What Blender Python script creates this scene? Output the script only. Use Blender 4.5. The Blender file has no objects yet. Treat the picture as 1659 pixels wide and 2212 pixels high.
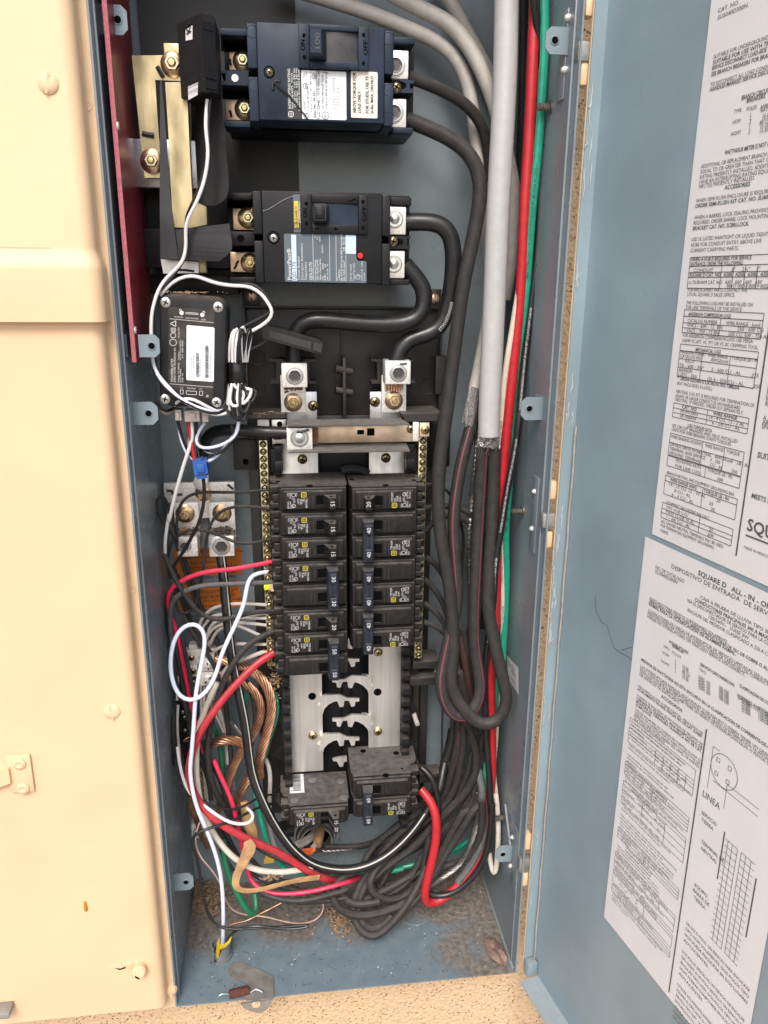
import bpy, bmesh, math, random
from mathutils import Vector, Matrix, Euler
random.seed(7)
R=math.radians
# ---------------------------------------------------------------- camera, world, sun, exposure
scene=bpy.context.scene
COL=scene.collection
cam_d=bpy.data.cameras.new('camera'); cam=bpy.data.objects.new('camera',cam_d); COL.objects.link(cam)
cam.location=(0.14752,-0.71116,0.79726)
cam.rotation_euler=(R(73.5541),R(-0.4272),R(-6.92676))
cam_d.sensor_fit='HORIZONTAL'; cam_d.sensor_width=36.0; cam_d.lens=36.065
cam_d.clip_start=0.01; cam_d.clip_end=500
scene.camera=cam
SUN=Vector((-0.13,-0.66,0.73)).normalized()
w=bpy.data.worlds.new('World'); scene.world=w; w.use_nodes=True
wn=w.node_tree.nodes; wl=w.node_tree.links
sky=wn.new('ShaderNodeTexSky'); sky.sky_type='NISHITA'; sky.sun_disc=False
sky.sun_elevation=math.asin(SUN.z); sky.sun_rotation=math.atan2(SUN.x,SUN.y)
sky.air_density=1.0; sky.dust_density=3.0; sky.ozone_density=0.6
wl.new(sky.outputs[0],wn['Background'].inputs[0]); wn['Background'].inputs[1].default_value=0.15
sl=bpy.data.lights.new('sun','SUN'); sl.energy=1.5; sl.angle=R(24); sl.color=(1.0,0.965,0.925)
so=bpy.data.objects.new('sun',sl); COL.objects.link(so); so.location=(-2,-4,5)
so.rotation_euler=SUN.to_track_quat('Z','Y').to_euler()
vs=scene.view_settings; vs.view_transform='Standard'; vs.look='None'; vs.gamma=1.0; vs.use_curve_mapping=False
vs.exposure=0.70
# ---------------------------------------------------------------- picture point -> place
CM=Euler(cam.rotation_euler,'XYZ').to_matrix(); CP=Vector(cam.location)
K=1659/3072.0; FP=1662.0
CR={'A':(400,0,1.659),'B':(1200,0,1.3825),'C':(500,1050,2.011),'D':(900,1100,1.2762),'E':(1000,1800,1.8433),
'F':(600,1850,2.1067),'G':(600,2500,1.8429),'H':(1050,2600,2.0738),'I':(1600,1500,1.58),'J':(1200,3000,1.5082),
'K':(600,3200,1.8433),'L':(0,0,1.1057),'M':(0,2000,1.0557),'N':(1900,0,1.4155),'O':(1900,2800,1.7063),
'Q':(900,1500,1.8433),'r':(650,2000,3.318),'s':(640,2560,3.318),'T':(700,3000,3.0164),'U':(1500,2650,2.5523),
'V':(1300,3200,2.0738),'X':(880,60,3.1904),'x':(1300,60,3.95),'Y':(900,740,3.95),'y':(1130,750,2.8119),
'P':(640,1150,4.0222),'b':(1120,1960,5.53),'n':(2500,0,2.0105),'o':(2500,1000,1.638),'p':(2350,2100,2.011),
'q':(2350,3000,2.018),'Z':(0,0,1/K)}
CR['Z']=(0,0,K)
def ray(c,u,v):
    ox,oy,s=CR[c]; x=(ox+u/s)*K; y=(oy+v/s)*K
    return CM@Vector(((x-829.5)/FP,-(y-1106)/FP,-1.0))
def at(c,u,v,Y):
    d=ray(c,u,v); return CP+d*((Y-CP.y)/d.y)
def on_x(c,u,v,X):
    d=ray(c,u,v); return CP+d*((X-CP.x)/d.x)
def on_z(c,u,v,Z):
    d=ray(c,u,v); return CP+d*((Z-CP.z)/d.z)
def rect(c,u0,v0,u1,v1,Y):
    um=(u0+u1)/2; vm=(v0+v1)/2
    return at(c,u0,vm,Y).x,at(c,u1,vm,Y).x,at(c,um,v1,Y).z,at(c,um,v0,Y).z
def mpx(p,px):          # real size of a stretch of px (photo display pixels) at place p
    d=-( (p-CP)@CM ).z if False else (CM.transposed()@(p-CP)).z*-1
    return px*d/FP
# ---------------------------------------------------------------- materials
MAT={}
def mat(name,col,rough=0.5,metal=0.0,var=0.0,vscale=60,bump=0.0,bscale=300,dust=0.0,dcol=(0.20,0.17,0.14),
        speck=0.0,spscale=400,spcol=(0.6,0.62,0.62),rvar=0.0,coat=0.0,aniso=None,dustbase=0.0,trans=0.0):
    if name in MAT: return MAT[name]
    m=bpy.data.materials.new(name); m.use_nodes=True; MAT[name]=m
    n=m.node_tree.nodes; l=m.node_tree.links; b=n['Principled BSDF']
    b.inputs['Roughness'].default_value=rough; b.inputs['Metallic'].default_value=metal
    if coat: b.inputs['Coat Weight'].default_value=coat
    geo=n.new('ShaderNodeNewGeometry'); pos=geo.outputs['Position']
    def noise(sc,det=4,vec=pos):
        t=n.new('ShaderNodeTexNoise'); t.inputs['Scale'].default_value=sc; t.inputs['Detail'].default_value=det
        l.new(vec,t.inputs['Vector']); return t.outputs['Fac']
    def rng(x,a,b_,c=0.0,d=1.0):
        t=n.new('ShaderNodeMapRange'); t.inputs[1].default_value=a; t.inputs[2].default_value=b_
        t.inputs[3].default_value=c; t.inputs[4].default_value=d; l.new(x,t.inputs[0]); return t.outputs[0]
    def mix(f,a,b_):
        t=n.new('ShaderNodeMix'); t.data_type='RGBA'
        if isinstance(f,float): t.inputs[0].default_value=f
        else: l.new(f,t.inputs[0])
        for i,v in ((6,a),(7,b_)):
            if isinstance(v,tuple): t.inputs[i].default_value=(*v,1)
            else: l.new(v,t.inputs[i])
        return t.outputs[2]
    def mul(a,b_):
        t=n.new('ShaderNodeMath'); t.operation='MULTIPLY'; l.new(a,t.inputs[0])
        if isinstance(b_,float): t.inputs[1].default_value=b_
        else: l.new(b_,t.inputs[1])
        return t.outputs[0]
    c=tuple(col)
    if var:
        vec=pos
        if aniso:
            mp=n.new('ShaderNodeMapping'); mp.inputs['Scale'].default_value=aniso; l.new(pos,mp.inputs[0]); vec=mp.outputs[0]
        lo=tuple(x*(1-var) for x in col); hi=tuple(min(1,x*(1+var)) for x in col)
        c=mix(rng(noise(vscale,5,vec),0.3,0.7),lo,hi)
    ro=None
    if rvar: ro=rng(noise(vscale*0.7,4),0.3,0.7,max(0.05,rough-rvar),min(1,rough+rvar))
    if speck:
        v=n.new('ShaderNodeTexVoronoi'); v.inputs['Scale'].default_value=spscale; l.new(pos,v.inputs['Vector'])
        f=mul(rng(v.outputs['Distance'],0.03,0.14,1.0,0.0),rng(noise(9,3),0.45,0.65))
        c=mix(mul(f,speck),c,spcol)
    if dust or dustbase:
        sx=n.new('ShaderNodeSeparateXYZ'); l.new(geo.outputs['Normal'],sx.inputs[0])
        up=rng(sx.outputs['Z'],0.15,0.85,dustbase,max(dust,dustbase))
        f=mul(up,rng(noise(140,6),0.25,0.7,0.35,1.0))
        c=mix(f,c,dcol)
        rr=n.new('ShaderNodeMix'); rr.data_type='FLOAT'; l.new(f,rr.inputs[0])
        if ro: l.new(ro,rr.inputs[2])
        else: rr.inputs[2].default_value=rough
        rr.inputs[3].default_value=0.95; ro=rr.outputs[0]
    if isinstance(c,tuple): b.inputs['Base Color'].default_value=(*c,1)
    else: l.new(c,b.inputs['Base Color'])
    if ro: l.new(ro,b.inputs['Roughness'])
    if bump:
        bp=n.new('ShaderNodeBump'); bp.inputs['Strength'].default_value=bump; bp.inputs['Distance'].default_value=0.001
        l.new(noise(bscale,4),bp.inputs['Height']); l.new(bp.outputs[0],b.inputs['Normal'])
    return m
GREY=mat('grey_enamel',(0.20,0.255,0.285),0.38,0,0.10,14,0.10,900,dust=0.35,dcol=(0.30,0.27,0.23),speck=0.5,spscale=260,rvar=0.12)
GREYD=mat('grey_enamel_shaded_inside',(0.192,0.232,0.253),0.27,0,0.10,14,0.12,900,dust=0.5,dcol=(0.26,0.22,0.18),speck=0.35,spscale=300,rvar=0.08)  # same paint as grey_enamel, colour kept darker for the shaded inside of the box
DOORP=mat('grey_enamel_lightened_door',(0.235,0.308,0.345),0.42,0,0.12,9,0.10,700,dust=0.4,dcol=(0.40,0.38,0.34),speck=0.8,spscale=190,rvar=0.12)  # same paint again, colour lightened to make up for weak sun on the door
CREAM=mat('cream_paint',(0.72,0.505,0.305),0.5,0,0.05,9,0.10,500,rvar=0.08)
CREAM2=mat('cream_paint_frame',(0.62,0.44,0.27),0.55,0,0.10,20,0.15,400)
BLK=mat('black_plastic',(0.013,0.013,0.0145),0.42,0,0.25,30,0.05,700,dust=0.35,dcol=(0.15,0.13,0.115),rvar=0.1)
BLKB=mat('black_phenolic',(0.020,0.030,0.050),0.45,0,0.30,40,0.05,700,dust=0.30,dcol=(0.17,0.16,0.16),rvar=0.12)
BRK=mat('breaker_black',(0.013,0.0125,0.012),0.50,0,0.35,90,0.12,900,dust=0.8,dcol=(0.17,0.155,0.14),dustbase=0.05,rvar=0.1)
BRKF=mat('breaker_face',(0.013,0.012,0.0115),0.42,0,0.4,160,0.06,900,dust=0.8,dcol=(0.17,0.155,0.14),dustbase=0.04,rvar=0.12)
TIE=mat('tie_bar_blue_black',(0.022,0.027,0.040),0.4,0,0.3,120,0.05,900,dust=0.75,dcol=(0.17,0.155,0.14),dustbase=0.03)
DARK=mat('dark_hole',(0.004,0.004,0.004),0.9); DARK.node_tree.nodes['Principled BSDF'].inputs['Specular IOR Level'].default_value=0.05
COPD=mat('shaded_copper_core',(0.10,0.05,0.035),0.6,0.3)  # copper darkened to paint shade into the gaps between strands
CLMP=mat('clamp_black',(0.006,0.006,0.007),0.35,0,0.2,60,0.04,500,dust=0.4,dcol=(0.14,0.13,0.12)); CLMR=mat('clamp_ridge_highlight',(0.030,0.030,0.032),0.35)  # ridges in a lighter black, painting the highlights on the clamp edges
MON=mat('monitor_case',(0.020,0.019,0.020),0.55,0,0.15,60,0.05,1200,dust=0.5,dcol=(0.17,0.14,0.12))
RUB=mat('black_rubber_sheet',(0.035,0.036,0.040),0.42,0,0.25,30,0.06,300,dustbase=0.05,dust=0.2)
ALU=mat('aluminium',(0.55,0.55,0.56),0.34,0.9,0.16,80,0.08,900,aniso=(1,1,0.05),rvar=0.1,dust=0.25)
ALUB=mat('aluminium_bus',(0.70,0.675,0.64),0.38,0.65,0.14,160,0.03,900,aniso=(1,1,0.03),rvar=0.08,dustbase=0.04,dust=0.2)
LUG=mat('tin_plated_lug',(0.80,0.775,0.73),0.42,0.45,0.20,420,0.12,1100,rvar=0.12,dust=0.3)
BRASS=mat('tarnished_brass_bar',(0.44,0.36,0.21),0.42,0.8,0.42,70,0.08,500,aniso=(1,1,0.35),rvar=0.12,dust=0.1)
COPBAR=mat('brushed_copper_bar',(0.76,0.55,0.38),0.38,0.75,0.18,120,0.05,600,rvar=0.1)
NEUT=mat('neutral_strap_metal',(0.76,0.58,0.43),0.36,0.7,0.25,45,0.05,600,rvar=0.1)
TERM=mat('terminal_bar_metal',(0.62,0.56,0.40),0.34,0.9,0.20,200,0.06,900,rvar=0.1)
SCREW=mat('zinc_yellow_screw',(0.55,0.44,0.22),0.32,0.95,0.30,300,0.05,900,rvar=0.1)
SCREWG=mat('zinc_green_nut',(0.55,0.58,0.36),0.30,0.95,0.30,300,0.05,900)
SCREWD=mat('antique_brass_screw',(0.30,0.23,0.13),0.30,0.95,0.35,300,0.05,900)
WASH=mat('iridescent_washer',(0.52,0.36,0.22),0.27,0.95,0.45,130,0.03,900)
DULL=mat('dull_stud_steel',(0.20,0.18,0.15),0.5,0.7,0.3,200)
STEEL=mat('bright_steel',(0.62,0.62,0.60),0.32,0.95,0.15,200,0.05,900)
COP=mat('bare_copper',(0.46,0.25,0.155),0.38,0.85,0.35,130,0.05,800,rvar=0.1)
TINW=mat('tinned_strand',(0.27,0.255,0.235),0.38,0.9,0.30,200,0.05,800)
def wm(n,c,r=0.42,d=0.4,dc=(0.20,0.175,0.155),db=0.08,v=0.15): return mat(n,c,r,0,v,120,0.06,260,dust=d,dcol=dc,dustbase=db,rvar=0.1)
WBLK=wm('black_wire_jacket',(0.022,0.021,0.021),0.42,0.45,(0.15,0.135,0.125),0.13,0.3)
WBLKC=wm('clean_black_wire_jacket',(0.012,0.012,0.013),0.33,0.12,(0.13,0.12,0.11),0.02,0.3)
WGRY=wm('weathered_grey_wire_jacket',(0.075,0.078,0.082),0.5,0.4,(0.2,0.19,0.18),0.1,0.3)
WRED=wm('red_wire_jacket',(0.46,0.014,0.022),0.36,0.15,(0.35,0.18,0.16),0.03)
WPNK=wm('hot_red_wire_jacket',(0.68,0.02,0.075),0.36,0.15,(0.35,0.18,0.16),0.03)
WDRD=wm('dusty_red_wire_jacket',(0.42,0.018,0.030),0.38,0.2,(0.32,0.2,0.17),0.04)
WGRN=wm('green_wire_jacket',(0.012,0.30,0.19),0.36,0.15,(0.2,0.24,0.2),0.02)
WGRD=wm('dark_green_wire_jacket',(0.012,0.17,0.075),0.38,0.15,(0.2,0.24,0.2),0.02)
WWHT=wm('white_wire_jacket',(0.72,0.71,0.70),0.40,0.2,(0.45,0.41,0.36),0.04,0.05)
WBLU=wm('bluish_white_wire_jacket',(0.68,0.72,0.84),0.36,0.15,(0.5,0.48,0.44),0.02,0.05)
WCRM=wm('cream_wire_jacket',(0.60,0.55,0.46),0.42,0.3,(0.42,0.37,0.3),0.06,0.08)
WIVO=wm('dirty_white_wire_jacket',(0.50,0.46,0.42),0.5,0.4,(0.30,0.26,0.22),0.12,0.12)
CAB=wm('grey_cable_jacket',(0.43,0.425,0.42),0.42,0.2,(0.35,0.32,0.28),0.02,0.05)
CABT=wm('tan_cable_jacket',(0.44,0.41,0.37),0.5,0.35,(0.32,0.28,0.24),0.06,0.10)
PAPER=mat('kraft_paper',(0.40,0.235,0.105),0.8,0,0.28,90,1.0,140)
STK=mat('white_sticker',(0.70,0.69,0.69),0.55,0,0.03,25)
STKW=mat('bright_white_label',(0.78,0.79,0.82),0.5,0,0.02,25)
STKA=mat('aged_white_label',(0.70,0.64,0.58),0.5,0,0.05,60)
PRN=mat('black_print',(0.025,0.025,0.027),0.6)
PRG=mat('grey_print',(0.16,0.16,0.17),0.6)
PRW=mat('white_print',(0.58,0.58,0.58),0.6)
PRY=mat('yellow_print',(0.70,0.60,0.05),0.5)
ORNG=mat('orange_label',(0.62,0.17,0.015),0.55,0,0.08,50)
YEL=mat('yellow_plastic',(0.72,0.52,0.02),0.45,0,0.1,90)
REDB=mat('red_fibre_board',(0.20,0.012,0.022),0.40,0,0.25,26,0.05,300,dustbase=0.03,rvar=0.12)
PINK=mat('pink_board_edge',(0.46,0.13,0.15),0.8,0,0.18,300,0.2,600)
BLUC=mat('blue_connector',(0.02,0.10,0.38),0.42,0,0.15,100,0.05,400,dust=0.3)
IVPL=mat('ivory_connector',(0.60,0.52,0.46),0.45,0,0.06,60)
TAPE=mat('black_vinyl_tape',(0.010,0.010,0.010),0.22,0,0.3,60,0.25,180)
GRYP=mat('grey_pvc',(0.17,0.18,0.19),0.5,0,0.15,60,0.05,400,dust=0.3)
RUST=mat('rusty_spring',(0.13,0.045,0.03),0.75,0.2,0.4,500,0.3,600)
GALV=mat('galvanised_plate',(0.30,0.30,0.285),0.55,0.6,0.35,70,0.25,350,dust=0.55,dcol=(0.28,0.24,0.19))
LEAF=mat('dry_leaf',(0.22,0.145,0.115),0.85,0,0.3,120,0.6,300)
MESHM=mat('metal_braid',(0.36,0.35,0.34),0.35,0.8,0.4,400,0.1,900)
BLUEP=mat('pale_blue_white',(0.50,0.62,0.78),0.5)
SLATE=mat('slate_label',(0.085,0.115,0.135),0.45,0,0.05,40)
LABB=mat('mirror_black_label',(0.035,0.032,0.030),0.22,0.0,0.6,70,0.05,80,rvar=0.08)
REDBTN=mat('red_button',(0.62,0.02,0.015),0.35)
INK=mat('marker_ink',(0.012,0.012,0.016),0.5)
SEAL=mat('ivory_gasket',(0.31,0.29,0.255),0.75,0,0.2,160,0.2,500)

for _m in (BLK,BLKB,BRK,BRKF,TIE,RUB,WBLK,MON): _m.node_tree.nodes['Principled BSDF'].inputs['Specular IOR Level'].default_value=0.2
# ---------------------------------------------------------------- special surface materials
def stucco_mat():
    m=bpy.data.materials.new('sand_stucco'); m.use_nodes=True; n=m.node_tree.nodes; l=m.node_tree.links; b=n['Principled BSDF']
    geo=n.new('ShaderNodeNewGeometry')
    def noise(s,d=5):
        t=n.new('ShaderNodeTexNoise'); t.inputs['Scale'].default_value=s; t.inputs['Detail'].default_value=d; l.new(geo.outputs['Position'],t.inputs['Vector']); return t
    v=n.new('ShaderNodeTexVoronoi'); v.inputs['Scale'].default_value=230; l.new(geo.outputs['Position'],v.inputs['Vector'])
    n2=noise(90,3); n1=noise(210,6)
    pit=n.new('ShaderNodeMapRange'); pit.inputs[1].default_value=0.05; pit.inputs[2].default_value=0.27; l.new(v.outputs['Distance'],pit.inputs[0])
    thr=n.new('ShaderNodeMapRange'); thr.inputs[1].default_value=0.46; thr.inputs[2].default_value=0.56; l.new(n2.outputs['Fac'],thr.inputs[0])
    mx=n.new('ShaderNodeMath'); mx.operation='MAXIMUM'; l.new(pit.outputs[0],mx.inputs[0]); l.new(thr.outputs[0],mx.inputs[1])
    ad=n.new('ShaderNodeMath'); ad.operation='MULTIPLY_ADD'; l.new(n1.outputs['Fac'],ad.inputs[0]); ad.inputs[1].default_value=1.2; l.new(mx.outputs[0],ad.inputs[2])
    bp=n.new('ShaderNodeBump'); bp.inputs['Strength'].default_value=1.0; bp.inputs['Distance'].default_value=0.0030
    l.new(ad.outputs[0],bp.inputs['Height']); l.new(bp.outputs[0],b.inputs['Normal'])
    cr=n.new('ShaderNodeMix'); cr.data_type='RGBA'; cr.inputs[6].default_value=(0.36,0.24,0.14,1); cr.inputs[7].default_value=(0.66,0.46,0.275,1); l.new(mx.outputs[0],cr.inputs[0])
    c2=n.new('ShaderNodeMix'); c2.data_type='RGBA'; c2.blend_type='MULTIPLY'; c2.inputs[0].default_value=0.5; l.new(cr.outputs[2],c2.inputs[6])
    rm=n.new('ShaderNodeMapRange'); rm.inputs[1].default_value=0.3; rm.inputs[2].default_value=0.7; rm.inputs[3].default_value=0.75; rm.inputs[4].default_value=1.05; l.new(n1.outputs['Fac'],rm.inputs[0])
    l.new(rm.outputs[0],c2.inputs[7]); l.new(c2.outputs[2],b.inputs['Base Color']); b.inputs['Roughness'].default_value=0.9
    return m
STUCCO=stucco_mat()
def floor_mat():
    m=bpy.data.materials.new('dirty_floor_enamel'); m.use_nodes=True; n=m.node_tree.nodes; l=m.node_tree.links; b=n['Principled BSDF']
    geo=n.new('ShaderNodeNewGeometry'); P=geo.outputs['Position']
    def noise(s,d=5):
        t=n.new('ShaderNodeTexNoise'); t.inputs['Scale'].default_value=s; t.inputs['Detail'].default_value=d; l.new(P,t.inputs['Vector']); return t.outputs['Fac']
    def rng(x,a,b_,c=0.0,d=1.0):
        t=n.new('ShaderNodeMapRange'); t.inputs[1].default_value=a; t.inputs[2].default_value=b_; t.inputs[3].default_value=c; t.inputs[4].default_value=d; l.new(x,t.inputs[0]); return t.outputs[0]
    def op(o,a,b_):
        t=n.new('ShaderNodeMath'); t.operation=o
        for i,v in ((0,a),(1,b_)):
            if isinstance(v,(int,float)): t.inputs[i].default_value=v
            else: l.new(v,t.inputs[i])
        return t.outputs[0]
    def mixc(f,a,b_):
        t=n.new('ShaderNodeMix'); t.data_type='RGBA'; l.new(f,t.inputs[0])
        for i,v in ((6,a),(7,b_)):
            if isinstance(v,tuple): t.inputs[i].default_value=(*v,1)
            else: l.new(v,t.inputs[i])
        return t.outputs[2]
    sx=n.new('ShaderNodeSeparateXYZ'); l.new(P,sx.inputs[0])
    # dirt lies deep in the box and in the corner under the hinge side, with wandering edges
    back=rng(sx.outputs['Y'],0.045,0.135); right=op('MULTIPLY',rng(sx.outputs['X'],0.27,0.385),0.66)
    base=op('MAXIMUM',back,right)
    f=op('ADD',base,op('MULTIPLY',op('SUBTRACT',noise(16,6),0.5),1.9))
    f=rng(f,0.22,0.58); grain=rng(noise(420,4),0.3,0.62,0.55,1.0)
    f=op('MULTIPLY',f,grain)
    blue=mixc(rng(noise(60,5),0.3,0.7),(0.130,0.175,0.207),(0.168,0.215,0.245))
    dirt=mixc(rng(noise(150,5),0.35,0.65),(0.10,0.075,0.055),(0.24,0.19,0.145))
    c=mixc(f,blue,dirt)
    # white scratches running front to back
    mp=n.new('ShaderNodeMapping'); mp.inputs['Scale'].default_value=(420,14,1); l.new(P,mp.inputs[0])
    t=n.new('ShaderNodeTexNoise'); t.inputs['Scale'].default_value=1.0; t.inputs['Detail'].default_value=3; l.new(mp.outputs[0],t.inputs['Vector'])
    sc=op('MULTIPLY',rng(t.outputs['Fac'],0.66,0.72),rng(noise(14,3),0.52,0.60))
    c=mixc(op('MULTIPLY',sc,0.5),c,(0.45,0.48,0.50))
    v=n.new('ShaderNodeTexVoronoi'); v.inputs['Scale'].default_value=170; l.new(P,v.inputs['Vector'])
    spk=op('MULTIPLY',rng(v.outputs['Distance'],0.02,0.06,1.0,0.0),rng(noise(30,2),0.56,0.62))
    c=mixc(spk,c,(0.62,0.62,0.60))
    l.new(c,b.inputs['Base Color'])
    ro=rng(f,0,1,0.36,0.95); l.new(ro,b.inputs['Roughness'])
    bp=n.new('ShaderNodeBump'); bp.inputs['Strength'].default_value=0.35; bp.inputs['Distance'].default_value=0.001
    l.new(op('MULTIPLY',f,noise(700,4)),bp.inputs['Height']); l.new(bp.outputs[0],b.inputs['Normal'])
    return m
FLOORM=floor_mat()
# ---------------------------------------------------------------- mesh builder
class MB:
    def __init__(s): s.v=[]; s.f=[]; s.mi=[]; s.cm=0
    def add(s,vs,fs):
        o=len(s.v); s.v+= [tuple(p) for p in vs]
        for f in fs: s.f.append([i+o for i in f]); s.mi.append(s.cm)
        return s
    def box(s,x0,x1,y0,y1,z0,z1,c=0.0):
        if x0>x1:x0,x1=x1,x0
        if y0>y1:y0,y1=y1,y0
        if z0>z1:z0,z1=z1,z0
        if c<=0:
            return s.add([(x0,y0,z0),(x1,y0,z0),(x1,y1,z0),(x0,y1,z0),(x0,y0,z1),(x1,y0,z1),(x1,y1,z1),(x0,y1,z1)],
              [(3,2,1,0),(4,5,6,7),(0,1,5,4),(1,2,6,5),(2,3,7,6),(3,0,4,7)])
        c=min(c,(x1-x0)/2.01,(y1-y0)/2.01,(z1-z0)/2.01)
        bm=bmesh.new(); bmesh.ops.create_cube(bm,size=1.0)
        for v in bm.verts: v.co=Vector(((x0+x1)/2+v.co.x*(x1-x0),(y0+y1)/2+v.co.y*(y1-y0),(z0+z1)/2+v.co.z*(z1-z0)))
        bmesh.ops.bevel(bm,geom=bm.edges[:],offset=c,segments=2,affect='EDGES',profile=0.5)
        return s.bm(bm)
    def bm(s,bm):
        bm.verts.index_update(); s.add([v.co for v in bm.verts],[[v.index for v in f.verts] for f in bm.faces]); bm.free(); return s
    def prism(s,poly,a,b,ax='y'):
        # poly in the plane across ax; ax y: (x,z); ax x: (y,z); ax z: (x,y)
        def P(p,t): return (p[0],t,p[1]) if ax=='y' else ((t,p[0],p[1]) if ax=='x' else (p[0],p[1],t))
        n=len(poly); area=sum(poly[i][0]*poly[(i+1)%n][1]-poly[(i+1)%n][0]*poly[i][1] for i in range(n))
        if area<0: poly=poly[::-1]
        vs=[P(p,a) for p in poly]+[P(p,b) for p in poly]
        fl=[tuple(range(n)),tuple(range(2*n-1,n-1,-1))]
        fs=[(i,i+n,(i+1)%n+n,(i+1)%n) for i in range(n)]
        if ax=='y': fs=[f[::-1] for f in fs] if False else fs; 
        ok=(ax=='y')==(a<b)
        faces=[fl[0],fl[1]]+fs if ok else [f[::-1] for f in [fl[0],fl[1]]+fs]
        return s.add(vs,faces)
    def cyl(s,p,q,r,n=20,r2=None,cap=True):
        p=Vector(p);q=Vector(q);d=(q-p).normalized();r2=r if r2 is None else r2
        a=d.orthogonal().normalized(); b=d.cross(a)
        vs=[]
        for c,rr in((p,r),(q,r2)):
            for i in range(n):
                t=2*math.pi*i/n; vs.append(c+(a*math.cos(t)+b*math.sin(t))*rr)
        fs=[(i,(i+1)%n,(i+1)%n+n,i+n) for i in range(n)]
        if cap: fs+=[tuple(range(n-1,-1,-1)),tuple(range(n,2*n))]
        return s.add(vs,fs)
    def lathe(s,p,d,prof,n=20,rot=0.0):
        # prof: list of (r, h along d) outer surface
        p=Vector(p);d=Vector(d).normalized();a=d.orthogonal().normalized();b=d.cross(a)
        vs=[];fs=[]
        for (r,h) in prof:
            for i in range(n):
                t=2*math.pi*i/n+rot; vs.append(p+d*h+(a*math.cos(t)+b*math.sin(t))*max(r,1e-5))
        for k in range(len(prof)-1):
            for i in range(n): fs.append((k*n+i,k*n+(i+1)%n,(k+1)*n+(i+1)%n,(k+1)*n+i))
        return s.add(vs,fs)
    def tube(s,pts,r,n=10,cap=True,flat=None,rs=None):
        pts=[Vector(p) for p in pts]; m=len(pts); T=[]
        for i in range(m):
            t=pts[min(i+1,m-1)]-pts[max(i-1,0)]; T.append(t.normalized() if t.length>1e-9 else (T[-1] if T else Vector((0,0,1))))
        a=T[0].orthogonal().normalized(); 
        if flat is not None:
            a=Vector(flat); a=(a-T[0]*a.dot(T[0])).normalized()
        vs=[];fs=[]
        for i in range(m):
            if flat is not None: a2=Vector(flat); a=(a2-T[i]*a2.dot(T[i])).normalized()
            else: a=(a-T[i]*a.dot(T[i])).normalized()
            b=T[i].cross(a); rr=rs[i] if rs else r
            ra,rb=(rr if not isinstance(rr,tuple) else rr[0]),(rr if not isinstance(rr,tuple) else rr[1])
            for k in range(n):
                t=2*math.pi*k/n; vs.append(pts[i]+a*(math.cos(t)*ra)+b*(math.sin(t)*rb))
        for i in range(m-1):
            for k in range(n): fs.append((i*n+k,i*n+(k+1)%n,(i+1)*n+(k+1)%n,(i+1)*n+k))
        if cap: fs+=[tuple(range(n-1,-1,-1)),tuple(range((m-1)*n,m*n))]
        return s.add(vs,fs)
    def quad(s,a,b,c,d): return s.add([a,b,c,d],[(0,1,2,3)])
    def xf(s,M): s.v=[tuple(M@Vector(p)) for p in s.v]; return s
OFF={}
def off(o): return OFF.get(o.name,Vector((0,0,0))) if o else Vector((0,0,0))
def link(name,mb,m,parent=None,smooth=True,origin=None,ang=32):
    o_=off(parent) if parent else (Vector(origin) if origin is not None else Vector((0,0,0)))
    me=bpy.data.meshes.new(name)
    me.from_pydata([(p[0]-o_.x,p[1]-o_.y,p[2]-o_.z) for p in mb.v],[],mb.f)
    ms=m if isinstance(m,(list,tuple)) else [m]
    for q in ms: me.materials.append(q)
    if len(ms)>1: me.polygons.foreach_set('material_index',mb.mi)
    if smooth:
        me.polygons.foreach_set('use_smooth',[True]*len(me.polygons)); me.set_sharp_from_angle(angle=R(ang))
    me.update()
    o=bpy.data.objects.new(name,me); COL.objects.link(o)
    if parent: o.parent=parent; OFF[o.name]=o_
    else: o.location=o_; OFF[o.name]=o_
    return o
def part(name,parent,mb,m,smooth=True,label=None,ang=32):
    o=link(name,mb,m,parent,smooth,None,ang)
    if label: o['label']=label
    return o
def tag(o,label,cat,group=None,kind=None):
    if label: o['label']=label
    if cat: o['category']=cat
    if group: o['group']=group
    if kind: o['kind']=kind
    return o
def thing(name,label,cat,loc=(0,0,0),group=None):
    o=bpy.data.objects.new(name,None); o.empty_display_size=0.02; COL.objects.link(o); o.location=loc; OFF[o.name]=Vector(loc)
    return tag(o,label,cat,group)
def solo(name,mb,m,label,cat,group=None,origin=None,smooth=True,ang=32):
    return tag(link(name,mb,m,None,smooth,origin if origin is not None else mb.v[0],ang),label,cat,group)
def box(name,parent,m,x0,x1,y0,y1,z0,z1,c=0.0,label=None):
    return part(name,parent,MB().box(x0,x1,y0,y1,z0,z1,c),m,label=label)
def pbox(name,parent,m,c,u0,v0,u1,v1,Y0,Y1,bev=0.0,label=None):
    a=rect(c,u0,v0,u1,v1,Y0); return box(name,parent,m,a[0],a[1],Y0,Y1,a[2],a[3],bev,label)
def share(src,parent,loc,name=None,label=None):
    o=src.copy(); COL.objects.link(o); o.parent=parent; o.location=loc
    if label: o['label']=label
    return o
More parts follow.
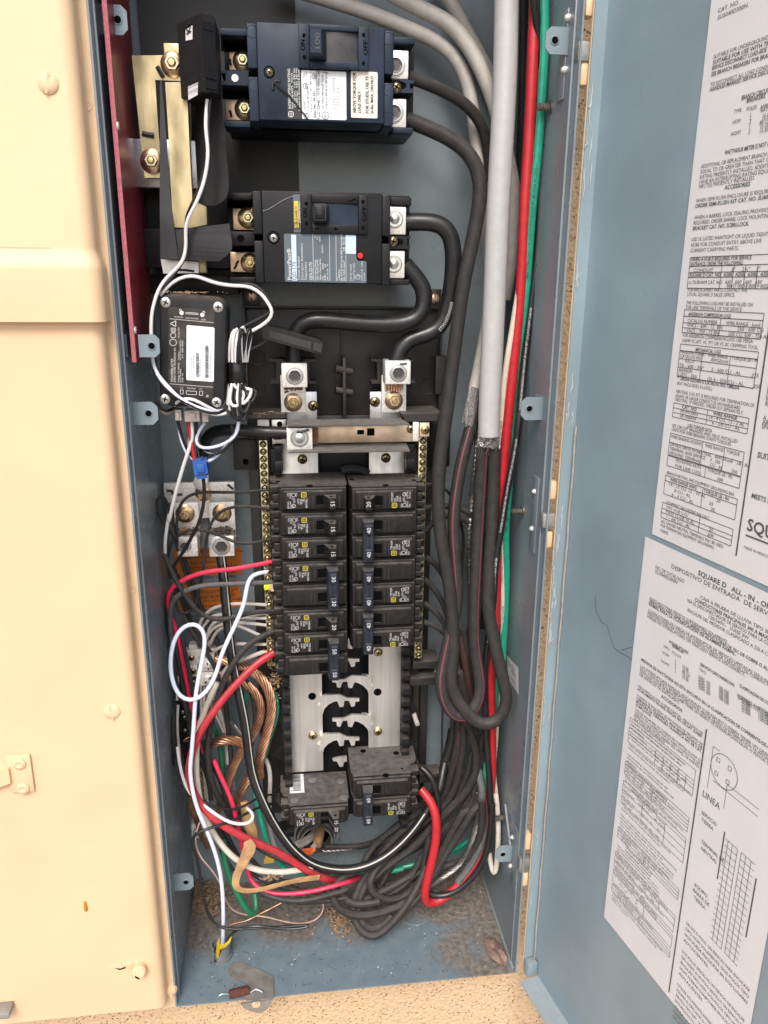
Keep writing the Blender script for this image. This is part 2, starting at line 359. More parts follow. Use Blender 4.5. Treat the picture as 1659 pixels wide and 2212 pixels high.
# ---------------------------------------------------------------- lettering
_G={}
_fc=bpy.data.curves.new('letters','FONT'); _fc.size=1.0; _fc.resolution_u=2; _fo=bpy.data.objects.new('letters',_fc)
def _mesh(t,bold):
    _fc.body=t; _fc.offset=0.016 if bold else 0.0
    me=_fo.to_mesh(); v=[tuple(p.co) for p in me.vertices]; f=[list(p.vertices) for p in me.polygons]; _fo.to_mesh_clear(); return v,f
_bw=None
def glyph(ch,bold=False):
    global _bw
    k=(ch,bold)
    if k not in _G:
        def wid(t):
            v,_=_mesh(t,False); xs=[p[0] for p in v]; return max(xs)-min(xs)
        if _bw is None: _bw=wid('||')
        adv=wid('|'+ch+'|')-_bw
        v,f=_mesh(ch,bold) if ch!=' ' else ([],[])
        _G[k]=(v,f,adv)
    return _G[k]
def tw(t): return sum(glyph(c)[2] for c in t)
def text(mb,t,o,rt,up,size,align=0.0,sx=1.0,bold=False,width=None,bend=None):
    rt=Vector(rt);up=Vector(up);o=Vector(o); W=tw(t)*size
    if width: sx=width/max(W,1e-6)
    x=-W*sx*align
    for ch in t:
        v,f,adv=glyph(ch,bold)
        if v: mb.add([ (o+rt*(x+p[0]*size*sx)+up*(p[1]*size)) if bend is None else bend(x+p[0]*size*sx,p[1]*size) for p in v],f)
        x+=adv*size*sx
    return mb
def lines(mb,rows,o,rt,up,size,step,align=0.0,sx=1.0,bold=False):
    o=Vector(o);up=Vector(up)
    for i,t in enumerate(rows):
        if t: text(mb,t,o-up*(step*i),rt,up,size,align,sx,bold)
    return mb
def frame2(mb,o,rt,up,x0,y0,x1,y1,t):
    o=Vector(o);rt=Vector(rt);up=Vector(up)
    def q(a,b,c,d): mb.quad(o+rt*a+up*b,o+rt*c+up*b,o+rt*c+up*d,o+rt*a+up*d)
    q(x0,y0,x1,y0+t);q(x0,y1-t,x1,y1);q(x0,y0,x0+t,y1);q(x1-t,y0,x1,y1); return mb
def ring2(mb,o,rt,up,cx,cy,r,t,n=24):
    o=Vector(o)+Vector(rt)*cx+Vector(up)*cy; vs=[]
    for rr in(r,r-t):
        for i in range(n):
            a=2*math.pi*i/n; vs.append(o+Vector(rt)*(math.cos(a)*rr)+Vector(up)*(math.sin(a)*rr))
    mb.add(vs,[(i,(i+1)%n,(i+1)%n+n,i+n) for i in range(n)]); return mb
# ---------------------------------------------------------------- splines and wires
def spline(P,per=8):
    P=[Vector(p) for p in P]; Q=[P[0]+(P[0]-P[1])]+P+[P[-1]+(P[-1]-P[-2])]; out=[]
    for i in range(1,len(Q)-2):
        p0,p1,p2,p3=Q[i-1],Q[i],Q[i+1],Q[i+2]
        t0=0;t1=max((p1-p0).length**.5,1e-4);t2=t1+max((p2-p1).length**.5,1e-4);t3=t2+max((p3-p2).length**.5,1e-4)
        k=max(2,min(per*3,int((p2-p1).length/0.006)+1))
        for j in range(k):
            t=t1+(t2-t1)*j/k
            a1=p0*((t1-t)/(t1-t0))+p1*((t-t0)/(t1-t0)); a2=p1*((t2-t)/(t2-t1))+p2*((t-t1)/(t2-t1)); a3=p2*((t3-t)/(t3-t2))+p3*((t-t2)/(t3-t2))
            b1=a1*((t2-t)/(t2-t0))+a2*((t-t0)/(t2-t0)); b2=a2*((t3-t)/(t3-t1))+a3*((t-t1)/(t3-t1))
            out.append(b1*((t2-t)/(t2-t1))+b2*((t-t1)/(t2-t1)))
    out.append(P[-1]); return out
def relax(S,it=10):
    S=list(S)
    for _ in range(it): S=[S[0]]+[S[i]*0.5+(S[i-1]+S[i+1])*0.25 for i in range(1,len(S)-1)]+[S[-1]]
    return S
def thin(P,d=0.011):
    out=[P[0]]
    for p in P[1:-1]:
        if (p-out[-1]).length>d and (p-P[-1]).length>d*0.6: out.append(p)
    return out+[P[-1]]
def path(spec):
    # spec: 'c u v y  u v y  c u v y ...' crop letter may change on the way; y in millimetres
    P=[];c=None;num=[]
    for tk in spec.split():
        if tk.isalpha(): c=tk; continue
        num.append(float(tk))
        if len(num)==3: P.append(at(c,num[0],num[1],num[2]/1000.0)); num=[]
    return P
NW=[0]
def wire(name,label,m,wpx,spec,cat='wire',group=None,n=10,stripe=None,sang=0.0,sfrac=1.0,prn=None,pmat=None,pstart=0.03,psize=0.62,prep=1,pang=0.0):
    P=path(spec) if isinstance(spec,str) else spec
    fat=wpx>9.5; S=relax(spline(thin(P,0.010 if fat else 0.0035)),9 if fat else 3); r=mpx(P[len(P)//2],wpx)/2
    o=solo(name,MB().tube(S,r,n),m,label,cat,group,origin=S[0])
    if stripe: stripe_on(o,S[:int(len(S)*sfrac)],r,stripe,sang)
    if prn: print_on(o,S,r,prn,pmat or PRN,pstart,psize,prep,pang)
    return o
def frames(S):
    out=[];L=0
    for i,p in enumerate(S):
        t=(S[min(i+1,len(S)-1)]-S[max(i-1,0)]).normalized()
        v=(CP-p); v=(v-t*v.dot(t)).normalized(); b=t.cross(v)
        if i: L+=(p-S[i-1]).length
        out.append((L,p,t,v,b))
    return out
def stripe_on(o,S,r,m,ang=0.0,w=0.12):
    Fm=frames(S); vs=[];fs=[]
    # steady twist-free side: take the first frame and carry it along
    v=Fm[0][3]
    rows=5
    for (L,p,t,_,_) in Fm:
        v=(v-t*v.dot(t)).normalized(); b=t.cross(v)
        for k in range(rows):
            a=ang+(k/(rows-1)-0.5)*w*2; vs.append(p+(v*math.cos(a)+b*math.sin(a))*(r*1.035))
    for i in range(len(Fm)-1):
        for k in range(rows-1): fs.append((i*rows+k,i*rows+k+1,(i+1)*rows+k+1,(i+1)*rows+k))
    mb=MB(); mb.add(vs,fs); part('stripe',o,mb,m)
def print_on(o,S,r,txt,m,start,psize,rep,ang=0.0):
    Fm=frames(S); total=Fm[-1][0]; size=r*psize*2
    def bend(x,y):
        import bisect
        x=min(max(x,0),total-1e-6); i=bisect.bisect([f[0] for f in Fm],x)-1; i=max(0,min(i,len(Fm)-2))
        a,b_=Fm[i],Fm[i+1]; k=(x-a[0])/max(b_[0]-a[0],1e-9)
        p=a[1].lerp(b_[1],k); t=a[2].lerp(b_[2],k).normalized(); v=a[3].lerp(b_[3],k); v=(v-t*v.dot(t)).normalized(); bb=t.cross(v)
        th=(y-size*0.35)/r+ang
        return p+(v*math.cos(th)+bb*math.sin(th))*(r*1.03)
    x0=start
    W=tw(txt)*size*0.9
    for _ in range(rep):
        if x0+W>total: break
        xx=x0; mb=MB()
        for ch in txt:
            v,f,adv=glyph(ch)
            if v: mb.add([bend(xx+p[0]*size*0.9,p[1]*size) for p in v],f)
            xx+=adv*size*0.9
        x0=xx+0.03
        part('print',o,mb,m,smooth=False)
def stranded(name,label,m,wpx,spec,strands=12,twist=0.05,cat='cable',group=None,sr=None):
    P=path(spec) if isinstance(spec,str) else spec
    S=relax(spline(thin(P),12)); r=mpx(P[len(P)//2],wpx)/2
    Fm=[];v=None;L=0
    for i,p in enumerate(S):
        t=(S[min(i+1,len(S)-1)]-S[max(i-1,0)]).normalized()
        if v is None: v=t.orthogonal().normalized()
        v=(v-t*v.dot(t)).normalized()
        if i: L+=(p-S[i-1]).length
        Fm.append((L,p,v,t.cross(v)))
    root=thing(name,label,cat,S[0],group)
    ra=r*0.78; rs=sr or ra*math.sin(math.pi/strands)*0.98
    part('core',root,MB().tube(S,ra*0.9,8),COPD if m is COP else m)
    for k in range(strands):
        pts=[]
        for (L,p,a,b) in Fm:
            th=2*math.pi*k/strands+2*math.pi*L/twist; pts.append(p+(a*math.cos(th)+b*math.sin(th))*ra)
        part('strand',root,MB().tube(pts,rs,6),m)
    return root
# ---------------------------------------------------------------- hardware (built facing -y, front towards the opener)
def hexnut(parent,p,r,hgt,m,name='hex_nut',rot=0.2,stud=None,d=(0,-1,0)):
    d=Vector(d); mb=MB().lathe(p,d,[(r,0),(r,hgt*0.85),(r*0.9,hgt),(0.62*r,hgt),(0.58*r,hgt*0.9)],6,rot)
    o=part(name,parent,mb,m,ang=20)
    if stud:
        part('stud',parent,MB().lathe(p,d,[(0.56*r,0),(0.56*r,hgt*1.25),(0.40*r,hgt*1.4),(0,hgt*1.42)],14),stud)
    return o
def washer(parent,p,r,hgt,m,name='flange_washer',d=(0,-1,0)):
    return part(name,parent,MB().lathe(p,d,[(r,0),(r,hgt*0.25),(r*0.93,hgt*0.4),(r*0.55,hgt),(0,hgt)],28),m)
def screw(parent,p,r,m,kind='cross',d=(0,-1,0),name='screw',hgt=None,rot=0.4,smat=None):
    p=Vector(p); d=Vector(d).normalized(); h=hgt or r*0.55
    o=part(name,parent,MB().lathe(p,d,[(r,0),(r*0.97,h*0.35),(r*0.75,h*0.8),(r*0.4,h),(0,h*1.03)],20),m)
    a=d.orthogonal().normalized(); b=d.cross(a); a,b=a*math.cos(rot)+b*math.sin(rot),b*math.cos(rot)-a*math.sin(rot)
    mb=MB(); top=p+d*(h*1.06)
    L=r*(0.55 if kind=='cross' else 0.95); wd=r*0.13
    hh=d*0.0
    mb.add([top+a*L+b*wd+ (d*-(h*0.10) if kind!='cross' else hh),top+a*L-b*wd+(d*-(h*0.10) if kind!='cross' else hh),top-a*L-b*wd,top-a*L+b*wd],[(0,1,2,3)])
    if kind=='cross': mb.add([top+b*L+a*wd,top+b*L-a*wd,top-b*L-a*wd,top-b*L+a*wd],[(3,2,1,0)])
    part('slot',o,mb,smat or DARK,smooth=False)
    return o
# ================================================================ setting
BD=0.184; BW=0.400; BT=1.17          # depth, width, top of the box
mb=MB(); WY=0.052
for (x0,x1,z0,z1) in ((-3,3,-0.95,-0.004),(0.4035,3,-0.004,2.4),(-3,-0.46,-0.004,2.4),(-0.46,0.4035,BT+0.004,2.4)):
    mb.quad((x0,WY,z0),(x1,WY,z0),(x1,WY,z1),(x0,WY,z1))
tag(link('stucco_wall',mb,STUCCO,None,False),None,None,kind='structure')
GRD=mat('bounce_ground',(0.30,0.27,0.23),0.9,0,0.15,8,0.3,200)
mb=MB(); mb.quad((-60,-60,-0.95),(60,-60,-0.95),(60,WY,-0.95),(-60,WY,-0.95)); tag(link('ground',mb,GRD,None,False),None,None,kind='structure')  # ground out of view, added to bounce warm light up at the box
# ================================================================ enclosure
enc=thing('electrical_enclosure','open grey steel electrical box with dirty floor, set in the stucco wall','electrical box',(0,0,0))
t=0.0016
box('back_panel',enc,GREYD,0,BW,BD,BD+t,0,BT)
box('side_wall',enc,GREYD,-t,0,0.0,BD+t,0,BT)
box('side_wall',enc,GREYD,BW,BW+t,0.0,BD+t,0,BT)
box('floor_plate',enc,FLOORM,-t,BW+t,0.0,BD+t,-t,0)
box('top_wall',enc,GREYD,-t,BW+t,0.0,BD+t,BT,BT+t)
# folded lips along the side walls
box('wall_lip',enc,GREYD,0,0.0022,0.011,0.0135,0.0,BT,0.0006)
box('wall_lip',enc,GREYD,BW-0.0022,BW,0.013,0.0155,0.0,BT,0.0006)
box('corner_seam',enc,GREYD,BW-0.0035,BW,0.004,BD,0.0,0.0022,0.0008)
# cream painted face strip between box and meter section
st=box('front_strip',enc,CREAM2,-0.060,-t-0.0004,0.0012,0.052,-0.003,BT)
for v in (470,1145,1475,1940):
    p=at('L',(390+ (v-470)*0.083),v,0.0011); part('spot_weld',st,MB().lathe(p,(0,-1,0),[(0.0035,0),(0.0032,0.0006),(0.0022,0.0003),(0,0.0003)],14),CREAM2)
for u,v in ((560,380),(617,995),(658,1465),(705,1910)):
    p=at('M',u,v,0.0011); part('spot_weld',st,MB().lathe(p,(0,-1,0),[(0.0035,0),(0.0032,0.0006),(0.0022,0.0003),(0,0.0003)],14),CREAM2)
screw(enc,at('K',155,1395,0.0011),0.0075,CREAM2,'slot',hgt=0.005,rot=0.9,smat=CREAM)
# mounting tabs
def tab(c,u0,v0,u1,v1,side,hole=True,hx=0.6,brace=False,Yo=None):
    um,vm=(u0+u1)/2,(v0+v1)/2
    X=0.0 if side<0 else BW
    root=on_x(c,u0 if side<0 else u1,vm,X); Y=root.y if Yo is None else Yo
    a=rect(c,u0,v0,u1,v1,Y); x0,x1=((0.0 if Yo is None else a[0]),a[1]) if side<0 else (BW,a[0])
    z0,z1=a[2],a[3]; w_=x1-x0; ch=abs(w_)*0.22; k=1 if x1>x0 else -1
    poly=[(x0,z0),(x1-k*ch,z0),(x1,z0+ch),(x1,z1-ch),(x1-k*ch,z1),(x0,z1)]
    o=part('mounting_tab',enc,MB().prism(poly,Y,Y+0.0018),GREY,smooth=False)
    mbk=MB().box(X if side<0 else X-0.0016,X+0.0016 if side<0 else X,Y+0.0019,Y+0.022,z0,z1); part('tab_leg',o,mbk,GREY)
    hxp=x0+(x1-x0)*hx; hz=(z0+z1)/2
    mb=MB().lathe((hxp,Y-0.0003,hz),(0,-1,0),[(0.0042,0),(0.0036,0.0006),(0.0031,0.0006),(0.0029,0)],18); part('hole_collar',o,mb,GREY)
    mb=MB().cyl((hxp,Y-0.0004,hz),(hxp,Y+0.0002,hz),0.0029,18); part('tab_hole',o,mb,DARK)
    if brace:
        mb=MB().prism([(Y+0.002,z1),(Y+0.002,z1-0.002),(Y+0.030,z1+0.032),(Y+0.030,z1+0.036)],X-0.0045,X-0.0025,'x'); part('brace',o,mb,GREY)
    return o
tab('A',14,30,180,230,-1,hx=0.62); tab('C',110,580,278,762,-1,hx=0.62,Yo=0.026); tab('C',66,1122,265,1306,-1,hx=0.62); tab('G',177,1836,320,1956,-1,hx=0.62)
tab('N',400,150,530,308,1,hx=0.6); tab('I',766,140,902,285,1,hx=0.62); tab('O',148,998,258,1104,1,hx=0.62,brace=True)
# rivets and studs in the hinge side wall
for c,u,v,r in (('N',537,100,7.5),('N',516,396,7.5),('I',862,735,6),('I',846,970,6),('O',266,935,5),('O',254,1130,5)):
    p=on_x(c,u,v,BW); rr=mpx(p,r*1.05)
    part('rivet',enc,MB().lathe(p,(-1,0,0),[(rr,0),(rr,0.001),(rr*0.9,0.0028),(rr*0.5,0.0045),(0,0.005)],16),LUG)
for c,u,v in (('N',430,608),('I',778,860),('O',208,802)):
    p=on_x(c,u,v,BW); prof=[(0.0062,0),(0.0062,0.0018),(0.0034,0.0018)]
    for k in range(7): prof+=[(0.0036,0.0022+k*0.0016),(0.0029,0.003+k*0.0016)]
    part('threaded_stud',enc,MB().lathe(p,(-1,0,0),prof+[(0,0.014)],14),DULL)
# stamped hinge ribs in the right wall
for c,u0,v0,u1,v1 in (('N',520,60,508,560),('I',870,640,835,1110),('O',290,880,262,1270)):
    a=on_x(c,u0,v0,BW); b=on_x(c,u1,v1,BW)
    part('stamped_rib',enc,MB().box(BW-0.0018,BW,a.y-0.009,a.y+0.009,b.z,a.z,0.0008),GREYD)
# knockout rings in back panel and floor
def ringpart(nm,p,d,r): part(nm,enc,MB().lathe(p,d,[(r,0),(r*0.985,0.0006),(r*0.96,0.0006),(r*0.945,0)],40),GREYD)
p=at('H',800,1490,BD); ringpart('knockout',p,(0,-1,0),0.030); ringpart('knockout',p,(0,-1,0),0.022)
p=at('V',1180,200,BD); ringpart('knockout',p,(0,-1,0),0.022)
for u,v,rs in ((960,900,(0.024,0.033)),(690,985,(0.020,))):
    p=on_z('J',u,v,0.0)
    for r in rs: part('knockout',enc,MB().lathe(p,(0,0,1),[(r,0),(r*0.985,0.0005),(r*0.96,0.0005),(r*0.945,0)],40),FLOORM)
# caution stickers on the back panel
def backlabel(c,pts,rows,size,step,x0,y0):
    P=[at(c,u,v,BD-0.0004) for u,v in pts]
    mb=MB(); mb.add(P,[(0,1,2,3)][::1]); o=part('caution_sticker',enc,mb,ORNG,smooth=False,label='orange caution sticker on the back of the box')
    rt=(P[1]-P[0]).normalized(); up=(P[0]-P[3]).normalized(); H=(P[0]-P[3]).length; Wd=(P[1]-P[0]).length
    mb=MB(); O=P[0]+Vector((0,-0.0004,0))
    for i,r_ in enumerate(rows):
        if r_=='-': mb.quad(*[O+rt*a+up*b for a,b in ((0.004,-(i+0.6)*step-y0),(Wd-0.004,-(i+0.6)*step-y0),(Wd-0.004,-(i+0.53)*step-y0),(0.004,-(i+0.53)*step-y0))])
        else: text(mb,r_,O+rt*x0-up*(y0+step*(i+0.8)),rt,up,size,0,0.9)
    part('print',o,mb,PRN,smooth=False)
backlabel('r',[(150,655),(1045,620),(1060,975),(165,1030)],['WARNING: This panelboard has','been listed and is marked to','be used as marked by','Underwriters Lab with breakers','Other Than Square D Impair','Adversely Affect User Safety','and Will Void the Warranty.','-','Petroleum-Based Paint and','Non-Metallic 40270-097-03'],0.0058,0.0066,0.012,0.001)
backlabel('r',[(205,1115),(1025,1065),(1045,1420),(225,1460)],['ADVERTENCIA: Este tablero','Planilla de Underwriters Labs','otros circuitos que no sean','afectar adversamente seguridad','la unidad y anulara garantia.','-','De base de petroleo o tes o','ropia la parte no-metalica','afectamente la seguridad','y confiabilidad'],0.0056,0.0065,0.012,0.001)
# small white approval sticker on the right wall
P=[on_x('I',u,v,BW-0.0008) for u,v in ((668,1762),(748,1850),(750,2020),(690,1935))]
mb=MB(); mb.add(P,[(0,1,2,3)]); o=part('approval_sticker',enc,mb,STK,smooth=False,label='small white approval sticker on the side wall')
rt=(P[1]-P[0]).normalized(); up=(P[0]-P[3]).normalized(); O=P[0]+Vector((-0.0004,0,0)); mb=MB()
ring2(mb,O,rt,up,0.008,-0.007,0.0055,0.0009); text(mb,'UL',O+rt*0.005-up*0.009,rt,up,0.0055)
lines(mb,['CLASS CTL','ENCLOSED','PANELBOARD'],O+rt*0.016-up*0.008,rt,up,0.0036,0.0042,0,0.9); text(mb,'DR-903171',O+rt*0.005-up*0.027,rt,up,0.0052)
part('print',o,mb,PRG,smooth=False)
# ================================================================ red fibre barrier on the left wall
zt=BT-0.01; zb=at('L',580,1602,0.022).z
red=thing('insulating_board','dark red fibre insulating board lining the left wall behind the brass bars','insulating board',(0.002,0.045,zb))
part('board',red,MB().box(0.0062,0.0100,0.0225,0.128,zb,zt),REDB)
part('board_edge',red,MB().box(0.0062,0.0100,0.0208,0.0224,zb,zt),PINK)
for c,u,v in (('L',519,556),('L',596,1460)):
    p=on_x(c,u,v,0.0101); part('rivet',red,MB().lathe(p,(1,0,0),[(0.0034,0),(0.003,0.0012),(0,0.0018)],14),LUG)
# black insulating sheet and shelf behind the main breakers
a=rect('Z',285,-40,641,408,BD-0.002)
solo('insulating_sheet',MB().box(0.009,a[1],BD-0.0035,BD-0.0015,at('Z',600,505,BD).z,BT-0.02),mat('black_sheet',(0.020,0.020,0.022),0.5,0,0.2,20,0.04,200,dustbase=0.06),'flat black insulating sheet covering the back behind the upper breaker','insulating sheet')
# ================================================================ meter section covers (cream)
def rounded_cover(x1,yf,z0,z1,r=0.011,x0=-0.45,yb=0.004):
    pr=[(x0,yb),(x0,yf),(x1-r,yf)]
    for k in range(1,9):
        a_=math.pi/2*k/8; pr.append((x1-r+math.sin(a_)*r,yf+r-math.cos(a_)*r))
    pr.append((x1,yb)); return MB().prism(pr,z0,z1,'z')
zmid=at('Z',110,697,-0.036).z; zband=at('Z',110,560,-0.03).z; zbot=at('Z',300,2186,-0.02).z
lc=thing('lower_meter_cover','tall cream painted cover plate with hasp, reaching down beside the box','cover plate',(-0.2,-0.028,zbot))
part('panel',lc,rounded_cover(-0.0088,-0.018,zbot,zmid+0.02,0.010),CREAM)
uc=thing('upper_meter_cover','cream painted meter cover plate overlapping the lower cover with a stepped lip','cover plate',(-0.2,-0.034,zmid))
def cover_loft(secs,r=0.0115,x0=-0.45,yb=0.004):
    vs=[];n_=0
    for x1,yf,z in secs:
        pr=[(x0,yb),(x0,yf),(x1-r,yf)]
        for k in range(1,9):
            a_=math.pi/2*k/8; pr.append((x1-r+math.sin(a_)*r,yf+r-math.cos(a_)*r))
        pr.append((x1,yb)); n_=len(pr); vs+=[(x,y,z) for x,y in pr]
    fs=[(k*n_+i,k*n_+(i+1)%n_,(k+1)*n_+(i+1)%n_,(k+1)*n_+i) for k in range(len(secs)-1) for i in range(n_)]
    return MB().add(vs,fs+[tuple(range(n_-1,-1,-1)),tuple(range((len(secs)-1)*n_,len(secs)*n_))])
secs=[(-0.0042,-0.0270,zmid)]+[(-0.0062+0.002*math.cos(math.pi*k/8),-0.0245-0.0025*math.cos(math.pi*k/8),zband-0.008+0.018*k/8) for k in range(9)]+[(-0.0082,-0.0220,BT+0.1)]
part('panel',uc,cover_loft(secs),CREAM,ang=50)
box('painted_seam',uc,CREAM2,-0.45,at('L',207,1093,-0.031).x,-0.0224,-0.0215,at('L',100,1093,-0.031).z-0.0003,at('L',100,1093,-0.031).z+0.0003)
screw(uc,at('L',214,370,-0.0220),mpx(at('L',214,370,-0.03),46*K/1.1057*0.98),CREAM,'slot',rot=0.55,hgt=0.0032,smat=CREAM2)
screw(lc,at('M',472,893,-0.018),mpx(at('M',472,893,-0.026),36*K/1.0557),CREAM,'slot',rot=0.9,hgt=0.0028,smat=CREAM2)
p=at('M',590,1972,-0.018); part('thumb_screw',lc,MB().lathe(p,(0.1,-1,0.2),[(0.0075,0),(0.0075,0.009),(0.006,0.011),(0,0.011)],18),CREAM)
part('screw_slot',lc,MB().box(p.x-0.002,p.x+0.0035,p.y-0.0125,p.y-0.0108,p.z-0.0025,p.z-0.0012).xf(Matrix.Translation(p)@Matrix.Rotation(0.7,4,'Y')@Matrix.Translation(-p)),DARK)
p=at('M',510,1972,-0.0182); part('key_slot',lc,MB().prism([(p.x-0.012,p.z+0.001),(p.x-0.004,p.z+0.004),(p.x+0.004,p.z+0.002),(p.x+0.013,p.z+0.005),(p.x+0.008,p.z-0.003),(p.x-0.001,p.z-0.006)],-0.0195,-0.0182),CREAM)
part('key_hole',lc,MB().prism([(p.x-0.006,p.z+0.0006),(p.x+0.000,p.z-0.0006),(p.x+0.006,p.z+0.0016),(p.x+0.005,p.z-0.001),(p.x-0.001,p.z-0.0025)],-0.0198,-0.0196),DARK)
# hasp
a=rect('M',35,1080,135,1238,-0.022); hs=thing('padlock_hasp','cream painted hasp plate with two rivets on the lower cover','hasp',(a[0],-0.028,a[2]))
part('plate',hs,MB().box(a[0],a[1],-0.0215,-0.0185,a[2],a[3],0.0012),CREAM)
part('hasp_arm',hs,MB().prism([(a[0]+0.002,a[3]-0.012),(a[0]-0.02,a[3]-0.030),(a[0]-0.05,a[3]-0.034),(a[0]-0.05,a[2]+0.002),(a[0]-0.02,a[2]+0.006),(a[0]+0.002,a[2]+0.014)],-0.025,-0.0188),CREAM)
for v in (1112,1216):
    p=at('M',82 if v<1200 else 97,v,-0.0216); part('rivet',hs,MB().lathe(p,(0,-1,0),[(0.0062,0),(0.006,0.0018),(0.0036,0.003),(0.0018,0.0022),(0,0.002)],18),CREAM)
p=at('M',362,1720,-0.0182); solo('amber_drip',MB().lathe(p+Vector((0,0,-0.006)),(0,0,1),[(0,0),(0.0016,0.002),(0.0021,0.005),(0.0016,0.011),(0.0007,0.014),(0,0.014)],10),mat('amber_resin',(0.50,0.19,0.01),0.4),'small amber coloured drip stuck to the lower cream cover','drip')
a=rect('M',-20,2158,44,2180,-0.030); mb=MB().box(a[0],a[1],-0.034,-0.0182,a[2],a[3],0.0008); solo('cover_latch',mb,GALV,'bare metal latch end at the bottom of the lower cream cover','latch')
# ================================================================ door
DU=Vector((0.2215,-0.97516,0)).normalized(); DN=Vector((-DU.y*-1,0,0)); DN=Vector((-0.97516,-0.2215,0)).normalized()
DT=Vector((0.4100,-0.0015,0)); FD=0.0125; DC=DT-DN*FD
def on_door(c,u,v,lift=0.0):
    d=ray(c,u,v); o=DC+DN*lift; k=(o-CP).dot(DN)/d.dot(DN); p=CP+d*k; return p
def duv(p): q=p-DC; return q.dot(DU),p.z
def dp(u,z,lift=0.0): return DC+DU*u+Vector((0,0,z))+DN*lift
door=thing('enclosure_door','grey steel door swung open, plastered inside with two printed instruction sheets','door',(0.41,0,0))
zb0=at('O',322,1842,0.0).z; DW=0.46; DZ=BT+0.02
def dbox(name,parent,m,u0,u1,z0,z1,l0,l1,bev=0.0):
    mb=MB().box(u0,u1,-l1,-l0,z0,z1,bev)
    Mx=Matrix(((DU.x,-DN.x,0,DC.x),(DU.y,-DN.y,0,DC.y),(0,0,1,0),(0,0,0,1))); mb.xf(Mx)
    return part(name,parent,mb,m)
dbox('door_panel',door,DOORP,0,DW,zb0,DZ,-0.0016,0)
dbox('hinge_flange',door,DOORP,-0.0014,0.0,zb0,DZ,-0.0016,FD)
dbox('bottom_flange',door,DOORP,0.012,DW,zb0-0.0014,zb0,-0.0016,0.024)
dbox('flange_tip',door,CREAM2,-0.0028,-0.0015,zb0,DZ,0.002,FD+0.0006)
dbox('corner_clip',door,GREY,0.0004,0.0115,zb0,zb0+0.020,0.0005,0.014,0.002)
SMR=mat('grey_sealant',(0.36,0.39,0.39),0.6,0,0.2,100)
# old gasket bead running down the hinge side
S=[];prev=None
for k in range(34):
    z=zb0+0.018+(DZ-zb0-0.03)*k/59; S.append(dp(0.0035+0.0006*math.sin(k*1.7),z,0.0012))
part('gasket_bead',door,MB().tube(S,0.0011,8),SEAL)
for k in range(34):
    z=zb0+0.03+random.random()*0.95; dd=random.choice((random.gauss(0.011,0.0008),random.uniform(0.004,0.011))); L=random.uniform(0.006,0.03)
    S=[dp(0.0006,z+L*i/5,dd+random.uniform(-0.0012,0.0012)) for i in range(6)]
    part('sealant_smear',door,MB().tube(S,0.0010,6,rs=[0.0002,0.0005,0.0009,0.0006,0.0008,0.0002]),SMR)
# crack line in the paint
S=[on_door('p',u,v,0.0002) for u,v in ((62,570),(70,700),(120,790),(155,800),(185,900),(215,990),(270,1030),(330,1060),(378,1115))]
part('paint_crack',door,MB().tube(S,0.00014,5),INK)
S=[on_door('p',u,v,0.0002) for u,v in ((270,1008),(350,985))]; part('paint_crack',door,MB().tube(S,0.0002,5),INK)
# hinges
for c,vl,(g0,g1) in (('N',[(0,100,645),(352,490,615)],(235,350)),('I',[(668,780,957),(985,1085,932)],(875,965)),('O',[(905,1010,352),(1165,1255,333)],(1080,1170))):
    um=vl[0][2]; uu=vl[1][2]
    zA=at(c,(um+uu)/2,g1,0.004).z; zB=at(c,(um+uu)/2,g0,0.004).z; x=at(c,(um+uu)/2,g0,0.004).x
    hg=part('hinge',door,MB().box(x-0.007,x+0.009,0.002,0.012,zA,zB,0.0012),GALV)
    for v0,v1,u in vl:
        zA=at(c,u,v1,0.008).z; zB=at(c,u,v0,0.008).z; x=at(c,u,(v0+v1)/2,0.008).x
        part('knuckle',hg,MB().box(x-0.0042,x+0.0042,0.004,0.016,zA,zB,0.0018),CREAM)
PRS=mat('sheet_print',(0.085,0.085,0.09),0.6)
# ---- instruction sheets
def sheet(pts,label):
    (ul,zt_),(ur,zb_)=pts
    mb=MB(); mb.add([dp(ul,zt_,0.0006),dp(ul,zb_,0.0006),dp(ur,zb_,0.0006),dp(ur,zt_,0.0006)],[(0,1,2,3)])
    return part('instruction_sheet',door,mb,STK,smooth=False,label=label)
uL=(duv(on_door('Z',1408,1150))[0]+duv(on_door('n',585,1100))[0])/2
u2L=(duv(on_door('Z',1405,1163))[0]+duv(on_door('q',108,1310))[0])/2
z1b=duv(on_door('p',511,66))[1]; z2t=duv(on_door('p',506,108))[1]; z2b=duv(on_door('q',110,1312))[1]
u2R=duv(on_door('q',1380,1900))[0]
s1=sheet(((uL,1.14),(uL+(u2R-u2L),z1b)),'white printed instruction sheet in English, the upper of two on the door')
s2=sheet(((u2L,z2t),(u2R,z2b)),'white printed instruction sheet in Spanish, the lower of two on the door')
UP=Vector((0,0,1)); LF=0.0009
def dline(mb,c,u0,v0,txt,u1=None,v1=None,h=None,bold=False,sx=0.82,size=0.0062,dx=0.0):
    a=on_door(c,u0,v0,LF); ua,za=duv(a)
    w_=None
    if u1 is not None: w_=duv(on_door(c,u1,v1,LF))[0]-ua
    text(mb,txt,dp(ua+dx,za,LF),DU,UP,size,0,sx,bold,w_)
def rule(mb,a,b,t=0.0005):
    (u0,z0),(u1,z1)=a,b
    if abs(u0-u1)<abs(z0-z1): mb.quad(dp(u0-t/2,z0,LF),dp(u0+t/2,z0,LF),dp(u1+t/2,z1,LF),dp(u1-t/2,z1,LF))
    else: mb.quad(dp(u0,z0-t/2,LF),dp(u1,z1-t/2,LF),dp(u1,z1+t/2,LF),dp(u0,z0+t/2,LF))
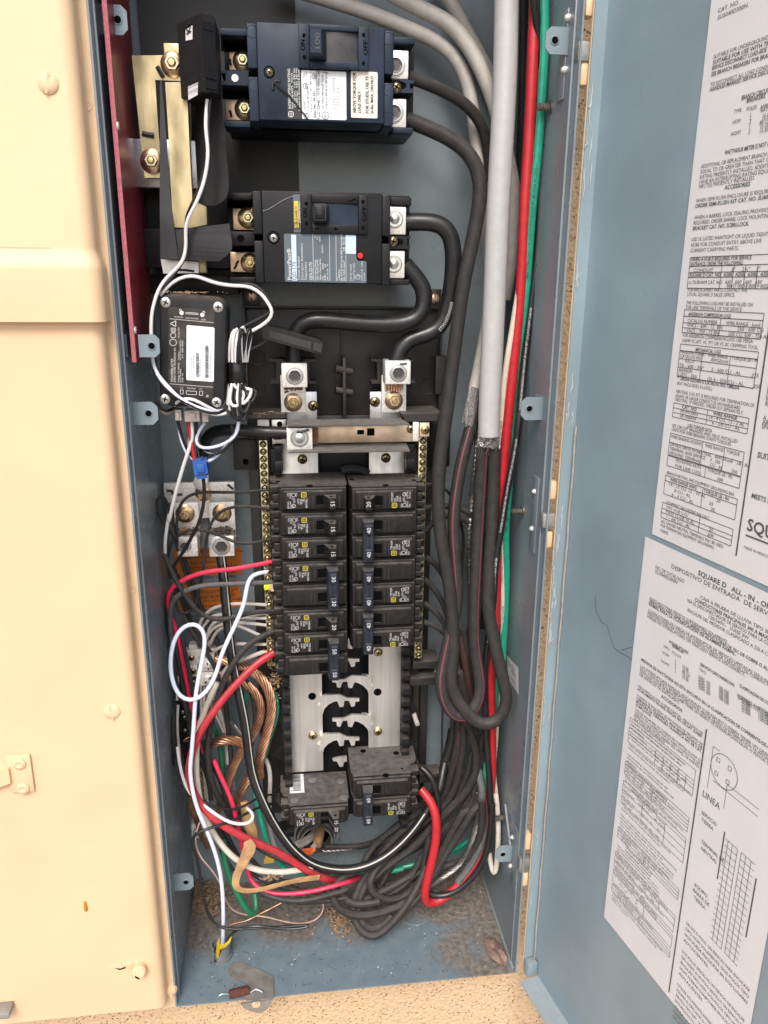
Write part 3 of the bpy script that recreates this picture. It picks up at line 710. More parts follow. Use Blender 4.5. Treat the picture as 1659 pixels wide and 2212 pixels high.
def zz(c,u,v): return duv(on_door(c,u,v))[1]
def uu_(c,u,v): return duv(on_door(c,u,v))[0]
mb=MB()
x0=uL+0.009
X1=uu_('o',868,1180)-0.008; CS=(X1-x0)/0.120      # left text column
rows=[('n',745,105,'CAT. NO.',0,2.6),('n',742,160,'SU3040D300N',0,3.4),
('n',710,475,'SUITABLE FOR UNDERGROUND SERVICE ONLY.',0,9),('n',705,520,'SUITABLE FOR USE WITH 75C CONDUCTORS',1,10),('n',697,565,'SERVICE DISCONNECT LOAD-SIDE WIRE 250 KCMIL MAX',1,10),('n',692,615,'SEE BRANCH BREAKERS FOR BRANCH WIRE RATING.',1,10),
('n',685,700,'TO DISCONNECT ALL LOAD CONDUCTORS TURN',0,9),('n',680,738,'HANDLES MARKED SERVICE DISCONNECT OFF',1,9),
('n',610,1355,'ADDITIONAL OR REPLACEMENT BRANCH BREAKERS',0,9.4),('n',605,1398,'EQUAL TO OR GREATER THAN THAT OF THE',0,9),('n',600,1440,'RATING PRESENTLY INSTALLED. ADDITIONAL',0,9),('n',596,1480,'HAVE AN INTERRUPTING RATING EQUAL TO',0,9),('n',591,1515,'NECT(S) PRESENTLY INSTALLED.',0,6.6),
('n',570,1630,'WHEN SEMI-FLUSH ENCLOSURE IS REQUIRED,',0,9),('n',563,1672,'ORDER SEMI-FLUSH KIT CAT. NO. SU400F.',1,9),
('n',555,1765,'WHEN A BARREL LOCK SEALING PROVISION IS',0,9.4),('n',548,1808,'REQUIRED, ORDER BARREL LOCK MOUNTING',0,9),('n',543,1852,'BRACKET CAT. NO. SCBRLLOCK.',1,6.8),
('n',532,1940,'USE UL LISTED RAINTIGHT OR LIQUID TIGHT',0,9),('n',528,1985,'HUBS FOR CONDUIT ENTRY ABOVE LIVE',0,8.4),('n',523,2030,'CURRENT CARRYING PARTS.',0,6)]
dz=abs(zz('n',563,1672)-zz('n',570,1630))
def colw(k): return 0.0125*k*CS
for c,u,v,t_,b_,k in rows: 
    a=on_door(c,u,v,LF); text(mb,t_,dp(duv(a)[0],duv(a)[1],LF),DU,UP,0.0038,0,1,bool(b_),min(colw(k),tw(t_)*0.0046))
for t_,c,u,v,k in (('WATTHOUR METER IS NOT INCLUDED','n',800,1245,6.5),('ACCESSORIES','n',800,1525,2.9),('BRANCH CIRCUIT','n',935,805,3),('BREAKERS','n',975,828,2),):
    a=on_door(c,u,v,LF); text(mb,t_,dp(*duv(a),LF),DU,UP,0.0040,0,1,True,min(colw(k),tw(t_)*0.0046))
for t_,u,v in (('TYPE',872,915),('POLES',975,895),('AMPERE',1085,880),('RATING',1088,905),('HOM',862,1000),('1',1000,940),('2',1000,965),('2',998,995),('1',995,1020),('1',992,1050),('2',990,1080),('HOMT',850,1095),('15-50',1100,950),('15-70',1098,972),('80-110',1080,1005),('15-20',1082,1035),('15-50',1078,1072)):
    a=on_door('n',u,v,LF); text(mb,t_,dp(*duv(a),LF),DU,UP,0.0036,0,0.9)
# tables, English sheet
orows=[('WHEN A HUB IS REQUIRED FOR SERVICE',423,75,1),('ENTRANCE, ORDER THE FOLLOWING:',420,105,1),('   CONDUIT              2"     2½"    3"     3½"',420,145,0),('SQUARE D CAT. NO.  A200L  A250L  A300L  A350L',413,175,1),('or DURHAM CAT. NO.  ARP   ARP   ARP   ARP',407,222,0),('                                00017 00018 00019 00020',407,245,0),
('FOR REPLACEMENT PARTS, CONTACT THE',398,270,0),('LOCAL SQUARE D SALES OFFICE.',393,300,0),('THE FOLLOWING LUGS MAY BE INSTALLED ON',389,355,0),('THE LINE TERMINALS OF THE DEVICE:',387,385,0),('   ANDERSON COMPRESSION LUGS',384,428,1),('   CATALOG NUMBER         WIRE RANGE - kcmil',376,470,0),('   VHCL - 600 - 12  BN            250 - 600 CU',373,500,0),('   VACL - 750 - 12 BN        500 CU, 500 - 750 AL',370,535,0),('FOR ANDERSON COMPRESSION LUGS, USE VERSA-',362,567,0),('CRIMP VC 6FT, VC 7FT OR VC 8C CRIMPING TOOL.',358,600,0),
('             MECHANICAL LUGS',354,650,1),('MANUFACTURER    WIRE RANGE    TORQUE LB - IN.',352,675,0),('CATALOG NO.         AWG/kcmil',350,702,0),('     ILSCO:',345,728,0),('TA - 600 - 2N*      2 - 600 CU - AL        375',338,760,0),('ANDERSON:',335,792,0),('L2D2 - 350         (2) 6 - 350 CU - AL       250',331,820,0),('*  ORDER SQUARE D CATALOG NO. CMELK4.',328,845,1),('(KIT INCLUDES 4 LUGS.)',325,878,0),
('NEUTRAL LUG KIT IS REQUIRED FOR TERMINATION OF',322,932,0),('#3AWG OR LARGER CONDUCTOR ON PANELBOARD',318,960,0),('NEUTRAL. IF NEEDED, ORDER KIT SEPARATELY.',314,985,0),('       CAT. NO.               WIRE RANGE',306,1022,1),('      HOM70AN          14 - 4 CU,  12 - 2 AL',303,1050,0),('      LK100AN              6 - 2/0 CU - AL',300,1080,0),
('              LUG TORQUE DATA',295,1130,1),('SEE CIRCUIT BREAKERS AND FIELD INSTALLED',293,1155,0),('UNITS FOR WIRE BINDING SCREW TORQUES.',290,1180,0),('WIRE BINDING SCREWS    WIRE RANGE   TORQUE',284,1225,0),('3/8 HEX DRIVE IN NEUTRAL   AWG/kcmil    LB - IN.',276,1275,0),('TERMINAL AND SERVICE     4 - 250',274,1302,0),('GROUND TERMINAL         CU - AL        250',270,1330,0),('       MOUNTING NUTS       TORQUE LB - IN.',265,1365,0),('       FOR LINE LUGS              300',262,1400,0),
('BRANCH NEUTRAL AND EQUIPMENT GROUNDING BAR',255,1460,0),('    WIRE RANGE AWG        TORQUE LB - IN.',248,1495,1),('   14 - 10 CU, 12 - 10 AL         20',244,1525,0),('         8 CU - AL                25',240,1555,0),('       6 - 4 CU - AL               35',236,1585,0),('   EQUIPMENT GROUNDING BAR ONLY',230,1645,0),('   TWO 14 OR 12 CU',226,1675,0),('   TWO 12 OR 10 AL              25',222,1705,0),('    1 - 4/0 CU - AL               200',219,1738,0),('ALL UNUSED NEUTRAL TERMINALS MAY BE USED',215,1775,0),('FOR TERMINATING EQUIPMENT GROUNDING',211,1802,0),('WIRES.',208,1835,0)]
for t_,u,v,b_ in orows:
    a=on_door('o',u,v,LF); uu,z=duv(a); text(mb,t_.strip(),dp(x0+(len(t_)-len(t_.lstrip()))*0.0019*CS+0.001,z,LF),DU,UP,0.0037,0,1,bool(b_),min(0.118*CS*len(t_.strip())/44.0,tw(t_.strip())*0.0045))
def table(mb,c,u,vs,cols,x0,x1,tk=0.0005):
    zs=[zz(c,u,v) for v in vs]
    for z in zs: rule(mb,(x0,z),(x1,z),tk)
    for k in [0]+cols+[1]: rule(mb,(x0+(x1-x0)*k,zs[0]),(x0+(x1-x0)*k,zs[-1]),tk)
table(mb,'o',415,[50,108,148,180,250],[],x0,X1); table(mb,'o',415,[108,250],[0.43,0.58,0.72,0.86],x0,X1)
table(mb,'o',380,[390,432,475,508,540],[],x0,X1); table(mb,'o',372,[432,540],[0.5],x0,X1)
table(mb,'o',345,[612,655,708,765,825],[],x0,X1); table(mb,'o',340,[655,825],[0.32,0.68],x0,X1)
table(mb,'o',302,[995,1028,1058,1088],[0.48],x0,X1); table(mb,'o',272,[1190,1250,1335],[0.47,0.76],x0,X1); table(mb,'o',264,[1338,1405],[0.55],x0,X1)
table(mb,'o',245,[1465,1500,1590],[0.55],x0,X1); table(mb,'o',224,[1640,1680,1708,1742],[0.56],x0,X1)
rule(mb,(X1+0.006,zz('o',900,900)+0.05),(X1+0.006,z1b+0.012),0.0014)
# right hand column of the English sheet
for t_,v,sz,b_ in (('UNUSED SPACES MUST BE FILLED',880,0.0064,0),('CIRCUIT BREAKER NOT INCLUDED',905,0.0064,0),('NEUTRAL BONDING SCREW',932,0.0064,0),('UL LISTED ENCLOSURE',958,0.0064,0),('WARNING: SHOCK HAZARD',985,0.0064,0),('RESTORE POWER ONLY WHEN',1015,0.0064,0),('A SUITABLE',1110,0.0064,0),('ARRANGED',1138,0.0064,0),('SPACE',1168,0.0064,0),('SUITABLE ONLY FOR USE',1365,0.008,1),('MEETS EUSERC',-0.058,0.0068,1),('MADE IN MEXICO',-0.020,0.0042,0)):
    z=zz('o',900,v) if v>0 else z1b-v; text(mb,t_,dp(X1+0.012,z,LF),DU,UP,sz*0.72,0,0.95,bool(b_))
z=z1b+0.034; text(mb,'SQUARE D COMPANY',dp(X1+0.012,z,LF),DU,UP,0.0125,0,1.0,True); rule(mb,(X1+0.012,z-0.004),(u2R-0.004,z-0.004),0.0012)
part('print',s1,mb,PRS,smooth=False)
# Spanish sheet
mb=MB(); xs=u2L+0.007; XR=uu_('q',800,1000)-0.005; CS2=(XR-xs)/0.110
def sp(rows):
    for c,u,v,t_,b_,sz,k in rows:
        uu,z=duv(on_door(c,u,v,LF)); text(mb,t_,dp(uu,z,LF),DU,UP,sz*0.60,0,1,bool(b_),min(u2R-0.004-uu,min(k*CS2,tw(t_)*sz*0.70) if k else tw(t_)*sz*0.66))
sp([('p',888,400,'SQUARE D   ALL - IN - ONE',1,0.0095,0),('p',672,345,'DISPOSITIVO DE ENTRADA  DE SERVICIO',0,0.0088,0.150),('p',545,350,'NO. DE CATALOGO',0,0.0076,0.046),('p',543,385,'SU3040D300N',0,0.0076,0.036),
('p',905,590,'CAJA A PRUEBA DE LLUVIA TIPO 3R',0,0.0068,0.09),('p',862,610,'CONDUCTORES PRINCIPALES 300 A MAXIMO',1,0.0068,0.105),('p',800,615,'VEA EL DESCONECTADOR DE SERVICIO PARA LA CLASIFICACION',0,0.0068,0.135),('p',968,745,'120/240V~  1FASE 3W.',0,0.0068,0.055),('p',803,695,'ENCHUFE DEL MEDIDOR CLASIFICADO A 320 A CONTINUO.',0,0.0068,0.13),
('p',498,598,'ADECUADO PARA SERVICIO SUBTERRANEO SOLAMENTE.',0,0.0062,0.118),('p',496,622,'ADECUADO PARA USAR CON LINEAS CONDUCTORAS DE 75C DE COBRE O ALUMINIO',1,0.0062,0.185),('p',493,645,'RAMAL PARA LA CLASIFICACION DE ALAMBRE RAMAL.',1,0.0062,0.13),('p',485,695,'CONDUCTORES DE CARGA DE INTERRUPTOR DE SERVICIO LIMITADAS 250 kcmil MAX. CU-AL',0,0.0062,0.2),('p',482,718,'PARA DESCONECTAR TODOS LOS CONDUCTOREAS DE CARGA DE LOS CONDUCTORES DE',0,0.0062,0.19),('p',479,742,'MANIJA DEL INTERRUPTORES OFF MARCADO SERVICE DISCONNECT.',0,0.0062,0.145),
('p',655,945,'INTERRUPTORES',1,0.0058,0.03),('p',680,978,'RAMALES',1,0.0058,0.018),('p',608,980,'TIPO',0,0.0056,0),('p',600,1030,'HOM',0,0.0056,0),('p',590,1098,'HOMT',0,0.0056,0),('p',676,1028,'POLOS',0,0.0056,0),('p',905,1130,'SERVICIO DISCONNECION',1,0.0062,0.047),('p',895,1168,'TIPO',0,0.0056,0),('p',1220,1300,'CLASIFICACION DE CORTO CIRCUITO',1,0.0062,0.06),('p',1200,1372,'AMPERES RMS   VOLTAJE',0,0.0056,0),('p',1205,1395,'SIMETRICOS      AC',0,0.0056,0),
('p',430,1090,'MEDIDOR DE WATT/HORA NO ESTA INCLUIDO EN LA CLASIFICACION DE CORRIENTE-DE-CORTO',1,0.0066,0.2),('p',425,1140,'LOS INTERRUPTORES RAMALES ADICIONALES O DE REPUESTO DEBEN TENER UN GRADO DE',0,0.006,0.2),('p',422,1163,'IGUAL O MAYOR QUE EL INTERRUPTORES CON EL MENOR GRADO DE INTERRUPCION YA INSTALLADO',0,0.006,0.2),('p',420,1187,'DESCONECTADOR DE SERVICIO DEBE TENER UN GRADO DE INTERRUPCION IGUAL O MAYOR QUE EL',0,0.006,0.2),('p',417,1210,'DE SERVICIO YA INSTALADO.',0,0.006,0),
('p',592,1385,'ACCESORIOS',1,0.0066,0),('p',405,1302,'PARA INSTALACION A NIVEL PARCIAL, PIDA JUEGO DE',0,0.0058,0.106),('p',402,1325,'ACOPLAMIENTO DE NIVEL PARCIAL NO. DE CAT. SU400F.',1,0.0058,0.106),('p',396,1375,'CUANDO SE REQUIERA UN PROVISION DE SELLADO DE',0,0.0058,0.108),('p',393,1400,'CERRADURA CILINDRICA, PIDA RECEPTACULO DE',1,0.0058,0.108),('p',390,1425,'MONTURA DE CERRADURA CILINDRICA NO. DE CAT.',1,0.0058,0.108),('p',387,1450,'SCBRLLOCK.',1,0.0058,0),('p',382,1490,'UTILIZE ENCHUFES DE CONEXION CONTRA LLUVIA O',0,0.0058,0.108),('p',379,1515,'LIQUIDO DE CLASIFICATION UL PARA CONDUCTOS DE',0,0.0058,0.108),('p',376,1540,'ENTRADA QUE ESTEN ARRIBA DEL NIVEL DE PARTES',0,0.0058,0.108),('p',373,1563,'QUE CONDUCEN CORRIENTE.',0,0.0058,0.055)])
for j,v in enumerate((1225,1247,1269,1291,1313)):
    for u,t_ in ((890,'Q2M...VH'),(1052,'100-200'),(1235,'22,000'),(1370,'120/240')):
        uu,z=duv(on_door('p',u,v+(u-890)*0.52,LF)); text(mb,t_,dp(uu,z,LF),DU,UP,0.0036,0,0.9)
    uu,z=duv(on_door('p',700,1095+j*23,LF)); text(mb,'12211'[j],dp(uu,z,LF),DU,UP,0.0036,0,0.9)
    uu,z=duv(on_door('p',760,1140+j*23,LF)); text(mb,['15-50','15-70','80-110','15-20','15-30'][j],dp(uu,z,LF),DU,UP,0.0036,0,0.9)
srows=['CUANDO SE REQUIERA UN ENCHUFE DE CONEXION','PARA SERVICO SUBTERRANEO DE ENTRADA, PIDA','LO SIGUIENTE:','       CONDUIT            2"     2½"    3"    3½"    4"','SQUARE D NO. DE CAT.  A200L A250L A300L A350L A400L','or DURHAM NO. DE CAT.  ARP  ARP  ARP  ARP  ARP','                             00017 00018 00019 00020 00021','PARA PARTES DE REPUESTO, COMMUNIQUESE CON LA','OFICINA DE VENTAS LOCAL DE SQUARE D.','','LAS SIGUIENTES LENGUETAS PUEDEN SER','INSTALADAS EN LAS TERMINALES DE LINEA DEL','APARATO:','ANDERSON LENGUETAS DE COMPRESION','NO. DE CATALAGO        CLASE DE CABLE - kcmil','VHCL - 600 - 12  BN          250 - 600 CU','VACL - 750 - 12 BN     500 CU, 500 - 750 AL','PARA LENGUETAS DE ANDERSON, UTILIZE HERRAMIENTAS','DE PRENSADO VERSA-CRIMP VC 6FT, VC 7FT, O VC 8C.','       LENGUETAS DE MECANICO','NO. DE          CLASE DE CABLE      TORSION','CATALAGO       AWG/kcmil         LBS - PULG','ILSCO:','TA - 600 - 2N*      2 - 600 CU - AL       375','ANDERSON:','L2D2 - 350       (2) 6 - 350 CU - AL      250','*  PIDA SQUARE D CAT. NO. CMELK4 (EL JUEGO DE','CMELK4 INCLUYE CUATRO LENGUETAS.)','','PARA LENGUETAS DE ANDERSON UTILIZE HERRAMIENTAS','DE PRENSADO VERSA-CRIMP VC 6FT O VC 8C.','UN EQUIPO DE NEUTRO EN EL TABLERO ES REQUERIDO','PARA TERMINACION DE CONDUCTOR CAL. #3 AWG O','MAYOR. SI SE NECESITA, PIDA JUEGO POR SEPARADO.','NO. DE CATALOGO       CLASE DE CABLE AWG','   HOM70AN            14 - 4 CU, 12 - 2 AL','   LK100AN             6 - 2/0 CU - AL','        DATOS DE TORSION DE LAS','        LENGUETAS DE CONEXION','VEA LOS INTERRUPTORES PARA CIRCUITO Y','LAS UNIDADES DE CAMPO PARA LA TORSION','DE LOS TORNILLOS DE LIGADURA DEL CABLE.','TORNILLOS DE LIGADURA  CLASE DE CABLE  TORSION','HEX DRIVE EN NEUTRAL      4 - 250     LBS-PULG','TERMINAL DE TIERRA        CU - AL        250','TUERCAS DE MONTURA PARA    TORSION LBS PULG','LENGUETAS DE LINEA             300','NEUTRAL RAMAL Y EQUIPO BARRA DE TIERRA','CLASE DE CABLE AWG       TORSION LBS PULG','14 - 10 CU, 12 - 10 AL       20','      8 CU - AL              25','      6 - 4 CU - AL           35','BARRA DE TIERRA DE EQUIPO UNICAMENTE','     TWO 14 OR 12 CU         25','     TWO 12 OR 10 AL        200','TODAS LAS TERMINALES DE NEUTRALES INUTILIZADAS','PUEDEN SER USADAS PARA TERMINAR CABLES DE','TIERRA DE EQUIPO.']
zA=zz('p',402,1615); zB=z2b+0.030; st_=(zA-zB)/(len(srows)-1)
for i,t_ in enumerate(srows):
    if t_: text(mb,t_.strip(),dp(xs+0.0015+(len(t_)-len(t_.lstrip()))*0.0019*CS2,zA-st_*i,LF),DU,UP,st_*0.66,0,1,i in(0,1,2,13,19,37,38),min(0.105*CS2*len(t_.strip())/46.0,tw(t_.strip())*st_*0.85))
for rws,cols in (((-1,2,3,4,6.2),(0.44,0.56,0.67,0.78,0.89)),((12.2,13.2,14.2,15.2,16.2),(0.46,)),((18.2,19.2,21.2,23.2,25.2),(0.34,0.7)),((33.2,34.2,35.2,36.2),(0.46,)),((41.2,42.2,44.2),(0.5,0.76)),((44.2,46.2),(0.56,)),((47.2,48.2,51.2),(0.55,)),((52.2,53.2,54.2),(0.55,))):
    zs=[zA-st_*r_ for r_ in rws]
    for z in zs: rule(mb,(xs,z),(XR,z),0.0004)
    for k in (0,*cols,1): rule(mb,(xs+(XR-xs)*k,zs[1] if 0<k<1 else zs[0]),(xs+(XR-xs)*k,zs[-1]),0.0004)
rule(mb,(XR+0.005,zz('p',965,1640)),(XR+0.005,z2b+0.006),0.0014)
# wiring diagram and notes, right column
ox=XR+0.012; zt2=zz('p',965,1640)-0.002; DS=min(1.0,(u2R-0.005-ox)/0.096)
def dr(u0,z0,u1,z1,t_=0.0004): rule(mb,(ox+u0*DS,zt2+z0),(ox+u1*DS,zt2+z1),t_)
ring2(mb,dp(ox+0.016,zt2-0.022,LF),DU,UP,0,0,0.014,0.0005,28)
for a_,b_ in ((0.009,-0.016),(0.021,-0.016),(0.009,-0.028),(0.021,-0.028)): frame2(mb,dp(ox+a_,zt2+b_,LF),DU,UP,-0.0018,-0.0018,0.0018,0.0018,0.0004)
dr(0.003,-0.008,0.003,-0.046);dr(0.003,-0.008,0.012,-0.008);dr(0.028,-0.03,0.028,-0.052);dr(0.009,-0.036,0.07,-0.036);dr(0.028,-0.03,0.07,-0.03)
text(mb,'LINEA',dp(ox-0.002,zt2-0.056,LF),DU,UP,0.008,0,0.9)
for i in range(17): 
    z=-0.075-i*0.006; dr(0.040,z,0.053,z);dr(0.058,z,0.071,z); dr(0.036,z,0.040,z); dr(0.071,z,0.076,z)
for a_ in (0.040,0.046,0.053,0.058,0.064,0.071): dr(a_,-0.075,a_,-0.171)
dr(0.034,-0.070,0.034,-0.115,0.0012); dr(0.080,-0.085,0.080,-0.14,0.0012)
for t_,a_,b_ in (('SERVICIO',0.0,-0.072),('TIERRA',0.001,-0.078),('TERMINAL DE',0.004,-0.097),('NEUTRAL',0.005,-0.103),('EQUIPO,',0.004,-0.140),('BARRA DE',0.003,-0.146),('TIERRA',0.005,-0.152)): text(mb,t_,dp(ox+a_,zt2+b_,LF),DU,UP,0.0048,0,0.85)
z=zt2-0.182
for blk in (['UN SOLO POLO, UN ESPACIO PARA ENCHUFAR','TIPO HOM SOLAMENTE. DOS POLOS TIPO','HOM PUEDE ENCHUFAR EN DOS LUGARES','ADYACENTES.'],['DOS POLOS SENCILLOS, UN ESPACIO DE ENCHUFE','TIPO HOMT O UN POLO SENCILLO, UN ESPACIO DE','ENCHUFE TIPO HOM. DOS POLOS TIPO HOM O','HOMT PODRAN CONECTARSE EN DOS ESPACIOS','ADYACENTES.'],['UTILIZE SOLAMENTE INTERRUPTORES RAMALES','SQUARE D TIPO HOM O HOMT, INTERRUPTOR DE','SERVICO TIPO Q2M - VH Y PIEZA DE REPUESTO. CON','ESTE PRODUCTO, USO DE OTROS COMPONENTES','ANULA LA GARANTIA, PUEDE ANULAR LA','CLASIFICACION UL Y PUEDE RESULTAR EN PERDIDA','DE PROPIEDAD Y LESION PERSONAL.'],['UN SQUARE D DE CLASIFICACION UL PARA CUBRIR','DE SOBRECORRIENTE SECUNDARIA PUEDE ENCHU-','FARSE EN DOS LUGARES ADYACENTES. PIDA','NO. DE CATALOGO HOM2175SB.']):
    for t_ in blk: text(mb,t_,dp(ox+0.001,z,LF),DU,UP,0.0042,0,1,False,min(0.094*DS,tw(t_)*0.0046)); z-=0.0060
    z-=0.0062
for t_ in ('APROPIADO SOLAMENTE PARA USARSE','COMO EQUIPO DE SERVICIO'): text(mb,t_,dp(ox+0.008,z,LF),DU,UP,0.0058,0,1,False,0.082*DS if 'AP' in t_ else 0.06*DS); z-=0.0072
text(mb,'LLENA LAS ESPECIFICACIONES EUSERC',dp(ox+0.008,z-0.003,LF),DU,UP,0.0050,0,1,False,0.084*DS); z-=0.018
text(mb,'SQUARE D COMPANY',dp(ox,z,LF),DU,UP,0.0110,0,1,True,0.092*DS); rule(mb,(ox,z-0.003),(ox+0.092*DS,z-0.003),0.0009); text(mb,'HECHO EN MEXICO',dp(ox+0.002,z-0.0085,LF),DU,UP,0.0042,0,0.8)
part('print',s2,mb,PRS,smooth=False)
# ================================================================ helpers for the gear
def rrect(x0,x1,z0,z1,r,n=5):
    out=[]
    for cx_,cz_,a0 in ((x1-r,z1-r,0),(x0+r,z1-r,90),(x0+r,z0+r,180),(x1-r,z0+r,270)):
        for k in range(n+1):
            a_=R(a0+90*k/n); out.append((cx_+r*math.cos(a_),cz_+r*math.sin(a_)))
    return out
def poly_px(c,pts,Y): return [(lambda p:(p.x,p.z))(at(c,u,v,Y)) for u,v in pts]
def pprism(name,parent,m,c,pts,Y0,Y1,label=None,smooth=False): return part(name,parent,MB().prism(poly_px(c,pts,Y0),Y0,Y1),m,smooth=smooth,label=label)
def disc(name,parent,m,c,u,v,Y,rpx,n=20,h=0.0004):
    p=at(c,u,v,Y); return part(name,parent,MB().cyl(p,p+Vector((0,-h,0)),mpx(p,rpx),n),m)
PX=lambda c,w_: w_*K/CR[c][2]      # crop px -> display px
def lugblock(name,label,c,u0,v0,u1,v1,Yf,dep,hu,hv,hr,socket='hex',cat='lug',m=LUG,ink=True):
    a=rect(c,u0,v0,u1,v1,Yf); t_=thing(name,label,cat,((a[0]+a[1])/2,Yf+dep,a[2]))
    part('lug_body',t_,MB().box(a[0],a[1],Yf,Yf+dep,a[2],a[3],0.0009),m)
    p=at(c,hu,hv,Yf); r=mpx(p,PX(c,hr))
    part('screw_rim',t_,MB().lathe(p,(0,-1,0),[(r,0.0001),(r*0.97,0.0006),(r*0.90,0.0007),(r*0.86,0.0002)],32),STEEL)
    if socket=='hex':
        part('set_screw',t_,MB().lathe(p,(0,-1,0),[(r*0.86,0.0003),(r*0.84,0.0014),(r*0.66,0.0016),(r*0.62,0.0008)],32),STEEL)
        part('hex_socket',t_,MB().lathe(p,(0,-1,0),[(r*0.66,0.0009),(r*0.5,0.0006),(0,0.0006)],6,0.3),mat('socket_shadow_metal',(0.10,0.095,0.09),0.4,0.8),ang=10)
    else:
        part('set_screw',t_,MB().lathe(p,(0,-1,0),[(r*0.86,0.0003),(r*0.84,0.0012),(r*0.55,0.0012),(r*0.5,0.002),(r*0.2,0.0032),(0,0.0034)],32),STEEL)
    return t_
def nutset(parent,c,u,v,Y,rw,m1=WASH,m2=SCREWG,m3=SCREW,nr=0.56):
    p=at(c,u,v,Y); r=mpx(p,PX(c,rw)); washer(parent,p,r,r*0.28,m1); hexnut(parent,p+Vector((0,-r*0.2,0)),r*nr,r*0.5,m2,stud=m3)
def inkmark(parent,c,pts,Y,w_=0.0012):
    part('ink_mark',parent,MB().tube(spline([at(c,u,v,Y) for u,v in pts]),w_,6,flat=(0,1,0),rs=None),INK)
CW_=(Vector((0,0,-1)),Vector((1,0,0))); CCW=(Vector((0,0,1)),Vector((-1,0,0)))
def vtext(parent,name,m,rows):
    # rows: crop,u,v (start of baseline),Y,text,size px(crop),direction,width px or None,bold
    mb=MB()
    for c,u,v,Y,t_,sz,dr_,wd,bd in rows:
        p=at(c,u,v,Y); s_=mpx(p,PX(c,sz)); text(mb,t_,p,dr_[0],dr_[1],s_,0,1,bd,mpx(p,PX(c,wd)) if wd else None)
    return part(name,parent,mb,m,smooth=False)
# ================================================================ 100 A main breaker
FY=0.060
bk=thing('main_breaker','large black 100 amp main breaker with white rating labels and inked arrow','circuit breaker',at('Z',690,262,0.165))
xl,xr,zb,zt_=rect('Z',552,47,831,263,FY)
xl=at('X',482,700,FY).x; xr=at('x',936,1000,FY).x; zt_=at('X',1000,110,FY).z; zb=at('X',1000,1352,FY).z
part('case',bk,MB().box(xl,xr,FY,0.108,zb,zt_,0.0012),BLKB)
xsl=at('X',358,700,FY+0.003).x; xsr=at('x',1080,1000,FY+0.003).x
for x0,x1,(v0,v1),c in ((xsl,xl-0.0002,(95,670),'X'),(xsl,xl-0.0002,(780,1345),'X')):
    part('end_shoulder',bk,MB().box(x0,x1,FY+0.002,0.108,at(c,420,v1,FY).z,at(c,420,v0,FY).z,0.001),BLKB)
for v0,v1 in ((232,925),(1062,1745)):
    part('end_shoulder',bk,MB().box(xr+0.0002,xsr,FY+0.002,0.108,at('x',1000,v1,FY).z,at('x',1000,v0,FY).z,0.001),BLKB)
xbl=at('Z',492,270,0.11).x; xbr=at('x',1395,1900,0.105).x
part('mounting_base',bk,MB().box(xbl,xbr,0.1082,0.168,at('x',600,1860,0.108).z,zt_-0.004,0.001),BLK)
part('case_ledge',bk,MB().box(xl+0.002,xr+0.01,0.098,0.1081,at('x',600,1838,0.1).z,zb,0.0008),BLK)
# terminal barriers
for c,u0,v0,u1,v1 in (('X',0,168,345,258),('X',52,1350,388,1428),('x',1085,345,1425,455),('x',1070,1775,1390,1870)):
    pbox('terminal_barrier',bk,BLKB,c,u0,v0,u1,v1,0.080,0.1081,0.0008)
pprism('terminal_barrier',bk,BLKB,'X',[(10,705),(365,710),(365,900),(25,890),(25,858),(75,855),(70,740),(15,740)],0.080,0.108)
disc('bore',bk,LUG,'X',190,805,0.0797,PX('X',44))
pprism('terminal_barrier',bk,BLKB,'x',[(1060,1010),(1405,1030),(1405,1080),(1340,1080),(1340,1160),(1400,1165),(1395,1230),(1070,1225)],0.080,0.108)
pprism('bore',bk,DARK,'x',[(1070,1030),(1160,1030),(1270,1070),(1290,1110),(1270,1150),(1170,1185),(1070,1185)],0.0796,0.0799)
screw(bk,at('x',1125,1145,0.079),0.0048,SCREWD,'cross',rot=0.2)
screw(bk,at('X',632,735,FY+0.0002),mpx(at('X',632,735,FY),PX('X',50)),SCREWD,'cross',rot=0.35)
part('screw_well',bk,MB().lathe(at('X',628,728,FY),(0,-1,0),[(mpx(at('X',628,728,FY),PX('X',72)),0),(mpx(at('X',628,728,FY),PX('X',68)),0.0007),(mpx(at('X',628,728,FY),PX('X',56)),0.0001)],28),DARK)
for u,v in ((410,210),(420,590),(428,890)): part('mould_mark',bk,MB().lathe(at('X',u,v,FY+0.002),(0,-1,0),[(0.0052,0),(0.0050,0.0003),(0.0047,0.0001)],24),BLKB)
for u,v in ((1000,370),(1010,830),(1010,1185),(1005,1620)): part('mould_mark',bk,MB().lathe(at('x',u,v,FY+0.002),(0,-1,0),[(0.0052,0),(0.0050,0.0003),(0.0047,0.0001)],24),BLKB)
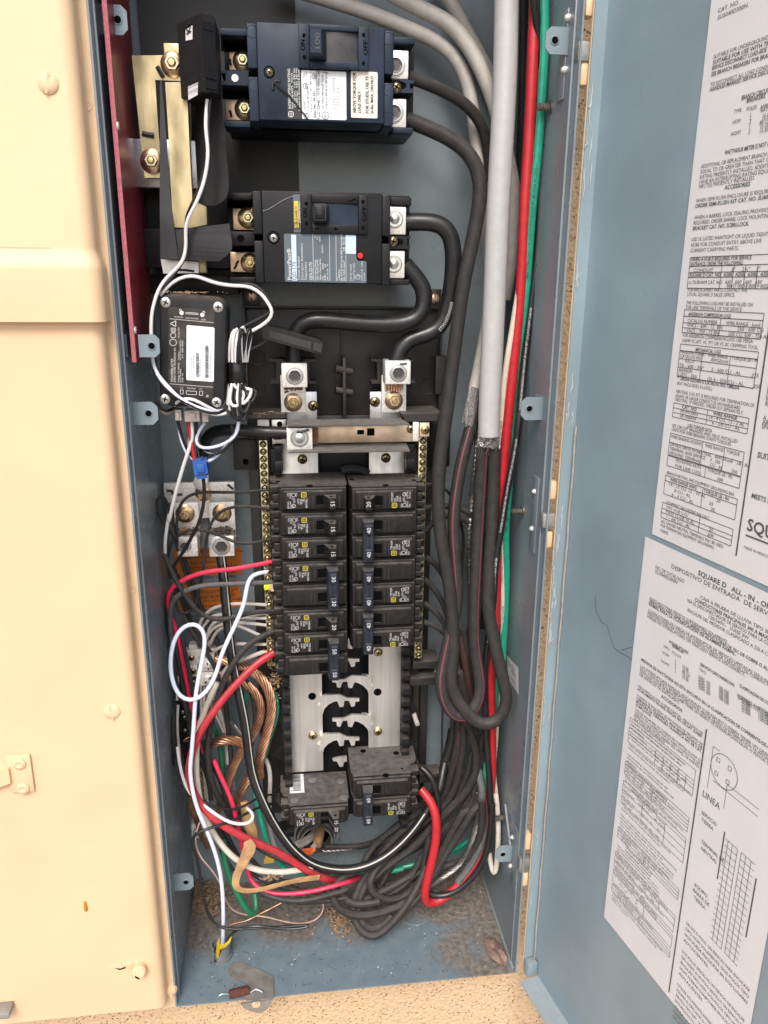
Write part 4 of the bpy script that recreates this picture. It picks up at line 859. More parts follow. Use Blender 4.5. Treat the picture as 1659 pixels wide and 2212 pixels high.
# toggle housing
x0=at('X',1005,400,0.056).x; x1=at('x',690,500,0.056).x; za=at('X',1100,675,0.056).z; zb2=at('X',1100,115,0.056).z
xw0=at('X',1142,400,0.056).x; xw1=at('x',525,500,0.056).x; zw0=at('X',1300,592,0.056).z; zw1=at('X',1300,205,0.056).z
th=part('toggle_housing',bk,MB().box(x0,xw0,0.0555,FY-0.0001,za,zb2,0.0008).box(xw1,x1,0.0555,FY-0.0001,za,zb2,0.0008).box(xw0+.0001,xw1-.0001,0.0535,FY-0.0001,za,zw0,0.001).box(xw0+.0001,xw1-.0001,0.0535,FY-0.0001,zw1,zb2,0.001),BLKB)
part('toggle_track',th,MB().prism([(xw0,FY-0.0003),(xw1,FY-0.0003),(xw1,FY-0.001),((xw0*0.25+xw1*0.75),0.0565),((xw0+xw1)/2,0.0552),((xw0*0.75+xw1*0.25),0.0565),(xw0,FY-0.001)],zw0,zw1,'z'),mat('worn_black',(0.035,0.034,0.034),0.35,0,0.6,60,0.05,500,dustbase=0.06))
a=rect('X',1152,175,1292,478,0.036); zl=at('X',1250,590,0.056).z; xh=at('X',1362,400,0.056).x
tg=part('toggle_handle',bk,MB().add([(a[0],0.036,a[2]),(a[1],0.036,a[2]),(a[1],0.036,a[3]),(a[0],0.036,a[3]),(a[0]-0.0005,0.0565,zl),(xh,0.0565,zl),(xh,0.0565,a[3]+0.0025),(a[0]-0.0005,0.0565,a[3]+0.0025)],[(0,1,2,3)[::1],(1,5,6,2),(0,4,5,1),(3,2,6,7),(0,3,7,4)]),BLKB,smooth=False)
vtext(tg,'embossed_rating',mat('embossed_black',(0.05,0.052,0.058),0.4),[('X',1275,460,0.0357,'100',88,CCW,210,True)])
vtext(bk,'switch_lettering',DARK,[('X',1085,455,0.0552,'ON',80,CCW,130,True),('x',672,640,0.0552,'OFF',92,CCW,215,True)])
for c,u,v in (('X',1070,258),('X',1076,538),('x',610,312),('x',607,760)): disc('pin_hole',bk,DARK,c,u,v,0.0553,PX(c,22 if c=='X' else 26))
# labels
o=pprism('rating_label',bk,PRN,'X',[(848,688),(1035,690),(1042,1330),(862,1322)],FY-0.0006,FY-0.0002,label='black rating label with white capitals')
vtext(o,'print',PRW,[('X',905,1200,FY-0.0009,'INTERRUPTING RATING',42,CCW,460,True),('X',938,1200,FY-0.0009,'MAX. RMS AMPS   VOLTS',32,CCW,410,True),('X',967,1180,FY-0.0009,'22,000 Sym.  1-ph. 240 Vac',30,CCW,450,True),('X',995,1180,FY-0.0009,'10,000 Sym.  3-ph. 240 Vac',30,CCW,450,True),('X',1024,1225,FY-0.0009,'Suitable for Grounded B Phase',30,CCW,470,True)])
mbx=MB(); p=at('X',905,1265,FY-0.0009); s_=mpx(p,PX('X',34)); frame2(mbx,p,(1,0,0),(0,0,1),-s_,-s_,s_,s_,s_*0.3); frame2(mbx,p,(1,0,0),(0,0,1),-s_*.45,-s_*.45,s_*.45,s_*.45,s_*0.22); part('square_mark',o,mbx,PRW,smooth=False)
pa=[at('X',u,v,FY-0.0004) for u,v in ((1036,690),(1610,706),(1610,1358),(1043,1332))]
o=part('rating_label',bk,MB().prism(rrect(pa[0].x,pa[1].x,pa[2].z+0.001,pa[0].z-0.0008,0.001),FY-0.0005,FY-0.0001),STKW,smooth=False,label='white rating label printed in black')
vtext(o,'print',PRN,[('X',1092,1215,FY-0.0008,'LISTED',36,CCW,None,False),('X',1135,1220,FY-0.0008,'Circuit Breaker',36,CCW,275,False),('X',1172,1240,FY-0.0008,'2-pole Unit  1-ph. 240 Vac 3-ph.',28,CCW,520,False),('X',1222,1312,FY-0.0008,'Issue No.  N-331',40,CCW,310,True),('X',1278,1332,FY-0.0008,'Type Q2MB    75°C Wire Only',38,CCW,570,False),('X',1325,1190,FY-0.0008,'#4 AWG-300 kcmil  Cu/Al',32,CCW,380,False),('X',1372,1218,FY-0.0008,'Torque to 250 lb-in (28 N·m)',36,CCW,430,False),('X',1080,805,FY-0.0008,'Made',26,CCW,None,False),('X',1110,815,FY-0.0008,'in USA',26,CCW,None,False),('X',1216,800,FY-0.0008,'64',32,CCW,None,False),('X',1108,925,FY-0.0008,'SA',34,CCW,None,True),('X',1352,1320,FY-0.0008,'40°C',32,CCW,None,False),('X',1105,1300,FY-0.0008,'UL',34,CCW,None,True)])
mbx=MB(); p=at('X',1236,1000,FY-0.0008); h_=mpx(p,PX('X',320)); mbx.quad(p+Vector((-0.0002,0,-h_)),p+Vector((0.0002,0,-h_)),p+Vector((0.0002,0,h_)),p+Vector((-0.0002,0,h_)))
for u,v,r in ((1100,1285,34),(1345,1282,46),(1092,905,33)): q=at('X',u,v,FY-0.0008); ring2(mbx,q,(1,0,0),(0,0,1),0,0,mpx(q,PX('X',r)),0.0004)
q=at('X',1202,782,FY-0.0008); s_=mpx(q,PX('X',1)); frame2(mbx,q,(1,0,0),(0,0,1),-20*s_,-30*s_,20*s_,30*s_,0.0003); part('rules',o,mbx,PRN,smooth=False)
vtext(o,'stamp',mat('faint_stamp',(0.42,0.42,0.43),0.6),[('X',1478,1232,FY-0.0008,'Q2M2100VH',62,CCW,385,False),('X',1528,1150,FY-0.0008,'03164',56,CCW,210,False)])
mbx=MB(); q=at('X',1240,712,FY-0.0008); s_=mpx(q,PX('X',34)); text(mbx,'94001124',at('X',1385,722,FY-0.0008),(-1,0,0),(0,0,-1),s_,0,1,False,mpx(q,PX('X',142))); part('print',o,mbx,PRN,smooth=False)
a=rect('x',410,895,830,1628,FY-0.0004)
o=part('torque_label',bk,MB().prism(rrect(a[0],a[1],a[2],a[3],0.0012),FY-0.0006,FY-0.0002),STKA,smooth=False,label='aged white torque label with rounded corners')
vtext(o,'print',PRN,[('x',488,1550,FY-0.0009,'ABOVE TORQUE FOR',66,CCW,570,True),('x',565,1550,FY-0.0009,'LUGS ONLY',66,CCW,310,True),('x',688,1555,FY-0.0009,'FOR STUDS, USE 75',66,CCW,525,True),('x',762,1555,FY-0.0009,'in-lbs. MAX. ON NUT',62,CCW,535,True)])
o=part('marker_arrow',bk,MB().tube([at('X',u,v,FY-0.0012) for u,v in ((1125,1330),(1040,1225),(950,1110),(870,1020),(800,960),(740,905),(680,850))],0.0007,6,rs=[0.0004,0.0007,0.0008,0.0011,0.0013,0.0014,0.0010]).tube([at('X',u,v,FY-0.0006) for u,v in ((675,955),(668,900),(685,850),(740,835),(765,850))],0.0013,6),INK)
# lugs and studs of the 100 A breaker
def bl(c,u0,v0,u1,v1,Y,hu,hv,hr,lb,kind='hex'): return lugblock('terminal_lug',lb,c,u0,v0,u1,v1,Y,0.1080-Y,hu,hv,hr,kind)
bl('x',1045,555,1320,1010,0.084,1110,800,165,'tinned terminal lug with hex socket, upper right on the 100 amp breaker')
bl('x',1035,1320,1285,1775,0.084,1090,1540,160,'tinned terminal lug with hex socket, lower right on the 100 amp breaker')
def studtab(lb,c,u0,v0,u1,v1,Y,nu,nv,rw,m2,m=COPBAR,inkp=None):
    a=rect(c,u0,v0,u1,v1,Y); t_=thing('bus_terminal',lb,'terminal',((a[0]+a[1])/2,Y,a[2]))
    part('copper_tab',t_,MB().box(a[0],a[1],Y,Y+0.004,a[2],a[3],0.0008),m); nutset(t_,c,nu,nv,Y,rw,WASH,m2)
    if inkp: inkmark(t_,c,inkp,Y-0.0002)
    part('tab_backing',t_,MB().box(a[0]+0.001,a[1]+0.012,Y+0.004,0.1080,a[2]-0.001,a[3]+0.001),BLK)
studtab('copper terminal tab with green zinc nut, top left beside the 100 amp breaker','X',115,470,400,706,0.100,290,590,128,SCREWG,inkp=[(130,560),(132,610),(145,640)])
studtab('copper terminal tab with inked dash and green nut, bottom left beside the 100 amp breaker','X',68,1080,400,1345,0.100,315,1205,130,SCREWG,inkp=[(120,1215),(140,1260),(145,1305)])
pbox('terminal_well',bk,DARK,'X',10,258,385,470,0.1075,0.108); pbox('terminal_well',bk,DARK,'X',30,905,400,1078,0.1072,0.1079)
# ================================================================ 175 A main breaker
bk=thing('main_breaker','large black 175 amp main breaker with slate label and red trip button','circuit breaker',at('Z',690,612,0.165))
FZ=0.062
xl=at('Y',598,800,FZ).x; xr=at('y',1118,560,FZ).x; zt_=at('Y',1000,95,FZ).z; zb=at('Y',1000,1550,FZ).z
part('case',bk,MB().box(xl,xr,FZ,0.112,zb,zt_,0.0012),BLK)
for v0,v1 in ((90,770),(880,1548)): part('end_shoulder',bk,MB().box(at('Y',455,800,FZ).x,xl-0.0002,FZ+0.0015,0.112,at('Y',520,v1,FZ).z,at('Y',520,v0,FZ).z,0.001),BLK)
for v0,v1 in ((80,545),(632,1095)): part('end_shoulder',bk,MB().box(xr+0.0002,at('y',1215,560,FZ).x,FZ+0.0015,0.112,at('y',1170,v1,FZ).z,at('y',1170,v0,FZ).z,0.001),BLK)
part('mounting_base',bk,MB().box(at('Y',90,1500,0.112).x,at('y',1420,1060,0.112).x,0.1122,0.170,at('Y',1000,1540,0.112).z,at('Y',1000,130,0.112).z,0.001),BLK)
for c,u0,v0,u1,v1 in (('Y',45,132,430,220),('Y',75,1455,480,1545),('y',1220,112,1452,200),('y',1210,1035,1428,1098)): pbox('terminal_barrier',bk,BLK,c,u0,v0,u1,v1,0.084,0.1121,0.0008)
pbox('terminal_barrier',bk,BLK,'Y',95,735,470,955,0.084,0.112,0.0008); disc('bore',bk,DARK,'Y',246,842,0.0838,PX('Y',58))
pprism('terminal_barrier',bk,BLK,'y',[(1115,545),(1440,545),(1440,572),(1400,575),(1400,650),(1435,655),(1435,690),(1200,695),(1115,635)],0.084,0.112)
pprism('bore',bk,DARK,'y',[(1120,560),(1230,560),(1340,580),(1362,610),(1340,640),(1240,660),(1200,632),(1120,630)],0.0836,0.0839)
screw(bk,at('y',1242,608,0.083),0.0050,SCREWD,'cross',rot=0.6); screw(bk,at('Y',768,838,FZ),mpx(at('Y',768,838,FZ),PX('Y',64)),STEEL,'cross',rot=0.5)
part('screw_well',bk,MB().lathe(at('Y',765,830,FZ),(0,-1,0),[(0.0058,0),(0.0055,0.0005),(0.0045,0.0001)],28),DARK)
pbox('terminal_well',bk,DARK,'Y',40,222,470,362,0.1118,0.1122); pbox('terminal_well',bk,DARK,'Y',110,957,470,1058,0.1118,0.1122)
# toggle plate
a=rect('y',205,80,960,522,FZ-0.003); wn=rect('y',330,180,855,420,FZ-0.003)
tp=part('toggle_plate',bk,MB().box(a[0],wn[0],FZ-0.003,FZ-0.0001,a[2],a[3],0.0008).box(wn[1],a[1],FZ-0.003,FZ-0.0001,a[2],a[3],0.0008).box(wn[0]+.0001,wn[1]-.0001,FZ-0.003,FZ-0.0001,a[2],wn[2],0.0008).box(wn[0]+.0001,wn[1]-.0001,FZ-0.003,FZ-0.0001,wn[3],a[3],0.0008),BLK)
part('toggle_track',tp,MB().prism([(wn[0],FZ-0.0003),(wn[1],FZ-0.0003),(wn[0]*.25+wn[1]*.75,FZ-0.0016),((wn[0]+wn[1])/2,FZ-0.0022),(wn[0]*.75+wn[1]*.25,FZ-0.0016)],wn[2],wn[3],'z'),BLKB)
h=rect('y',355,190,505,365,0.044); h2=rect('y',345,185,520,405,0.057)
tg=part('toggle_handle',bk,MB().box(h[0],h[1],0.044,0.0615,h[2],h[3],0.0022),BLK)
part('toggle_skirt',tg,MB().box(h2[0],h2[1],0.054,0.0612,h2[2],h2[3],0.002),BLK)
vtext(tg,'embossed_rating',mat('embossed_black',(0.05,0.052,0.058),0.4),[('y',438,312,0.0438,'175',52,CCW,84,True)])
mbx=MB(); frame2(mbx,at('y',420,275,0.0437),(1,0,0),(0,0,1),-0.0055,-0.0072,0.0055,0.0072,0.0004); part('handle_border',tg,mbx,mat('embossed_black',(0.05,0.05,0.05),0.4),smooth=False)
vtext(bk,'switch_lettering',DARK,[('y',278,335,FZ-0.0034,'ON',66,CCW,98,True),('y',942,385,FZ-0.0034,'OFF',66,CCW,165,True)])
for u,v in ((268,180),(270,402),(905,160),(907,452)): disc('pin_hole',bk,DARK,'y',u,v,FZ-0.0032,PX('y',20))
part('switch_symbol',bk,MB().tube([at('y',u,v,FZ-0.0032) for u,v in ((740,155),(775,150),(800,130),(830,135))],0.0005,5).tube([at('y',u,v,FZ-0.0032) for u,v in ((362,460),(412,466))],0.0006,5).tube([at('y',u,v,FZ-0.0032) for u,v in ((572,462),(625,468))],0.0005,5).tube([at('y',u,v,FZ-0.0032) for u,v in ((597,440),(597,490))],0.0005,5),DARK)
# yellow brand tag
a=rect('y',122,78,202,505,FZ-0.0004); tagp=part('brand_tag',bk,MB().prism(rrect(a[0],a[1],a[2],a[3],0.0012),FZ-0.0006,FZ-0.0002),SLATE,smooth=False)
a=rect('y',133,152,178,405,FZ-0.0008); part('yellow_panel',tagp,MB().box(a[0],a[1],FZ-0.0009,FZ-0.0007,a[2],a[3]),YEL)
a=rect('y',138,410,180,455,FZ-0.0008); part('yellow_panel',tagp,MB().box(a[0],a[1],FZ-0.0009,FZ-0.0007,a[2],a[3]),YEL)
vtext(tagp,'print',PRN,[('y',170,398,FZ-0.0012,'SQUARE D',36,CCW,175,True)])
mbx=MB(); frame2(mbx,at('y',159,432,FZ-0.0012),(1,0,0),(0,0,1),-0.0028,-0.003,0.0028,0.003,0.0005); frame2(mbx,at('y',159,432,FZ-0.0012),(1,0,0),(0,0,1),-0.0011,-0.0013,0.0011,0.0013,0.0005); part('square_mark',tagp,mbx,PRN,smooth=False)
vtext(tagp,'print',PRW,[('y',201,402,FZ-0.0008,'by Schneider Electric',26,CCW,232,True)])
sl_=pprism('rating_label',bk,SLATE,'y',[(15,530),(28,518),(705,528),(708,745),(828,752),(832,800),(850,825),(930,828),(945,840),(945,1068),(938,1075),(40,1060),(28,1050)],FZ-0.0006,FZ-0.0002,label='slate grey rating label printed in white')
pprism('pale_panel',sl_,BLUEP,'y',[(708,534),(815,536),(826,548),(826,748),(708,744)],FZ-0.0009,FZ-0.0007); pprism('pale_panel',sl_,BLUEP,'y',[(97,532),(152,532),(163,1048),(110,1048)],FZ-0.0009,FZ-0.0007)
vtext(sl_,'print',PRW,[('y',100,1042,FZ-0.0009,'PowerPact®',58,CCW,335,True),('y',198,1042,FZ-0.0009,'Circuit Breaker',40,CCW,260,False),('y',236,1042,FZ-0.0009,'Interruptor Automático',40,CCW,392,False),('y',275,1042,FZ-0.0009,'Disjoncteur',40,CCW,200,False),('y',336,1042,FZ-0.0009,'QDL22175',46,CCW,195,True),('y',380,1046,FZ-0.0009,'Interrupting Rating',26,CCW,220,True),('y',404,1046,FZ-0.0009,"Valor d'interrupción",26,CCW,225,True),('y',434,1046,FZ-0.0009,"Valeur d'interruption",26,CCW,235,True),('y',462,1046,FZ-0.0009,'(V)       (kA)',24,CCW,185,True),('y',487,1048,FZ-0.0009,'240~     25',24,CCW,180,True),('y',516,1048,FZ-0.0009,'240 1ø-3ø  10',24,CCW,178,True),('y',373,570,FZ-0.0009,'UL',24,CCW,None,True),('y',400,590,FZ-0.0009,'CSA',24,CCW,None,True),('y',428,612,FZ-0.0009,'NEMA',24,CCW,None,True),('y',457,738,FZ-0.0009,'50/60Hz',24,CCW,88,True),('y',645,1010,FZ-0.0009,'Al/Cu',26,CCW,85,True),('y',674,1052,FZ-0.0009,'#4 AWG-300 kcmil 250 lb-in/pulg/po',28,CCW,510,True),('y',703,1052,FZ-0.0009,'25-150 mm²        28  N·m',28,CCW,465,True),('y',778,1050,FZ-0.0009,'HACR/ CAAR',30,CCW,180,False),('y',812,1050,FZ-0.0009,'Type/Tipo Q2L',30,CCW,195,False),('y',902,1052,FZ-0.0009,'LISTED C.B.   16065',28,CCW,215,False),('y',930,1052,FZ-0.0009,'P-2169',26,CCW,90,False),('y',858,1010,FZ-0.0009,'UL',34,CCW,None,True)])
vtext(sl_,'print',PRN,[('y',154,1042,FZ-0.0011,'QD 175',56,CCW,200,False)])
mbx=MB()
for (u0,v0,u1,v1) in ((340,528,350,1050),(526,530,534,1052),(600,530,606,1055),(712,755,716,1055)):
    p=at('y',u0,v0,FZ-0.0009);q=at('y',u1,v1,FZ-0.0009); mbx.quad(q+Vector((-.0002,0,0)),q+Vector((.0002,0,0)),p+Vector((.0002,0,0)),p+Vector((-.0002,0,0)))
q=at('y',846,1005,FZ-0.0009); ring2(mbx,q,(1,0,0),(0,0,1),0,0,mpx(q,PX('y',28)),0.0004); q=at('y',630,1028,FZ-0.0009); ring2(mbx,q,(1,0,0),(0,0,1),0,0,mpx(q,PX('y',16)),0.0003); part('rules',sl_,mbx,PRW,smooth=False)
p=at('y',874,768,FZ-0.0003); part('trip_button',bk,MB().lathe(p,(0,-1,0),[(mpx(p,PX('y',34)),0),(mpx(p,PX('y',34)),0.0015),(mpx(p,PX('y',29)),0.0022),(0,0.0022)],24),REDBTN)
part('button_well',bk,MB().lathe(p,(0,-1,0),[(mpx(p,PX('y',44)),0.0001),(mpx(p,PX('y',41)),0.0006),(mpx(p,PX('y',35)),0.0003)],24),DARK)
S=spline([at('Y',u,v,FZ-0.0004) for u,v in ((598,412),(700,375),(850,280),(960,220),(1060,182),(1190,155))]); part('pale_scratch',bk,MB().tube(S,0.00022,5),mat('scratch_grey',(0.32,0.33,0.33),0.6))
bl('y',1195,215,1390,530,0.086,1262,355,100,'tinned terminal lug with bolt, upper right on the 175 amp breaker','bolt'); bl('y',1185,712,1375,1020,0.086,1250,860,100,'tinned terminal lug with bolt, lower right on the 175 amp breaker','bolt')
studtab('copper terminal tab with clean face and green nut, top left beside the 175 amp breaker','Y',125,368,470,712,0.104,365,520,165,SCREWG)
studtab('copper terminal tab with inked slash and yellow nut, bottom left beside the 175 amp breaker','Y',85,1060,500,1378,0.104,395,1230,150,SCREW,inkp=[(215,1195),(185,1240),(170,1290),(140,1322)])
# ================================================================ brass bars on the left
tb=thing('brass_bus_link','tarnished brass L shaped link bolted over the upright brass bar','bus bar',at('A',330,1180,0.085))
pprism('link_plate',tb,BRASS,'A',[(210,368),(430,366),(430,288),(440,284),(470,300),(560,362),(574,540),(366,530),(408,1180),(296,1180)],0.0835,0.0885)
nutset(tb,'A',483,428,0.0832,80,WASH,COPBAR,SCREW,0.62); nutset(tb,'A',346,1070,0.0832,78,WASH,TERM,SCREW,0.55)
inkmark(tb,'A',[(380,442),(395,470),(420,512)],0.0832,0.0022); inkmark(tb,'A',[(280,885),(310,893),(358,900)],0.0832,0.0026)
tb=thing('aluminium_link','silver aluminium link bar end behind the brass link','bus bar',at('A',310,1245,0.10)); pbox('link_plate',tb,ALU,'A',212,925,640,1246,0.094,0.100,0.0008)
tb=thing('brass_bus_bar','upright tarnished brass bus bar with folded feet, left of the main breakers','bus bar',at('A',560,1500,0.08))
x0=at('A',432,548,0.068); pts=[(432,545),(575,545),(590,900),(612,1330),(705,1372),(710,1490),(600,1512),(486,1508),(470,1250),(455,900)]
pprism('upright_bar',tb,BRASS,'A',pts,0.0700,0.0830); pbox('upper_foot',tb,BRASS,'A',425,288,635,460,0.0890,0.0935,0.0008)
pbox('lower_foot',tb,BRASS,'A',550,1385,712,1508,0.0835,0.105,0.0008)
tb=thing('aluminium_bus_end','dull aluminium bar foot at the bottom of the black rubber flap','bus bar',at('A',530,1815,0.09)); pprism('foot_plate',tb,ALU,'A',[(402,1720),(655,1738),(655,1812),(420,1815)],0.085,0.091); pbox('foot_block',tb,BRASS,'A',655,1725,706,1812,0.088,0.096,0.0008)
inkmark(tb,'A',[(500,1790),(560,1792),(625,1800)],0.0848,0.0012)
# rubber barrier sheets
def flap(parent,c,pts,name='rubber_flap',m=RUB,rows=None):
    mbx=MB(); n_=len(pts)//2
    L_=[at(c,*p) for p in pts[:n_]]; Rr_=[at(c,*p) for p in pts[n_:]]
    L_=spline(L_,4); Rr_=spline(Rr_,4); k=24
    def rs(S): return [S[int(i*(len(S)-1)/k)] for i in range(k+1)]
    L_,Rr_=rs(L_),rs(Rr_); nv=8; vs=[]
    for i in range(k+1):
        for j in range(nv+1): vs.append(L_[i].lerp(Rr_[i],j/nv))
    fs=[(i*(nv+1)+j,i*(nv+1)+j+1,(i+1)*(nv+1)+j+1,(i+1)*(nv+1)+j) for i in range(k) for j in range(nv)]
    N=len(vs); vs2=[v+Vector((0,0.0012,0)) for v in vs]
    fs+= [tuple(x+N for x in f[::-1]) for f in fs]
    for i in range(k):
        for j in (0,nv): a_,b_=i*(nv+1)+j,(i+1)*(nv+1)+j; fs.append((a_,b_,b_+N,a_+N))
    for j in range(nv):
        for i in (0,k): a_,b_=i*(nv+1)+j,i*(nv+1)+j+1; fs.append((a_,b_,b_+N,a_+N))
    mbx.add(vs+vs2,fs); o=part(name,parent,mbx,m)
    return o
rb=thing('rubber_barrier','black rubber barrier sheet folded round the upright brass bar','rubber sheet',at('A',600,1720,0.08))
flap(rb,'A',[(398,535,.075),(398,900,.072),(396,1300,.070),(398,1500,.068),(400,1718,.070), (408,535,.075),(440,900,.072),(468,1300,.070),(492,1510,.067),(520,1722,.068)])
flap(rb,'A',[(600,560,.105),(608,900,.105),(616,1200,.105),(640,1362,.100), (800,535,.060),(825,900,.058),(848,1290,.056),(770,1365,.070)])
flap(rb,'A',[(492,1525,.071),(510,1590,.069),(516,1660,.069),(520,1725,.070), (858,1482,.055),(868,1560,.055),(876,1650,.055),(790,1735,.062)])
sb=thing('support_block','black support block under the brass bars behind the cable loops','support block',at('Z',420,620,0.15))
pbox('block',sb,BLK,'A',298,1522,900,1780,0.112,0.180,0.001); pbox('tray',sb,BLK,'C',180,95,905,255,0.130,0.182,0.001); pbox('post',sb,BLK,'A',230,1250,420,1530,0.140,0.182)
# ================================================================ current transformers
ct=thing('current_clamp','black split core current clamp clipped round the upper brass bar','current clamp',at('A',660,640,0.06))
q=[(525,.066),(690,.036),(690,.036),(775,.045),(790,.085),(610,.1)]
zt_=at('A',640,125,0.05).z; zb=at('A',690,630,0.05).z
pl=[(at('A',u,400,Y).x,Y) for u,Y in ((525,.066),(688,.034),(772,.042),(800,.090),(640,.105))]
part('clamp_body',ct,MB().prism(pl,zb,zt_,'z'),MON,smooth=False)
pl2=[(at('A',u,400,Y).x,Y) for u,Y in ((694,.0335),(768,.0413),(768,.043),(694,.036))]
for v0,v1 in ((150,200),(205,520),(540,590)): part('clamp_ridge',ct,MB().prism([(x,y-0.0012) for x,y in pl2[:2]]+pl2[2:],at('A',730,v1,.036).z,at('A',730,v0,.036).z,'z'),BLK,smooth=False)
def slant(u,v): # point on the slanted front face of the clamp
    a_=Vector((*pl[0],0)); b_=Vector((*pl[1],0)); d=ray('A',u,v); nrm=Vector((b_.y-a_.y,-(b_.x-a_.x),0)).normalized()
    k=(a_-CP).dot(nrm)/d.dot(nrm); return CP+d*k+nrm*(0.0006 if nrm.y<0 else -0.0006)
for pts,nm in (([(572,200),(618,168),(618,262),(572,272)],'clamp_sticker'),([(588,575),(655,545),(652,630),(590,665)],'clamp_sticker')):
    mbx=MB(); P=[slant(u,v) for u,v in pts]; mbx.add(P,[(0,1,2,3)]); o=part(nm,ct,mbx,STKW,smooth=False)
    rt=(P[1]-P[0]).normalized(); up=Vector((0,0,1)); nn=rt.cross(up); nn=nn if nn.y<0 else -nn; mbx=MB()
    if pts[0][0]==572: text(mbx,'K2',P[3]+rt*0.003+up*0.004+nn*0.0004,up,-rt,0.010) if False else text(mbx,'K2',P[3]+rt*0.0105+up*0.003+nn*0.0005,up,-rt,0.011,0,0.8,True)
    else:
        for i in range(3): text(mbx,'CT-2 SPLIT CORE 200A',P[3]+rt*0.002+up*(0.004+i*0.0045)+nn*0.0005,rt,up,0.0032,0,0.5)
    part('print',o,mbx,PRN,smooth=False)
ct2=thing('current_clamp','black split core current clamp closed round the thick cable above the left feed lug','current clamp',at('C',1300,720,0.09))
pa=[at('C',u,v,0.078) for u,v in ((1105,540),(1130,505),(1560,625),(1593,650),(1580,735),(1540,730),(1110,610))]
part('clamp_body',ct2,MB().prism([(p.x,p.z) for p in pa],0.074,0.125),CLMP,smooth=False)
pprism('clamp_ridge',ct2,CLMR,'C',[(1160,545),(1500,640),(1495,700),(1155,600)],0.0728,0.0741); pprism('clamp_ridge',ct2,CLMR,'C',[(1520,640),(1585,655),(1575,725),(1512,705)],0.0722,0.0741)
# ================================================================ energy monitor
mn=thing('energy_monitor','black plastic energy monitor box with mirror label and white barcode sticker','monitor',(0,0,0))
MY=0.042
cN=[at('P',u,v,MY) for u,v in ((-15,85),(1085,160),(1055,1975),(-15,1900))]
cen=sum(cN,Vector())/4; ax=((cN[1]-cN[0])+(cN[2]-cN[3])).normalized(); az=((cN[0]-cN[3])+(cN[1]-cN[2])); az=(az-ax*az.dot(ax)).normalized()
wd=((cN[1]-cN[0]).length+(cN[2]-cN[3]).length)/2; ht=((cN[0]-cN[3]).length+(cN[1]-cN[2]).length)/2
mn.location=cen+Vector((0,0.04,0))-az*(ht/2); OFF[mn.name]=Vector(mn.location)
def m3(x,z,y=0.0): return cen+ax*x+az*z+Vector((0,y,0))
def mloc(u,v):
    p=at('P',u,v,MY)-cen; return p.dot(ax),p.dot(az)
def mprism(name,parent,m,poly,y0,y1,smooth=False,inset=0.0):
    mbx=MB(); mbx.prism(poly,y0,y1); mbx.v=[tuple(m3(p[0],p[2],p[1])) for p in mbx.v]; return part(name,parent,mbx,m,smooth=smooth)
mb=MB(); prev=None; rr=[(0.0,0.0),(0.0006,0.0022),(0.0022,0.0042),(0.0022,0.036)]
prof=[(0.005,0.0),(0.0018,0.0012),(0.0,0.0045),(0.0,0.036)]; vs=[];fs=[];n0=None
for ins,dy in prof:
    pp=rrect(-wd/2+ins,wd/2-ins,-ht/2+ins,ht/2-ins,0.0125-ins*0.8,7); n0=len(pp); vs+=[m3(x,z,dy) for x,z in pp]
fs=[tuple(range(n0))]+[(k*n0+i,(k+1)*n0+i,(k+1)*n0+(i+1)%n0,k*n0+(i+1)%n0) for k in range(3) for i in range(n0)]+[tuple(range(4*n0-1,3*n0-1,-1))]
mb.add(vs,fs); part('case',mn,mb,MON,ang=40)
for u,v,r_ in ((90,240,0.3),(935,317,0.7),(82,1795,0.5),(910,1850,0.2)):
    x,z=mloc(u,v); screw(mn,m3(x,z,-0.0002),0.0047,STEEL,'cross',hgt=0.0010,rot=r_)
def mpoly(pts): return [mloc(u,v) for u,v in pts]
ml=mprism('mirror_label',mn,LABB,mpoly([(140,320),(150,310),(870,360),(880,375),(862,1785),(850,1800),(145,1745),(138,1735)]),-0.0005,-0.0001)
wl_=mprism('barcode_sticker',mn,STKW,mpoly([(445,605),(862,642),(878,660),(866,1500),(852,1516),(440,1488),(425,1470),(430,620)]),-0.0009,-0.0006)
def mtext(mbx,t_,u,v,sz,dr,wdt=None,bold=False,y=-0.0008):
    x,z=mloc(u,v); s_=mpx(cen,PX('P',sz)); rt,up={'L':(az,-ax),'R':(-az,ax),'U':(ax,az),'D':(-ax,-az)}[dr]
    text(mbx,t_,m3(x,z,y),rt,up,s_,0,1,bold,mpx(cen,PX('P',wdt)) if wdt else None)
mbx=MB()
for t_,u,v,sz,d_,w_ in (('NETWORK',372,468,32,'D',140),('SERVICE PORT',618,492,32,'D',205),('RESET',740,508,32,'D',78),('CT2',325,1620,34,'U',52),('VOLTAGE',432,1628,34,'U',140),('CT1',632,1640,34,'U',52),('POWERBLASTER',215,1515,54,'L',370),('ENERGY AWARE TECHNOLOGY INC.',252,1522,40,'L',560),('Voltage: 110-240VAC',312,1525,36,'L',320),('Freq: 50-60Hz',343,1525,36,'L',215),('Power: 1W',376,1525,36,'L',145),('Contains:',312,1168,32,'L',135),('FCC ID: MCQ-XBPS2C',340,1168,32,'L',320),('& IC: 1846A-XBPS2C',374,1135,32,'L',285),('Model: PB1',315,808,34,'L',165)): mtext(mbx,t_,u,v,sz,d_,w_)
def mring(u,v,r): x,z=mloc(u,v); ring2(mbx,m3(x,z,-0.0008),ax,az,0,0,mpx(cen,PX('P',r)),0.0005)
for u,v,r in ((332,366,20),(706,398,20),(762,1745,19),(213,882,56),(213,770,44)): mring(u,v,r)
